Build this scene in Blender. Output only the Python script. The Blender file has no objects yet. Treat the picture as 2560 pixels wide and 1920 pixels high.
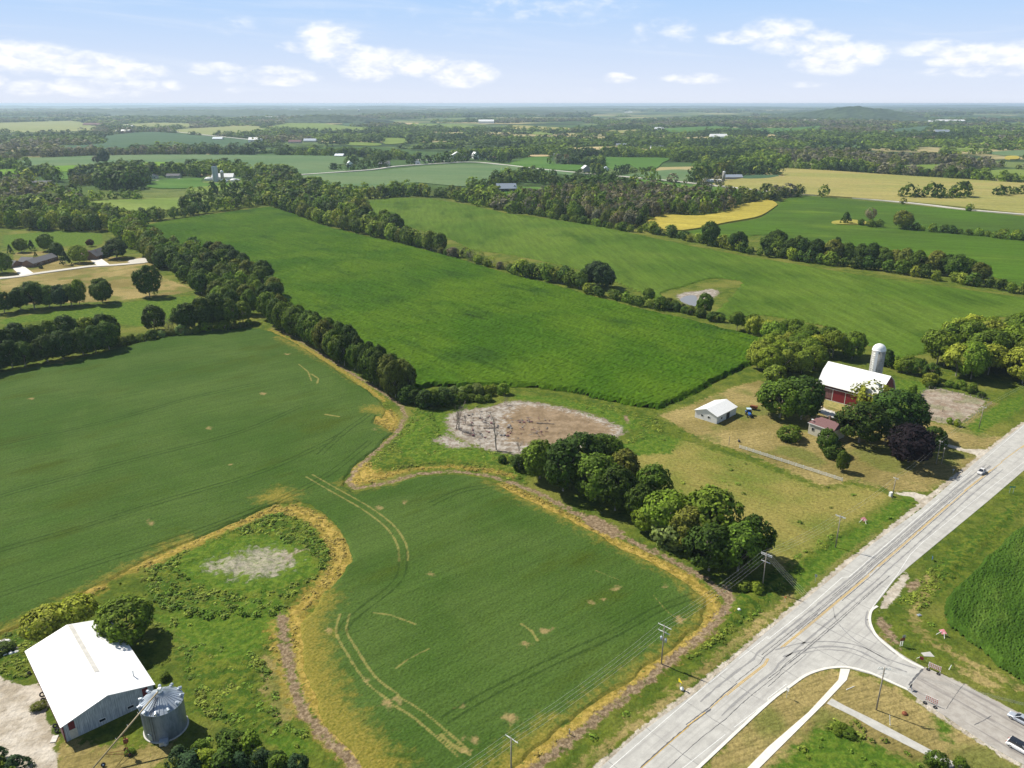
import bpy, math, random
import numpy as np
from mathutils import Vector
random.seed(7); RNG = np.random.default_rng(7)
SC = bpy.context.scene
# ------------------------------------------------------------------ camera
CAMH = 118.0; F = 1930.0; PITCH = math.atan(701.0 / F)
cd = bpy.data.cameras.new('camera'); cam = bpy.data.objects.new('camera', cd); SC.collection.objects.link(cam)
cam.location = (0, 0, CAMH); cam.rotation_euler = (math.pi / 2 - PITCH, 0, 0)
cd.sensor_width = 36; cd.lens = 36 * F / 2560; cd.clip_start = 1; cd.clip_end = 200000
SC.camera = cam
# ------------------------------------------------------------------ sun, sky, exposure
SUN_EL = math.radians(47); SH_AZ = math.radians(-33)      # shadows fall towards SH_AZ (from +X)
sx, sy = -math.cos(SH_AZ), -math.sin(SH_AZ)               # direction towards the sun
sl = bpy.data.lights.new('sun', 'SUN'); sl.energy = 5.0; sl.angle = math.radians(0.53); sl.color = (1, .945, .83)
so = bpy.data.objects.new('sun', sl); SC.collection.objects.link(so)
sv = Vector((sx * math.cos(SUN_EL), sy * math.cos(SUN_EL), math.sin(SUN_EL)))
so.rotation_euler = sv.to_track_quat('Z', 'Y').to_euler(); so.location = (0, 0, 60)
SC.view_settings.view_transform = 'Standard'; SC.view_settings.look = 'None'
SC.view_settings.exposure = 0.46; SC.view_settings.gamma = 1
W = bpy.data.worlds.new('World'); SC.world = W; W.use_nodes = True

class NT:
    """small node-tree helper"""
    def __init__(s, tree): s.t = tree; s.n = tree.nodes; s.l = tree.links
    def new(s, typ, **kw):
        n = s.n.new(typ)
        for k, v in kw.items(): setattr(n, k, v)
        return n
    def put(s, sock, v):
        if isinstance(v, bpy.types.NodeSocket): s.l.new(v, sock)
        elif v is not None: sock.default_value = v
    def m(s, op, a, b=None, c=None, clamp=False):
        n = s.new('ShaderNodeMath', operation=op, use_clamp=clamp)
        for i, v in enumerate((a, b, c)): s.put(n.inputs[i], v)
        return n.outputs[0]
    def mix(s, f, a, b, mode='MIX'):
        n = s.new('ShaderNodeMix', data_type='RGBA', blend_type=mode)
        s.put(n.inputs[0], f)
        for i, v in ((6, a), (7, b)):
            if isinstance(v, tuple) and len(v) == 3: v = (*v, 1)
            s.put(n.inputs[i], v)
        return n.outputs[2]
    def noise(s, vec, scale, detail=3, rough=.5, dist=0):
        n = s.new('ShaderNodeTexNoise'); s.put(n.inputs['Vector'], vec)
        n.inputs['Scale'].default_value = scale; n.inputs['Detail'].default_value = detail
        n.inputs['Roughness'].default_value = rough; n.inputs['Distortion'].default_value = dist
        return n.outputs[0]
    def mapr(s, v, a, b, c=0., d=1., smooth=True):
        n = s.new('ShaderNodeMapRange', interpolation_type='SMOOTHSTEP' if smooth else 'LINEAR')
        for i, x in enumerate((v, a, b, c, d)): s.put(n.inputs[i], x)
        return n.outputs[0]
    def attr(s, name, out='Fac'):
        n = s.new('ShaderNodeAttribute', attribute_name=name); return n.outputs[out]
    def mapping(s, vec, rot=0, scale=(1, 1, 1)):
        if rot:
            r = s.new('ShaderNodeMapping'); s.put(r.inputs[0], vec); r.inputs['Rotation'].default_value = (0, 0, rot); vec = r.outputs[0]
        n = s.new('ShaderNodeMapping'); s.put(n.inputs[0], vec); n.inputs['Scale'].default_value = scale
        return n.outputs[0]

def build_world():
    k = NT(W.node_tree); k.n.clear()
    out = k.new('ShaderNodeOutputWorld'); bg = k.new('ShaderNodeBackground')
    sky = k.new('ShaderNodeTexSky', sky_type='NISHITA'); sky.sun_disc = False
    sky.sun_elevation = SUN_EL; sky.sun_rotation = math.atan2(sx, sy)
    sky.air_density = 1.0; sky.dust_density = 0.6; sky.ozone_density = 2.0; sky.altitude = 100
    tc = k.new('ShaderNodeTexCoord'); sp = k.new('ShaderNodeSeparateXYZ'); k.l.new(tc.outputs['Generated'], sp.inputs[0])
    x, y, z = sp.outputs
    az = k.m('ARCTAN2', x, y); el = k.m('ARCSINE', z)
    cb = k.new('ShaderNodeCombineXYZ'); k.l.new(az, cb.inputs[0]); k.put(cb.inputs[1], k.m('MULTIPLY', el, 2.2))
    v = cb.outputs[0]
    # cumulus banks: (azimuth, elevation, half width, half height) in radians, weight
    def P(px, py, w, h, g):  # D-pixels
        return (math.atan((px - 1106) / 1667.7), (232 - py) / 1800., w / 1500., h / 1420., g)
    banks = [P(60, 150, 55, 24, 1), P(140, 152, 90, 26, 1), P(225, 160, 110, 20, 1), P(330, 172, 80, 16, .9), P(20, 190, 50, 17, 1),
             P(150, 205, 60, 14, .7), P(260, 203, 120, 17, .75), P(370, 198, 70, 12, .75), P(520, 165, 70, 12, .75), P(640, 178, 75, 17, .9),
             P(590, 184, 90, 10, .5), P(745, 112, 65, 34, 1), P(700, 122, 60, 14, .8), P(830, 145, 90, 28, 1), P(920, 155, 80, 20, .95), P(1010, 172, 75, 24, 1),
             P(820, 168, 60, 18, .95), P(1320, 180, 35, 10, .9), P(1480, 182, 70, 10, .9), P(1630, 100, 70, 30, 1), P(1545, 104, 60, 12, .7),
             P(1700, 118, 70, 26, .9), P(1745, 145, 80, 28, 1), P(1800, 140, 50, 22, .9), P(1940, 132, 60, 16, .8), P(2010, 145, 75, 20, 1), P(2120, 147, 75, 22, 1),
             P(2200, 150, 60, 22, 1), P(2060, 175, 110, 10, .6), P(1400, 92, 90, 26, .45), P(980, 86, 120, 20, .25), P(1180, 40, 200, 26, .42), P(560, 82, 50, 20, .35),
             P(1240, 60, 140, 22, .3), P(50, 18, 60, 10, .4), P(600, 20, 320, 14, .22), P(860, 50, 240, 16, .22), P(1290, 205, 60, 8, .3), P(560, 205, 40, 8, .4), P(1700, 195, 40, 7, .4)]
    tot = None
    for a, e, w, h, g in banks:
        da = k.m('DIVIDE', k.m('SUBTRACT', az, a), w); de = k.m('DIVIDE', k.m('SUBTRACT', el, e), h)
        # flatter underside: stretch below centre
        r = k.m('ADD', k.m('MULTIPLY', da, da), k.m('MULTIPLY', de, de))
        b = k.m('MULTIPLY', k.m('SUBTRACT', 1.25, r, clamp=True), g)
        tot = b if tot is None else k.m('MAXIMUM', tot, b)
    # clouds elsewhere round the sky
    behind = k.m('MULTIPLY', k.mapr(y, .3, -.1), k.mapr(el, .45, .2))
    n0 = k.noise(v, 5, 2); tot = k.m('MAXIMUM', tot, k.m('MULTIPLY', behind, k.mapr(n0, .52, .7)))
    n1 = k.noise(v, 38, 9, .58, .25); n2 = k.noise(v, 9, 4, .5)
    d = k.m('ADD', tot, k.m('MULTIPLY', k.m('SUBTRACT', n1, .5), 2.1))
    d = k.m('ADD', d, k.m('MULTIPLY', k.m('SUBTRACT', n2, .5), .9))
    cl = k.m('MULTIPLY', k.mapr(d, .12, 1.5), k.mapr(tot, .02, .5))
    # thin streaks
    vs = k.mapping(v, .12, (1, 6, 1)); st = k.mapr(k.noise(vs, 3.2, 6, .6, .6), .47, .75)
    st = k.m('MULTIPLY', st, .38)
    low = k.mix(k.mapr(el, 0., .135, smooth=False), (11.2, 11.9, 13.6), (5.6, 9.0, 13.9))
    col = k.mix(k.mapr(el, .15, .55), low, sky.outputs[0])
    col = k.mix(st, col, (11.6, 12.6, 14.2))
    shade = k.mapr(n1, .3, .62); cc = k.mix(shade, (12.6, 13.0, 14.3), (15.6, 15.6, 15.6))
    col = k.mix(k.m('MULTIPLY', cl, .93), col, cc)
    k.l.new(col, bg.inputs[0]); bg.inputs[1].default_value = 0.052
    k.l.new(bg.outputs[0], out.inputs[0])
build_world()
# ------------------------------------------------------------------ where a sight line of the survey meets the ground
_s, _c = math.sin(PITCH), math.cos(PITCH)
def S(x, y, h=0.):
    b = (y - 960.) / F; z = (CAMH - h) / max(1e-4, (_s + b * _c)); return ((x - 1280.) / F * z, z * (_c - b * _s))
def D(x, y, h=0.): return S(x * 1.15732, y * 1.15732, h)
def T(t, u, v, h=0.): return S(t[0] + u * .289331, t[1] + v * .289331, h)
def K(k, u, v, h=0.): return T((640 * k, 240), u, v, h)
T5 = (0, 700); T6 = (640, 700); T7 = (1280, 700); T8 = (1920, 700)
B1 = (0, 1440); B2 = (640, 1440); B3 = (1280, 1440); B4 = (1920, 1440)
M1 = (0, 1100); M2 = (640, 1100); M3 = (1280, 1100); M4 = (1920, 1100)
def DL(*p): return [D(p[i], p[i + 1]) for i in range(0, len(p), 2)]
def TL(t, *p): return [T(t, p[i], p[i + 1]) for i in range(0, len(p), 2)]
def KL(k, *p): return [K(k, p[i], p[i + 1]) for i in range(0, len(p), 2)]
# ------------------------------------------------------------------ distance fields and noise
def sdf_poly(X, Y, poly):
    P = np.array(poly, float); n = len(P)
    d2 = np.full(X.shape, 1e18); ins = np.zeros(X.shape, bool)
    for i in range(n):
        ax, ay = P[i]; bx, by = P[(i + 1) % n]
        ex, ey = bx - ax, by - ay; L = ex * ex + ey * ey + 1e-12
        t = np.clip(((X - ax) * ex + (Y - ay) * ey) / L, 0, 1)
        d2 = np.minimum(d2, (X - ax - t * ex) ** 2 + (Y - ay - t * ey) ** 2)
        c = ((ay > Y) != (by > Y)) & (X < (bx - ax) * (Y - ay) / ((by - ay) if by != ay else 1e-12) + ax)
        ins ^= c
    d = np.sqrt(d2); return np.where(ins, -d, d)
def sdf_line(X, Y, pts):
    P = np.array(pts, float); d2 = np.full(X.shape, 1e18)
    for i in range(len(P) - 1):
        ax, ay = P[i]; bx, by = P[i + 1]; ex, ey = bx - ax, by - ay; L = ex * ex + ey * ey + 1e-12
        t = np.clip(((X - ax) * ex + (Y - ay) * ey) / L, 0, 1)
        d2 = np.minimum(d2, (X - ax - t * ex) ** 2 + (Y - ay - t * ey) ** 2)
    return np.sqrt(d2)
def smooth(pts, n=6, closed=False):
    """Catmull-Rom through the points"""
    P = [np.array(p, float) for p in pts]; N = len(P); out = []
    for i in range(N if closed else N - 1):
        g = (lambda j: P[j % N]) if closed else (lambda j: P[min(max(j, 0), N - 1)])
        a, b, c, d = g(i - 1), g(i), g(i + 1), g(i + 2)
        for q in range(n):
            t = q / n
            out.append(tuple(.5 * (2 * b + (c - a) * t + (2 * a - 5 * b + 4 * c - d) * t * t + (3 * b - a - 3 * c + d) * t ** 3)))
    if not closed: out.append(tuple(P[-1]))
    return out
_tab = np.random.default_rng(3).random((257, 257)); _tab[256] = _tab[0]; _tab[:, 256] = _tab[:, 0]
def vnoise(X, Y, s):
    x = X / s; y = Y / s; xi = np.floor(x).astype(int); yi = np.floor(y).astype(int)
    fx = x - xi; fy = y - yi; fx = fx * fx * (3 - 2 * fx); fy = fy * fy * (3 - 2 * fy); xi %= 256; yi %= 256
    a = _tab[xi, yi]; b = _tab[xi + 1, yi]; c = _tab[xi, yi + 1]; d = _tab[xi + 1, yi + 1]
    return (a * (1 - fx) + b * fx) * (1 - fy) + (c * (1 - fx) + d * fx) * fy
def fbm(X, Y, s, o=3): return sum(vnoise(X + 31 * i, Y - 17 * i, s / 2 ** i) * .5 ** i for i in range(o)) / (2 - .5 ** (o - 1))
def inside(p, poly):
    x, y = p; r = False; n = len(poly)
    for i in range(n):
        ax, ay = poly[i]; bx, by = poly[(i + 1) % n]
        if (ay > y) != (by > y) and x < (bx - ax) * (y - ay) / (by - ay) + ax: r = not r
    return r
# ------------------------------------------------------------------ tagging and mesh helpers
def tag(o, label=None, cat=None, group=None, kind=None):
    if label: o['label'] = label
    if cat: o['category'] = cat
    if group: o['group'] = group
    if kind: o['kind'] = kind
    return o
def link(o, parent=None):
    SC.collection.objects.link(o)
    if parent is not None: o.parent = parent
    return o
def thing(name, loc, rz, label, cat, group=None, z=0.):
    o = bpy.data.objects.new(name, None); link(o); o.location = (loc[0], loc[1], z); o.rotation_euler = (0, 0, rz)
    o.empty_display_size = .3
    return tag(o, label, cat, group)
def np_mesh(name, V, Fq, mat=None, smoothf=False):
    """V (n,3), Fq (m,4) quads"""
    V = np.asarray(V, np.float32); Fq = np.asarray(Fq, np.int32); k = Fq.shape[1]
    me = bpy.data.meshes.new(name); me.vertices.add(len(V)); me.vertices.foreach_set('co', V.ravel())
    me.loops.add(Fq.size); me.loops.foreach_set('vertex_index', Fq.ravel())
    me.polygons.add(len(Fq)); me.polygons.foreach_set('loop_start', np.arange(0, Fq.size, k, dtype=np.int32))
    try: me.polygons.foreach_set('loop_total', np.full(len(Fq), k, np.int32))
    except Exception: pass
    me.polygons.foreach_set('use_smooth', np.full(len(Fq), smoothf, bool))
    me.update(calc_edges=True)
    if mat: me.materials.append(mat)
    return me
def add_attr(me, name, a):
    at = me.attributes.new(name, 'FLOAT', 'POINT'); at.data.foreach_set('value', np.asarray(a, np.float32).ravel())
class MB:
    """collects solids into one mesh"""
    def __init__(s): s.v = []; s.f = []; s.mi = []; s.cur = 0
    def add(s, vs, fs):
        o = len(s.v); s.v += [tuple(v) for v in vs]; s.f += [tuple(o + i for i in f) for f in fs]; s.mi += [s.cur] * len(fs); return s
    def box(s, x0, x1, y0, y1, z0, z1):
        vs = [(x, y, z) for z in (z0, z1) for x, y in ((x0, y0), (x1, y0), (x1, y1), (x0, y1))]
        return s.add(vs, [(3, 2, 1, 0), (4, 5, 6, 7), (0, 1, 5, 4), (1, 2, 6, 5), (2, 3, 7, 6), (3, 0, 4, 7)])
    def prism(s, poly, z0, z1):
        n = len(poly); ar = sum(poly[i][0] * poly[(i + 1) % n][1] - poly[(i + 1) % n][0] * poly[i][1] for i in range(n))
        if ar < 0: poly = poly[::-1]
        vs = [(x, y, z0) for x, y in poly] + [(x, y, z1) for x, y in poly]
        return s.add(vs, [tuple(range(n - 1, -1, -1)), tuple(range(n, 2 * n))] + [(i, (i + 1) % n, n + (i + 1) % n, n + i) for i in range(n)])
    def xprism(s, prof, x0, x1):
        """profile in (y,z) extruded along x"""
        n = len(prof); vs = [(x0, y, z) for y, z in prof] + [(x1, y, z) for y, z in prof]
        return s.add(vs, [tuple(range(n)), tuple(range(2 * n - 1, n - 1, -1))] + [(i, n + i, n + (i + 1) % n, (i + 1) % n) for i in range(n)])
    def tube(s, p, q, r, r2=None, n=8, cap=True):
        p = Vector(p); q = Vector(q); d = (q - p); r2 = r if r2 is None else r2
        a = d.normalized().orthogonal().normalized(); b = d.normalized().cross(a)
        vs = []
        for c, rr in ((p, r), (q, r2)):
            for i in range(n):
                t = 2 * math.pi * i / n; vs.append(c + (a * math.cos(t) + b * math.sin(t)) * rr)
        fs = [(i, (i + 1) % n, n + (i + 1) % n, n + i) for i in range(n)]
        if cap: fs += [tuple(range(n - 1, -1, -1)), tuple(range(n, 2 * n))]
        return s.add(vs, fs)
    def lathe(s, prof, n=24, cx=0, cy=0):
        """prof [(r,z)...]"""
        vs = []; m = len(prof)
        for r, z in prof:
            for i in range(n): t = 2 * math.pi * i / n; vs.append((cx + r * math.cos(t), cy + r * math.sin(t), z))
        fs = [(j * n + i, j * n + (i + 1) % n, (j + 1) * n + (i + 1) % n, (j + 1) * n + i) for j in range(m - 1) for i in range(n)]
        if prof[0][0] > 1e-4: fs.append(tuple(range(n - 1, -1, -1)))
        if prof[-1][0] > 1e-4: fs.append(tuple((m - 1) * n + i for i in range(n)))
        return s.add(vs, fs)
    def ring(s, c, axis, R, r, n=20, m=8):
        c = Vector(c); ax = Vector(axis).normalized(); a = ax.orthogonal().normalized(); b = ax.cross(a); vs = []
        for i in range(n):
            t = 2 * math.pi * i / n; d = a * math.cos(t) + b * math.sin(t)
            for j in range(m): u = 2 * math.pi * j / m; vs.append(c + d * (R + r * math.cos(u)) + ax * r * math.sin(u))
        return s.add(vs, [(i * m + j, ((i + 1) % n) * m + j, ((i + 1) % n) * m + (j + 1) % m, i * m + (j + 1) % m) for i in range(n) for j in range(m)])
    def blob(s, c, r, seed=0, sq=(1, 1, 1), n=10, jit=.18):
        R = random.Random(seed); vs = []; m = n // 2
        for j in range(m + 1):
            for i in range(n):
                ph = math.pi * j / m; t = 2 * math.pi * i / n; rr = r * (1 + R.uniform(-jit, jit)) if 0 < j < m else r
                vs.append((c[0] + rr * math.sin(ph) * math.cos(t) * sq[0], c[1] + rr * math.sin(ph) * math.sin(t) * sq[1], c[2] + rr * math.cos(ph) * sq[2]))
        return s.add(vs, [(j * n + i, (j + 1) * n + i, (j + 1) * n + (i + 1) % n, j * n + (i + 1) % n) for j in range(m) for i in range(n)])
    def build(s, name, mats, parent=None, loc=None, rz=0, sm=False, bevel=0):
        me = bpy.data.meshes.new(name); me.from_pydata(s.v, [], s.f)
        mats = mats if isinstance(mats, (list, tuple)) else [mats]
        for m in mats: me.materials.append(m)
        if len(mats) > 1: me.polygons.foreach_set('material_index', s.mi)
        if sm: me.polygons.foreach_set('use_smooth', [True] * len(s.f))
        me.validate(); me.update()
        o = bpy.data.objects.new(name, me); link(o, parent)
        if loc: o.location = loc
        o.rotation_euler = (0, 0, rz)
        if bevel:
            b = o.modifiers.new('bevel', 'BEVEL'); b.width = bevel; b.segments = 2; b.limit_method = 'ANGLE'
        return o
# ------------------------------------------------------------------ plain materials
def mat(name, col, rough=.6, metal=0., var=.12, scale=2., streak=None, bump=0., spec=.4):
    m = bpy.data.materials.new(name); m.use_nodes = True; k = NT(m.node_tree); b = k.n['Principled BSDF']
    tc = k.new('ShaderNodeTexCoord').outputs['Object']
    v = k.mapping(tc, 0, streak) if streak else tc
    n = k.noise(v, scale, 4, .6)
    f = k.mapr(n, .3, .7, 1 - var, 1 + var)
    mx = k.mix(1., (*col, 1), (1, 1, 1, 1), 'MULTIPLY')
    mul = k.new('ShaderNodeMix', data_type='RGBA', blend_type='MULTIPLY'); mul.inputs[0].default_value = 1
    k.put(mul.inputs[6], (*col, 1)); cmb = k.new('ShaderNodeCombineColor')
    for i in range(3): k.l.new(f, cmb.inputs[i])
    k.l.new(cmb.outputs[0], mul.inputs[7]); k.l.new(mul.outputs[2], b.inputs['Base Color'])
    b.inputs['Roughness'].default_value = rough; b.inputs['Metallic'].default_value = metal
    b.inputs['Specular IOR Level'].default_value = spec
    if bump:
        bp = k.new('ShaderNodeBump'); bp.inputs['Strength'].default_value = bump; k.l.new(n, bp.inputs['Height']); k.l.new(bp.outputs[0], b.inputs['Normal'])
    return m
MT = dict(
    white_metal=mat('white_sheet_metal', (.8, .8, .79), .45, 0, .05, 1.5), white_paint=mat('white_paint', (.75, .75, .73), .6, 0, .08, 3),
    galv=mat('galvanised_steel', (.42, .46, .5), .38, .55, .14, 2., (1, 1, .3)), galv_light=mat('bright_galvanised', (.42, .47, .53), .4, .3, .1, 3),
    dark=mat('dark_steel', (.05, .05, .055), .6), rubber=mat('black_rubber', (.02, .02, .022), .85), glass=mat('dark_glass', (.02, .025, .035), .12, 0, .1, 1, spec=.8),
    red=mat('barn_red', (.14, .02, .027), .7, 0, .2, 1.2, (3, 3, .4)), red_door=mat('red_door_paint', (.22, .017, .025), .6, 0, .12, 1.5, (4, 4, .3)),
    old_wood=mat('weathered_red_boards', (.2, .1, .1), .85, 0, .45, 2., (3, 3, .25)), wood_pole=mat('weathered_pole_wood', (.3, .26, .21), .9, 0, .25, 3, (4, 4, .4)),
    grey_wood=mat('grey_timber', (.3, .28, .26), .9, 0, .3, 3), concrete=mat('pale_concrete', (.55, .53, .49), .85, 0, .12, .8), tan_metal=mat('tan_painted_tube', (.42, .33, .19), .55, 0, .2, 2),
    rust=mat('rusty_steel', (.22, .07, .03), .8, 0, .35, 3), yellow=mat('yellow_sign_face', (.85, .68, .02), .5, 0, .05), orange=mat('orange_sign_face', (.8, .22, .03), .5), green=mat('green_sign_face', (.02, .25, .17), .5),
    pink=mat('faded_pink_sign_face', (.7, .27, .3), .6, 0, .2), blue=mat('blue_paint', (.03, .12, .4), .35), brown_roof=mat('brown_shingles', (.17, .09, .09), .9, 0, .2, 6, bump=.1),
    grey_roof=mat('grey_shingles', (.13, .13, .14), .9, 0, .2, 6), stone=mat('field_stone', (.33, .31, .29), .9, 0, .3, 2), cream=mat('cream_siding', (.52, .5, .42), .75, 0, .1, 2),
    silver=mat('silver_car_paint', (.5, .54, .6), .28, .4, .03), white_car=mat('white_car_paint', (.8, .8, .8), .25, 0, .02), grey_car=mat('pale_grey_car_paint', (.62, .61, .6), .35, 0, .03),
    chrome=mat('bright_rim_metal', (.55, .55, .56), .3, .7), lamp=mat('lamp_lens', (.75, .75, .72), .15), taillamp=mat('red_lens', (.4, .02, .02), .2), dead=mat('dead_grey_wood', (.24, .2, .17), .95, 0, .3, 3),
    stripe=mat('red_white_reflective_red', (.6, .12, .05), .5), silo=mat('concrete_staves', (.31, .3, .265), .85, 0, .2, 1.2, (1, 1, .6)), dirt=mat('bare_brown_dirt', (.25, .18, .13), .95, 0, .2, 2),
    wire=mat('aluminium_wire', (.5, .5, .5), .4, .3), brick=mat('brown_brick', (.22, .14, .1), .9, 0, .2, 5), black_house=mat('dark_siding', (.05, .05, .06), .8), beige=mat('beige_siding', (.5, .44, .36), .8))
def wall_mat():
    m = bpy.data.materials.new('weathered_white_vertical_boards'); m.use_nodes = True; k = NT(m.node_tree); b = k.n['Principled BSDF']
    tc = k.new('ShaderNodeTexCoord').outputs['Object']; v = k.mapping(tc, 0, (1, 1, .06)); n = k.noise(v, 5, 5, .7); n2 = k.noise(tc, .6, 4)
    c = k.mix(k.mapr(n, .35, .65), (.27, .31, .36), (.55, .6, .63)); c = k.mix(k.m('MULTIPLY', k.mapr(n2, .4, .7), .4), c, (.2, .24, .27))
    w = k.new('ShaderNodeTexWave', wave_type='BANDS', bands_direction='X'); w.inputs['Scale'].default_value = 1.0; k.l.new(tc, w.inputs[0])
    c = k.mix(k.m('MULTIPLY', k.mapr(w.outputs[1], .92, 1.), .5), c, (.1, .12, .13)); k.l.new(c, b.inputs[0]); b.inputs['Roughness'].default_value = .75
    return m
MT['boards'] = wall_mat()
def foliage_mat(name, use_attr):
    m = bpy.data.materials.new(name); m.use_nodes = True; k = NT(m.node_tree); b = k.n['Principled BSDF']; out = k.n['Material Output']
    if use_attr: col = k.attr('col', 'Color')
    else: col = k.new('ShaderNodeObjectInfo').outputs['Color']
    rp = k.new('ShaderNodeNewGeometry').outputs['Random Per Island']
    f = k.mapr(rp, 0, 1, .6, 1.75, False)
    cc = k.new('ShaderNodeCombineColor'); k.put(cc.inputs[0], k.m('MULTIPLY', f, 1.0)); k.put(cc.inputs[1], f); k.put(cc.inputs[2], k.m('POWER', f, .6))
    c = k.mix(1., col, cc.outputs[0], 'MULTIPLY')
    k.l.new(c, b.inputs[0]); b.inputs['Roughness'].default_value = .75; b.inputs['Specular IOR Level'].default_value = .15
    tr = k.new('ShaderNodeBsdfTranslucent'); k.l.new(k.mix(1., c, (1.2, 1.35, .5, 1), 'MULTIPLY'), tr.inputs[0])
    ms = k.new('ShaderNodeMixShader'); ms.inputs[0].default_value = .22; k.l.new(b.outputs[0], ms.inputs[1]); k.l.new(tr.outputs[0], ms.inputs[2]); k.l.new(ms.outputs[0], out.inputs[0])
    return m
MT['leaf'] = foliage_mat('leaf_foliage', False); MT['leafa'] = foliage_mat('massed_foliage', True)
# ================================================================== GROUND: outlines
SOY = DL(-260, 860, -120, 826, 0, 806, 130, 785, 260, 752, 360, 724, 470, 712, 540, 708, 585, 716, 640, 742, 690, 775, 760, 822, 800, 848, 822, 868, 838, 893, 826, 908, 812, 900, 806, 915,
         832, 925, 848, 935, 810, 975, 772, 1003, 745, 1035, 742, 1052, 762, 1062, 800, 1058, 850, 1046, 905, 1030, 980, 1024, 1055, 1036, 1100, 1060, 1150, 1085, 1200, 1108, 1280, 1150, 1350, 1188, 1425, 1225,
         1475, 1255, 1520, 1290, 1532, 1315, 1515, 1350, 1465, 1395, 1390, 1450, 1310, 1508, 1240, 1560, 1150, 1632, 1090, 1690, 1040, 1760, 830, 1760, 800, 1690, 745, 1620, 700, 1565, 672, 1510, 655, 1450, 650, 1400, 652, 1350,
         690, 1292, 732, 1250, 760, 1212, 752, 1180, 735, 1148, 705, 1112, 672, 1090, 640, 1084, 600, 1088, 545, 1112, 480, 1142, 400, 1175, 300, 1222, 200, 1275, 100, 1330, 0, 1375, -150, 1440, -330, 1300)
CORN = DL(300, 492, 345, 483, 430, 470, 520, 457, 585, 449, 640, 466, 700, 490, 770, 508, 870, 530, 990, 562, 1110, 598, 1200, 620, 1280, 643, 1400, 675, 1500, 697, 1580, 718, 1650, 735, 1690, 755, 1668, 772, 1600, 800, 1520, 840, 1425, 885,
          1370, 880, 1290, 862, 1240, 850, 1190, 842, 1110, 836, 1020, 838, 935, 836, 905, 842, 880, 842, 800, 792, 700, 724, 650, 692, 612, 668, 590, 640, 560, 602, 480, 568, 420, 550, 340, 527, 300, 507)
CORN2 = DL(2260, 1105, 2212, 1135, 2175, 1165, 2120, 1220, 2070, 1265, 2045, 1295, 2036, 1325, 2050, 1352, 2100, 1392, 2160, 1440, 2212, 1475, 2330, 1540, 2560, 1400, 2480, 1050)
FIELD2 = DL(765, 437, 860, 427, 930, 430, 1000, 441, 1100, 462, 1200, 475, 1290, 488, 1400, 512, 1500, 533, 1600, 552, 1700, 568, 1900, 602, 2100, 628, 2330, 660, 2330, 700, 2212, 682, 2110, 690, 2040, 720, 2000, 762, 1945, 778,
            1890, 752, 1840, 725, 1780, 705, 1700, 688, 1640, 680, 1590, 692, 1560, 690, 1490, 668, 1440, 655, 1400, 640, 1300, 595, 1200, 570, 1100, 550, 1020, 540, 960, 510, 880, 490, 800, 465)
# road outlines (survey pixels)
def SL(*p): return [S(p[i], p[i + 1]) for i in range(0, len(p), 2)]
ROAD = SL(1330, 2080, 1501, 1920, 1592, 1839, 1659, 1790, 1743, 1729, 1847, 1640, 1920, 1577, 2007, 1505, 2099, 1430, 2180, 1361, 2305, 1271, 2412, 1178, 2481, 1121, 2560, 1060, 2700, 950, 2780, 1010, 2560, 1176, 2470, 1253, 2383, 1325, 2319, 1378,
          2273, 1416, 2238, 1448, 2210, 1485, 2186, 1515, 2174, 1535, 2173, 1556, 2182, 1574, 2198, 1592, 2238, 1625, 2267, 1645, 2310, 1668, 2363, 1690, 2397, 1706, 2560, 1789, 2750, 1885, 2750, 2010, 2560, 1912, 2470, 1862, 2412, 1823,
          2342, 1777, 2296, 1747, 2268, 1726, 2238, 1713, 2180, 1687, 2128, 1673, 2099, 1670, 2059, 1672, 2015, 1688, 1975, 1716, 1920, 1757, 1860, 1806, 1750, 1915, 1600, 2080)
ROADDIR = math.atan2(278.17 - 112.34, 200.12 - 16.7)
SIDEWALK = [SL(1790, 2000, 1869, 1920, 1920, 1868, 2021, 1781, 2096, 1700, 2101, 1672, 2125, 1674, 2117, 1700, 2062, 1758, 1920, 1899, 1899, 1920, 1820, 2000)]
PATH2 = SL(2079, 1746, 2111, 1764, 2189, 1802, 2325, 1874, 2412, 1920, 2480, 1956, 2430, 1956, 2371, 1920, 2316, 1888, 2186, 1822, 2137, 1793, 2067, 1759)
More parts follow.
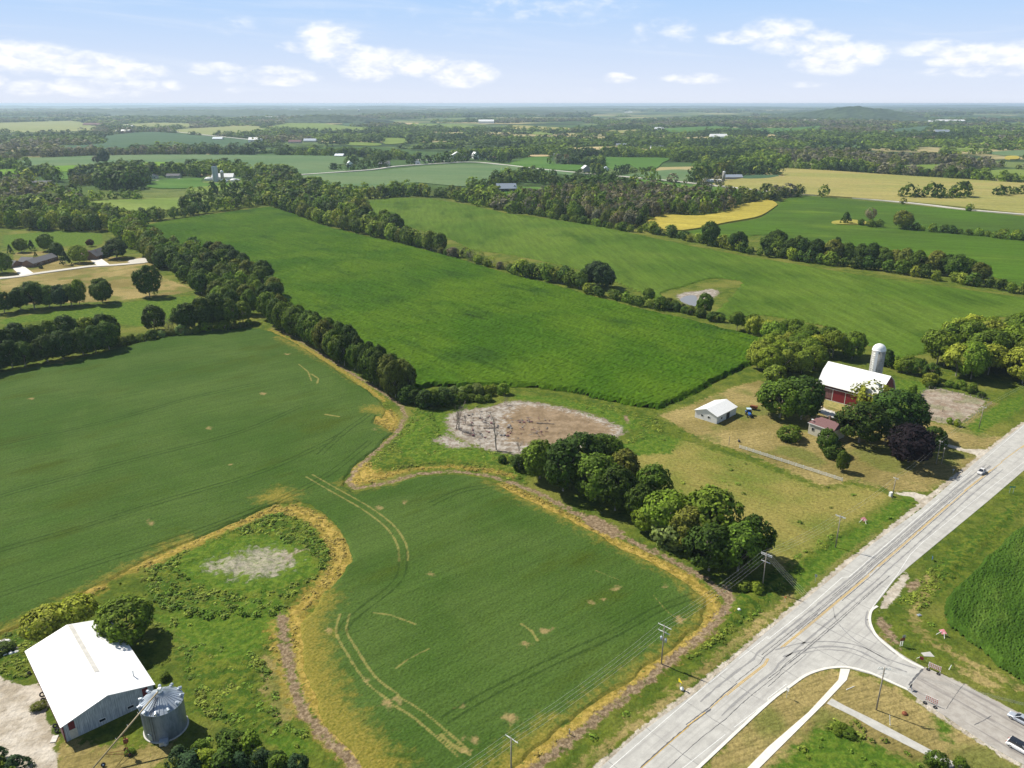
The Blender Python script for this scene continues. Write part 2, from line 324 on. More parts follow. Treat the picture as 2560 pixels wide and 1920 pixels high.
# ---- classes painted on the ground sheet: lists of (kind, points, halfwidth)
GOLD = [('L', DL(-150, 1425, 0, 1362, 60, 1338, 130, 1305, 210, 1270), 2.6), ('L', DL(210, 1262, 300, 1222, 330, 1205), 1.6), ('L', DL(325, 1218, 380, 1192, 450, 1160, 520, 1130, 590, 1102, 640, 1100), 2.6), ('L', DL(640, 1104, 690, 1125, 722, 1160, 742, 1200, 738, 1225, 700, 1262), 3.4), ('L', DL(700, 1265, 660, 1305, 630, 1330), 2.6),
        ('P', DL(745, 1046, 762, 1008, 790, 990, 800, 1005, 820, 1022, 845, 1018, 905, 1010, 870, 1026, 800, 1044, 770, 1054)), ('P', DL(818, 882, 845, 886, 866, 905, 862, 930, 842, 935, 826, 922, 806, 912, 806, 898)),
        ('L', DL(900, 1012, 980, 1008, 1060, 1018, 1110, 1030), 1.2), ('L', DL(1090, 1052, 1150, 1082, 1200, 1108, 1290, 1152, 1360, 1188, 1430, 1222, 1490, 1255), 2.9), ('L', DL(1490, 1255, 1535, 1295, 1545, 1320, 1520, 1360, 1470, 1402, 1400, 1450, 1300, 1525, 1200, 1600, 1090, 1690), 2.6),
        ('L', DL(640, 1340, 655, 1400, 660, 1450, 680, 1510, 710, 1560, 760, 1620, 810, 1680), 2.8), ('L', DL(590, 1345, 598, 1400, 612, 1460, 640, 1530, 700, 1595, 770, 1665), 1.3), ('L', DL(760, 1030, 800, 985, 850, 940), .8), ('L', DL(585, 712, 690, 770, 770, 820, 830, 866), 1.6)]
DIRT = [('L', DL(585, 706, 640, 732, 700, 768, 770, 813, 830, 850, 868, 878, 876, 900, 855, 938, 803, 982, 768, 1017, 750, 1043, 772, 1055, 840, 1042, 900, 1024, 980, 1018, 1060, 1028, 1130, 1052), 1.15),
        ('L', DL(1100, 1040, 1170, 1068, 1250, 1112, 1350, 1163, 1440, 1205, 1520, 1248, 1565, 1283, 1572, 1308, 1535, 1360, 1460, 1420, 1400, 1468, 1320, 1528, 1240, 1592, 1140, 1672, 1080, 1730), 1.35), ('L', DL(608, 1330, 616, 1400, 632, 1470, 655, 1540, 705, 1592, 765, 1652, 790, 1690), 1.5),
        ('P', DL(1240, 1105, 1300, 1118, 1350, 1148, 1330, 1165, 1270, 1140)), ('P', DL(1560, 1260, 1590, 1275, 1588, 1300, 1570, 1310, 1560, 1290)), ('P', DL(1345, 900, 1352, 915, 1362, 915, 1356, 900)), ('P', TL(B4, 960, 330, 1050, 400, 1160, 600, 1150, 640, 1000, 520, 930, 400)), ('P', TL(M4, 1180, 1250, 1300, 1180, 1340, 1250, 1230, 1350))]
LUSH = [('P', TL(B4, 400, 1330, 560, 1275, 700, 1345, 900, 1440, 1120, 1560, 1330, 1659, 1400, 1760, 0, 1760, 60, 1640, 200, 1500)), ('P', DL(878, 925, 905, 900, 948, 888, 985, 900, 968, 915, 985, 945, 1030, 968, 1080, 985, 1060, 1000, 980, 995, 900, 1000, 868, 985, 862, 955)), ('P', smooth(DL(385, 1215, 440, 1178, 520, 1160, 600, 1165, 670, 1200, 688, 1235, 640, 1262, 560, 1285, 470, 1280, 400, 1250), 4, True)),
        ('P', DL(1332, 968, 1410, 935, 1470, 950, 1450, 980, 1345, 985)), ('P', DL(1110, 850, 1200, 860, 1300, 885, 1370, 905, 1390, 925, 1350, 930, 1290, 895, 1190, 868, 1110, 862)), ('P', DL(330, 1330, 600, 1290, 640, 1330, 560, 1400, 500, 1440, 400, 1390)),
        ('P', DL(1960, 820, 2010, 830, 1990, 880, 1930, 870, 1930, 820)), ('P', DL(0, 690, 200, 660, 370, 643, 425, 638, 405, 685, 300, 705, 260, 700, 150, 686, 0, 702)), ('P', DL(1700, 1240, 1850, 1140, 1960, 1060, 1990, 1075, 1850, 1180, 1720, 1290)), ('P', DL(560, 1590, 600, 1580, 650, 1590, 690, 1620, 620, 1640)),
        ('P', KL(0, 30, 1200, 600, 1160, 880, 1190, 890, 1290, 700, 1290, 250, 1310, 30, 1300)), ('P', TL(B4, 1420, 1200, 1600, 1290, 1560, 1420, 1440, 1330)), ('P', DL(2140, 880, 2212, 850, 2212, 880, 2110, 940, 2090, 920))]
TAN = [('P', DL(1425, 897, 1500, 872, 1590, 835, 1640, 822, 1700, 850, 1760, 862, 1850, 880, 1960, 905, 2040, 930, 2100, 958, 2160, 972, 2125, 995, 2010, 1060, 1960, 1062, 1930, 1060, 1840, 1038, 1780, 1050, 1640, 990, 1500, 940)), 
       ('P', DL(1520, 1660, 1640, 1530, 1700, 1480, 1760, 1450, 1830, 1448, 1900, 1470, 1990, 1520, 2110, 1595, 2230, 1670, 2230, 1720, 1500, 1720)), ('P', DL(0, 625, 0, 598, 60, 575, 150, 572, 230, 555, 320, 555, 350, 600, 425, 625, 380, 636, 220, 652, 120, 655, 0, 660)), ('P', DL(30, 545, 110, 542, 155, 578, 30, 590)),
       ('L', SL(1440, 1930, 1640, 1775, 1840, 1610, 2000, 1475, 2180, 1335), .9), ('L', SL(2200, 1600, 2240, 1650, 2310, 1690), 1.6), ('L', TL(B4, 1420, 0, 1330, 200, 1240, 330, 1300, 480, 1500, 620, 1750, 750, 2000, 880, 2200, 960), .8), ('P', TL(T8, 1300, 1200, 1700, 1290, 2040, 1370, 1900, 1460, 1500, 1400, 1250, 1320)), ('P', TL(T8, 1700, 1240, 1900, 1050, 2000, 1070, 1880, 1200, 1750, 1280)),
       ('P', TL(B1, 500, 1400, 900, 1480, 1300, 1480, 1500, 1440, 1500, 1560, 1000, 1760, 480, 1760)), ('P', DL(565, 1415, 600, 1420, 640, 1540, 610, 1560, 570, 1500)), ('P', TL(B4, 1640, 780, 1780, 810, 2010, 960, 1980, 1000, 1700, 860)), ('L', SL(1130, 1960, 1290, 1830, 1480, 1690), 1.6)]
GRAVEL = [('P', TL(B1, -300, 860, 0, 870, 60, 900, 200, 950, 340, 925, 430, 1100, 380, 1240, 440, 1290, 470, 1400, 490, 1500, 500, 1760, 200, 1760, 100, 1600, 0, 1540, -300, 1500)), ('P', SL(2262, 1430, 2275, 1440, 2245, 1490, 2215, 1520, 2196, 1532, 2210, 1490)),
          ('P', TL(T8, 1490, 1395, 1700, 1460, 1940, 1465, 2010, 1450, 1990, 1500, 1830, 1640, 1770, 1600, 1820, 1560, 1800, 1510, 1640, 1470, 1490, 1420)), ('P', TL(M4, 1100, 455, 1250, 450, 1380, 485, 1440, 480, 1430, 560, 1340, 600, 1330, 560, 1240, 490, 1100, 470)),
          ('P', TL(T8, 440, 1080, 500, 1110, 640, 1160, 620, 1200, 520, 1190, 440, 1130)), ('L', SL(1490, 1925, 1655, 1790, 1843, 1640, 2095, 1427, 2410, 1175, 2560, 1057), .8), ('L', SL(2310, 1672, 2400, 1712, 2560, 1795), .8), ('L', SL(2296, 1752, 2412, 1828, 2560, 1918), .8),
          ('P', TL(T8, 1250, 1330, 1500, 1395, 1490, 1430, 1240, 1350))]
MUD = [('P', smooth(DL(965, 905, 990, 888, 1060, 878, 1112, 866, 1180, 873, 1250, 888, 1310, 908, 1348, 928, 1330, 946, 1285, 957, 1240, 975, 1130, 982, 1050, 970, 1000, 948, 972, 930), 4, True)), ('P', DL(935, 952, 965, 938, 1000, 955, 1020, 965, 975, 968)),
       ('P', TL(T7, 1420, 130, 1500, 105, 1620, 95, 1720, 75, 1800, 95, 1760, 140, 1640, 200, 1510, 215, 1440, 170))]
MOWN = [('P', DL(1335, 985, 1400, 945, 1470, 950, 1640, 1005, 1780, 1062, 1840, 1048, 1925, 1070, 1830, 1132, 1690, 1238, 1650, 1205, 1600, 1150, 1430, 1080, 1370, 1030))]
MUD2 = [('P', smooth(DL(450, 1228, 490, 1210, 560, 1190, 620, 1196, 632, 1215, 600, 1238, 530, 1246), 4, True))]
PAD = [('P', TL(T8, 1235, 1040, 1380, 945, 1500, 940, 1700, 990, 1890, 1045, 1800, 1140, 1640, 1250, 1480, 1230, 1310, 1185))]
BARE = [('P', smooth(DL(1085, 915, 1100, 890, 1130, 876, 1180, 879, 1250, 895, 1315, 918, 1325, 935, 1270, 946, 1200, 962, 1110, 955, 1090, 935), 4, True)), ('P', DL(600, 1200, 620, 1215, 640, 1200))]
WEED = [('P', smooth(DL(330, 1225, 420, 1172, 520, 1135, 610, 1112, 680, 1130, 718, 1180, 712, 1240, 640, 1310, 560, 1330, 430, 1335, 340, 1300), 4, True)), ('P', DL(770, 1030, 830, 975, 880, 920, 900, 880, 930, 880, 960, 960, 1120, 985, 1130, 1040, 1050, 1015, 960, 1005, 880, 1010, 800, 1040)), ('P', DL(380, 1400, 480, 1380, 570, 1430, 620, 1540, 680, 1600, 560, 1580, 440, 1540)),
        ('P', DL(0, 1400, 60, 1350, 60, 1460, 0, 1480)), ('P', DL(1120, 840, 1300, 872, 1420, 905, 1430, 940, 1330, 965, 1400, 925, 1330, 908, 1200, 860)), ('P', DL(1590, 1290, 1680, 1230, 1800, 1150, 1820, 1160, 1700, 1270, 1620, 1340, 1450, 1450, 1300, 1560, 1290, 1550, 1450, 1430)), ('P', DL(1710, 1640, 1830, 1540, 1900, 1570, 1990, 1640, 2030, 1700, 1690, 1700)), ('P', DL(1930, 1300, 2000, 1240, 2212, 1070, 2212, 1100, 2040, 1270, 1990, 1320))]
def classdist(X, Y, items):
    d = np.full(X.shape, 999.)
    for it in items:
        P = np.array(it[1]); h = it[2] if it[0] == 'L' else 0
        x0, y0 = P.min(0) - 25; x1, y1 = P.max(0) + 25
        msk = (X > x0) & (X < x1) & (Y > y0) & (Y < y1)
        if not msk.any(): continue
        dd = sdf_poly(X[msk], Y[msk], it[1]) if it[0] == 'P' else sdf_line(X[msk], Y[msk], it[1]) - h
        d[msk] = np.minimum(d[msk], dd)
    return d
def axis(lo, a, b, hi, step, g):
    mid = list(np.arange(a, b, step)); out = []; s = step; v = b
    while v < hi: out.append(v); s *= g; v += s
    out.append(hi); left = []; s = step; v = a
    while v > lo: s *= g; v -= s; left.append(max(v, lo))
    return np.array(sorted(set(left + mid + out)))
def grid_faces(nx, ny):
    i, j = np.meshgrid(np.arange(nx - 1), np.arange(ny - 1)); a = (j * nx + i).ravel()
    return np.stack([a, a + 1, a + nx + 1, a + nx], 1)
def build_ground():
    xs = axis(-44000, -170, 215, 44000, .95, 1.035); ys = axis(-900, 100, 345, 44000, .95, 1.03)
    X, Y = np.meshgrid(xs, ys); X = X.ravel(); Y = Y.ravel()
    A = {n: classdist(X, Y, it) for n, it in dict(gold=GOLD, dirt=DIRT, lush=LUSH, tan=TAN, gravel=GRAVEL, mud=MUD, bare=BARE, weed=WEED, pad=PAD, mudb=MUD2, mown=MOWN).items()}
    hard = np.minimum(sdf_poly(X, Y, ROAD), np.minimum(sdf_poly(X, Y, SIDEWALK[0]), sdf_poly(X, Y, PATH2)))
    keep = np.minimum(np.minimum(hard, A['gravel']), np.minimum(A['tan'], A['mud']))
    tall = np.clip(-A['weed'] / 3, 0, 1) + .35 * np.clip(-A['gold'] / 2, 0, 1)
    z = tall * (fbm(X, Y, 3.2) * 1.1) * np.clip((keep - .5) / 3, 0, 1)
    far = np.clip((Y - 4000) / 9000, 0, 1); z = np.where(Y > 4000, far * 30 * fbm(X, Y, 5200, 3), z)
    me = np_mesh('ground', np.stack([X, Y, z], 1), grid_faces(len(xs), len(ys)), None, True)
    for n, a in A.items(): add_attr(me, n, a)
    m = bpy.data.materials.new('ground_cover'); m.use_nodes = True; k = NT(m.node_tree); b = k.n['Principled BSDF']
    g = k.new('ShaderNodeNewGeometry').outputs['Position']
    nf = k.noise(g, 1.1, 4, .7); nm = k.noise(g, .22, 4, .6); nl = k.noise(g, .035, 4, .55); nj = k.mapr(k.noise(g, .5, 6, .68), .3, .7, 0, 1, False)
    c = k.mix(k.mapr(nm, .38, .62), (.062, .098, .014), (.115, .145, .02)); c = k.mix(k.mapr(nl, .45, .68), c, (.16, .165, .035))
    # far countryside: patchwork of crops
    vo = k.new('ShaderNodeTexVoronoi', feature='F1', distance='MANHATTAN'); k.l.new(k.mapping(g, .35, (1 / 620., 1 / 420., 0)), vo.inputs['Vector']); vo.inputs['Scale'].default_value = 1; vo.inputs['Randomness'].default_value = .8
    sc = k.new('ShaderNodeSeparateColor'); k.l.new(vo.outputs['Color'], sc.inputs[0])
    fc = k.mix(k.mapr(sc.outputs[0], .2, .7), (.06, .11, .03), (.14, .18, .055)); fc = k.mix(k.mapr(sc.outputs[1], .72, .76), fc, (.34, .29, .14)); fc = k.mix(k.mapr(k.noise(g, .0016, 5, .6), .5, .57), fc, (.03, .055, .018))
    sy_ = k.new('ShaderNodeSeparateXYZ'); k.l.new(g, sy_.inputs[0]); c = k.mix(k.mapr(sy_.outputs[1], 900, 1300), c, fc)
    def cls(c, name, soft, amp, c1, c2, nz=None, off=0.):
        d = k.m('ADD', k.attr(name), k.m('MULTIPLY', k.m('SUBTRACT', nj, .5), amp)); nz = nz or nf
        return k.mix(k.mapr(d, soft + off, -soft + off), c, k.mix(k.mapr(nz, .35, .65), c1, c2))
    c = cls(c, 'weed', 1.2, 7, (.05, .095, .012), (.12, .15, .02), nj)
    c = cls(c, 'tan', 1.0, 5, (.2, .165, .055), (.33, .26, .105), nl)
    c = k.mix(k.m('MULTIPLY', k.mapr(k.noise(g, .05, 3, .5), .5, .62), k.m('MULTIPLY', k.mapr(k.attr('tan'), 1, -2), .75)), c, (.12, .15, .03))
    # mowing stripes
    stv = k.mapping(g, math.radians(-20), (.12, 1.6, 1)); c = k.mix(k.m('MULTIPLY', k.mapr(k.attr('tan'), 0, -2), k.m('MULTIPLY', k.mapr(k.noise(stv, 1, 3), .45, .6), .35)), c, (.1, .09, .025))
    c = cls(c, 'mown', 1.2, 5, (.13, .165, .028), (.25, .22, .062), nl); c = k.mix(k.m('MULTIPLY', k.mapr(k.attr('mown'), 1, -2), k.mapr(k.noise(k.mapping(g, math.radians(43), (.05, 1.1, 1)), 1, 3), .48, .62, 0, .35)), c, (.16, .13, .035))
    c = cls(c, 'lush', 1.5, 4, (.062, .12, .013), (.11, .165, .02), nj)
    c = cls(c, 'gold', 1.3, 5.5, (.23, .18, .035), (.4, .285, .075), nj, -.5)
    c = cls(c, 'dirt', .5, 2.6, (.17, .12, .07), (.27, .205, .13), None, -.35)
    c = cls(c, 'gravel', .25, 1.3, (.36, .31, .24), (.55, .5, .43), nm)
    c = cls(c, 'mud', .9, 6., (.21, .17, .13), (.41, .375, .33), k.m('ADD', k.m('MULTIPLY', nj, .45), k.m('MULTIPLY', nm, .55)))
    c = cls(c, 'bare', 2.2, 9, (.2, .145, .088), (.29, .215, .138), nm)
    sk = k.noise(k.mapping(g, .5, (.3, .8, 1)), 1, 5, .7); c = k.mix(k.m('MULTIPLY', k.mapr(k.m('ADD', k.attr('mudb'), k.m('MULTIPLY', k.m('SUBTRACT', nj, .5), 9)), 2.2, -2.2), k.mapr(sk, .3, .6, .35, .9)), c, k.mix(nl, (.27, .24, .18), (.4, .36, .29)))
    c = cls(c, 'pad', .5, 2.5, (.25, .19, .14), (.36, .31, .25), nm); c = k.mix(k.m('MULTIPLY', k.mapr(k.attr('pad'), 0, -2), k.mapr(k.noise(g, .09, 3), .5, .62, 0, .55)), c, (.17, .19, .08))
    f = k.mapr(nf, .25, .75, .62, 1.38, False); cc = k.new('ShaderNodeCombineColor')
    for i in range(3): k.l.new(f, cc.inputs[i])
    hardm = k.m('MINIMUM', k.attr('gravel'), k.attr('mud')); c = k.mix(k.mapr(hardm, -1., 1., .4, 1.), c, k.mix(1., c, cc.outputs[0], 'MULTIPLY')); k.l.new(c, b.inputs[0]); b.inputs['Roughness'].default_value = .95; b.inputs['Specular IOR Level'].default_value = .04
    bp = k.new('ShaderNodeBump'); bp.inputs['Strength'].default_value = .7; bp.inputs['Distance'].default_value = .5; k.l.new(nj, bp.inputs['Height']); k.l.new(bp.outputs[0], b.inputs['Normal'])
    me.materials.append(m); o = bpy.data.objects.new('ground', me); link(o); tag(o, 'rough green and golden grass ground with dirt strips and dry pond beds', 'ground', kind='structure')
build_ground()
# ================================================================== CROP FIELDS
def field_mat(name, c1, c2, c3, rot, streak=(.05, .9), yel=True, grain=2.2, patch=.03, cont=.5, sa=.22):
    m = bpy.data.materials.new(name); m.use_nodes = True; k = NT(m.node_tree); b = k.n['Principled BSDF']; g = k.new('ShaderNodeNewGeometry').outputs['Position']
    nl = k.noise(g, patch, 5, .6, .4); nl2 = k.noise(k.mapping(g, rot, (.4, 1, 1)), patch * 2.7, 4, .6); nf = k.noise(g, grain, 3, .75); nj = k.noise(g, .5, 5, .65)
    st = k.noise(k.mapping(g, rot, (streak[0], streak[1], 1)), 1, 4, .6)
    c = k.mix(k.mapr(nl, .35, .65), c1, c2); c = k.mix(k.mapr(nl2, .52, .72), c, c3)
    f = k.m('MULTIPLY', k.mapr(nf, .25, .75, 1 - cont, 1 + cont, False), k.mapr(st, .3, .7, 1 - sa, 1 + sa, False)); cc = k.new('ShaderNodeCombineColor')
    for i in range(3): k.l.new(f, cc.inputs[i])
    c = k.mix(1., c, cc.outputs[0], 'MULTIPLY')
    if yel:
        d = k.m('ADD', k.attr('yel'), k.m('MULTIPLY', k.m('SUBTRACT', nj, .5), 16)); f1 = k.mapr(d, 4.5, -2.5)
        c = k.mix(k.m('MULTIPLY', f1, .68), c, k.mix(k.mapr(nf, .3, .7), (.16, .145, .02), (.34, .25, .055)))
        w = k.m('ADD', k.attr('wear'), k.m('MULTIPLY', k.m('SUBTRACT', nj, .5), .75)); c = k.mix(k.m('MULTIPLY', k.mapr(w, .46, .08), .5), c, (.36, .29, .1))
        t = k.m('ADD', k.attr('tram'), k.m('MULTIPLY', k.m('SUBTRACT', nj, .5), .9)); c = k.mix(k.m('MULTIPLY', k.mapr(t, .5, .08), .5), c, (.012, .028, .006))  # tramline gaps: soil-green and gap shade painted dark, canopy not lowered
        s = k.m('ADD', k.attr('spot'), k.m('MULTIPLY', k.m('SUBTRACT', nj, .5), 5)); c = k.mix(k.m('MULTIPLY', k.mapr(s, .6, -.8), .65), c, (.36, .25, .12))
    k.l.new(c, b.inputs[0]); b.inputs['Roughness'].default_value = .9; b.inputs['Specular IOR Level'].default_value = .04
    bp = k.new('ShaderNodeBump'); bp.inputs['Strength'].default_value = .45; bp.inputs['Distance'].default_value = .3; k.l.new(nf, bp.inputs['Height']); k.l.new(bp.outputs[0], b.inputs['Normal'])
    return m
def crop(name, poly, cell, h, material, label, amp=2., rough=.15, holes=(), extra=None, ew=1.2, z0=0.):
    P = np.array(poly); xs = np.arange(P[:, 0].min() - cell, P[:, 0].max() + cell, cell); ys = np.arange(P[:, 1].min() - cell, P[:, 1].max() + cell, cell)
    X, Y = np.meshgrid(xs, ys); nx, ny = len(xs), len(ys); X = X.ravel() + (vnoise(X, Y, cell * .9).ravel() - .5) * cell * .5; Y = Y.ravel()
    sd = -sdf_poly(X, Y, poly) + (fbm(X, Y, 5) - .5) * amp
    for q in holes: sd = np.minimum(sd, sdf_poly(X, Y, q) + (fbm(X, Y, 4) - .5) * amp)
    Fq = grid_faces(nx, ny); ok = (sd[Fq] > -.2 * cell).sum(1) >= 3; Fq = Fq[ok]; used = np.unique(Fq); re = np.zeros(len(X), np.int64); re[used] = np.arange(len(used)); Fq = re[Fq]; X = X[used]; Y = Y[used]; sd = sd[used]
    z = z0 + .02 + h * np.clip(sd / ew, 0, 1) + (np.random.default_rng(5).random(len(X)) - .5) * rough * np.clip(sd / 2, 0, 1)
    me = np_mesh(name, np.stack([X, Y, z], 1), Fq, material, False)
    if extra:
        for n, it in extra.items():
            add_attr(me, n, classdist(X, Y, it) if it else np.full(len(X), 999.))
    o = bpy.data.objects.new(name, me); link(o); tag(o, label, 'field', kind='structure'); return o
def rows_angle(a, b): return -math.atan2(b[1] - a[1], b[0] - a[0])
soy_rot = rows_angle(D(0, 1285), D(400, 1160))
def pairl(pts, off):
    P = [np.array(p) for p in pts]; out = []
    for i in range(len(P)):
        d = P[min(i + 1, len(P) - 1)] - P[max(i - 1, 0)]; d = d / np.linalg.norm(d); n = np.array([-d[1], d[0]]); out.append(tuple(P[i] + n * off))
    return out
TRAM = [('L', pairl(smooth(l, 5), o), .0) for l in (DL(-150, 1345, 0, 1288, 200, 1222, 400, 1160, 560, 1100, 640, 1065, 720, 1020, 800, 955), DL(-100, 1228, 0, 1192, 180, 1140, 370, 1080, 540, 1030, 640, 990, 740, 940), DL(-100, 1110, 0, 1075, 160, 1030, 330, 985, 520, 935, 650, 880),
        DL(-100, 985, 60, 950, 260, 905, 420, 860, 560, 830), DL(690, 985, 745, 935, 780, 910, 800, 895), DL(960, 1560, 1060, 1500, 1200, 1430, 1330, 1370, 1420, 1320, 1500, 1290), DL(870, 1190, 868, 1240, 842, 1275, 790, 1315, 750, 1350, 738, 1372), DL(930, 1092, 1000, 1062, 1080, 1052, 1140, 1060)) for o in (-1.05, 1.05)]
WEAR = [('L', pairl(smooth(l, 5), o), .02) for l in (DL(668, 1030, 720, 1060, 790, 1100, 842, 1140, 868, 1180, 872, 1215), DL(745, 1330, 738, 1368, 760, 1410, 800, 1470, 850, 1510), DL(850, 1515, 900, 1545, 960, 1595, 1000, 1630)) for o in (-1.2, 1.2)] + \
       [('L', TL(B2, 1020, 330, 1160, 350, 1380, 430), .0), ('L', TL(B2, 1210, 810, 1320, 730, 1500, 640), -.12), ('L', TL(B2, 1600, 1390, 1700, 1480, 1850, 1560), .15), ('L', TL(M3, 720, 1140, 820, 1180, 920, 1220), -.1), ('L', TL(B3, 1220, 180, 1330, 310, 1480, 430), -.12), ('L', TL(B3, 80, 430, 170, 490, 220, 570), .05), ('L', TL(T6, 370, 735, 450, 800, 480, 880), .05), ('L', TL(T6, 480, 820, 540, 860, 530, 900), .15), ('L', TL(T6, 600, 1170, 720, 1190), .2)]
SPOT = []
def spot(t, u, v, w, h): SPOT.append(('P', TL(t, u - w, v, u - w * .3, v - h, u + w, v - h * .4, u + w * .5, v + h)))
for a in ((B2, 1130, 1130, 60, 40), (B2, 1220, 1090, 50, 25), (B2, 2180, 1240, 50, 50), (B2, 1820, 1540, 40, 25), (B2, 1760, 1140, 30, 12), (B3, 290, 490, 50, 25), (B3, 350, 465, 22, 12), (B3, 900, 125, 45, 22), (B3, 690, 240, 26, 10), (B3, 770, 212, 22, 8), (B3, 1335, 110, 30, 22), (B3, 1440, 400, 45, 35), (B3, 120, 600, 35, 25), (B3, 10, 1260, 35, 35), (M1, 1300, 725, 42, 22),
          (M2, 1275, 545, 22, 18), (M2, 1510, 1175, 25, 12), (M1, 1995, 225, 20, 6), (T5, 270, 1035, 30, 10), (T5, 1810, 1290, 25, 15), (T6, 265, 650, 35, 8), (T6, 65, 990, 30, 12), (T6, 1030, 1300, 25, 10), (M2, 1060, 600, 30, 15), (T5, 530, 727, 25, 7), (B2, 950, 920, 18, 30), (B2, 620, 480, 20, 30), (B2, 1870, 1430, 80, 18)): spot(*a)
YEL = [('L', DL(0, 1372, 100, 1328, 200, 1275, 300, 1222, 400, 1170), 1), ('L', DL(1070, 1040, 1150, 1082, 1200, 1105, 1280, 1145, 1350, 1183, 1430, 1220, 1480, 1250, 1530, 1300, 1525, 1340, 1465, 1398, 1390, 1452, 1310, 1512, 1240, 1566, 1100, 1685), 1.2), ('L', DL(642, 1345, 650, 1400, 665, 1470, 690, 1540, 745, 1612, 810, 1690), 5), ('L', DL(690, 1300, 650, 1340), 3), ('L', DL(805, 885, 840, 890, 850, 925), 2.5), ('L', DL(600, 730, 700, 778, 780, 830), 0), ('L', DL(740, 1045, 770, 1056, 840, 1046), 0), ('P', DL(560, 1080, 600, 1060, 640, 1070, 620, 1090)), ('L', DL(1090, 1690, 1200, 1600), 4)]
soy_m = field_mat('soybean_canopy', (.046, .09, .015), (.068, .112, .024), (.052, .082, .011), soy_rot, (.05, .75), True, 1.8, .02, .38, .13)
crop('soybean_field', SOY, .5, .45, soy_m, 'dark green soybean field with curved wheel tracks in front of the tree line', 2.2, .12, extra=dict(yel=YEL, tram=TRAM, wear=WEAR, spot=SPOT), ew=1.)
corn_m = field_mat('corn_canopy', (.04, .097, .004), (.07, .13, .007), (.03, .072, .006), rows_angle(D(600, 480), D(1600, 730)), (.04, .35), True, 1.2, .014, .45)
NONE = dict(yel=[], tram=[], wear=[], spot=[('P', TL(T6, 1800, 320, 1900, 325, 1975, 365, 1880, 350))])
NONE['tram'] = [('L', TL(T6, 1810, 320, 1900, 345, 1970, 368), .8)]; NONE['spot'] = []
crop('corn_field', CORN, 1.25, 2.0, corn_m, 'large bright green corn field in the middle of the picture between two tree lines', 3., .5, extra=NONE, ew=1.6)
corn2_m = field_mat('near_corn_canopy', (.034, .075, .009), (.048, .095, .012), (.07, .12, .018), rows_angle(T(B4, 1500, 560), T(B4, 1750, 20)), (.07, 1.1), False, 2.4, .05, .55, .35)
crop('corn_field', CORN2, .4, 2.0, corn2_m, 'tall corn field to the right of the highway junction with ragged edge', 2., .34, ew=1.)
PONDHOLE = smooth(TL(T7, 1300, 110, 1480, 60, 1720, -10, 1960, 10, 1960, 60, 1860, 180, 1780, 260, 1680, 330, 1450, 260, 1330, 170), 3, True)
f2_m = field_mat('far_soybean_canopy', (.062, .116, .011), (.092, .145, .017), (.046, .09, .008), rows_angle(D(1600, 600), D(1900, 760)), (.03, .3), False, 1.0, .011, .35)
crop('soybean_field', FIELD2, 1.8, .6, f2_m, 'long green crop field behind the second tree line, reaching the right edge', 3., .25, holes=[PONDHOLE], ew=1.5)
FIELD3 = KL(3, 60, 960, 180, 880, 330, 868, 1300, 950, 2212, 1042, 2500, 1075, 2500, 1750, 2212, 1660, 1930, 1560, 1500, 1440, 1000, 1350, 600, 1320, 300, 1290, 0, 1200) + KL(2, 1900, 1230, 1480, 1180, 1900, 1100, 2150, 1060)
crop('crop_field', FIELD3, 3.5, .8, field_mat('green_crop_c', (.062, .125, .009), (.052, .095, .012), (.095, .155, .014), .3, (.02, .2), False, .6, .006, .3), 'green field with a hedge through it below the long tan hay field', 4, .2, ew=3)
def flat(name, poly, z, c1, c2, label, cat='field', rot=.2, sc=.008, h=None):
    mt = MT.get(('ff', c1, c2))
    if not mt:
        mt = bpy.data.materials.new('distant_crop'); mt.use_nodes = True; k = NT(mt.node_tree); b = k.n['Principled BSDF']; g = k.new('ShaderNodeNewGeometry').outputs['Position']
        c = k.mix(k.mapr(k.noise(k.mapping(g, rot, (.35, 1, 1)), sc, 5, .6, .3), .38, .62), c1, c2); nf = k.noise(g, .25, 4, .7); st = k.noise(k.mapping(g, rot + .3, (.01, .12, 1)), 1, 4, .6)
        f = k.m('MULTIPLY', k.mapr(nf, .25, .75, .75, 1.25, False), k.mapr(st, .3, .7, .85, 1.15, False)); cc = k.new('ShaderNodeCombineColor')
        for i in range(3): k.l.new(f, cc.inputs[i])
        k.l.new(k.mix(1., c, cc.outputs[0], 'MULTIPLY'), b.inputs[0]); b.inputs['Roughness'].default_value = .9; b.inputs['Specular IOR Level'].default_value = .03; MT[('ff', c1, c2)] = mt
    m = MB(); P = smooth(poly, 3, True); m.prism(P, -.5, z); o = m.build(name, mt); tag(o, label, cat, kind='structure'); FLATS.append(P); return o
FLATS = []
OLV = ((.2, .23, .085), (.25, .26, .1)); GRY = ((.09, .155, .065), (.125, .18, .08)); DKB = ((.055, .105, .055), (.07, .12, .055)); BRT = ((.1, .2, .012), (.14, .24, .02)); GRN = ((.06, .135, .02), (.085, .165, .03)); LGN = ((.13, .19, .035), (.17, .22, .05)); WHT = ((.38, .3, .16), (.48, .38, .2)); YLW = ((.4, .33, .06), (.32, .27, .05)); HAY = ((.3, .26, .09), (.24, .24, .07))
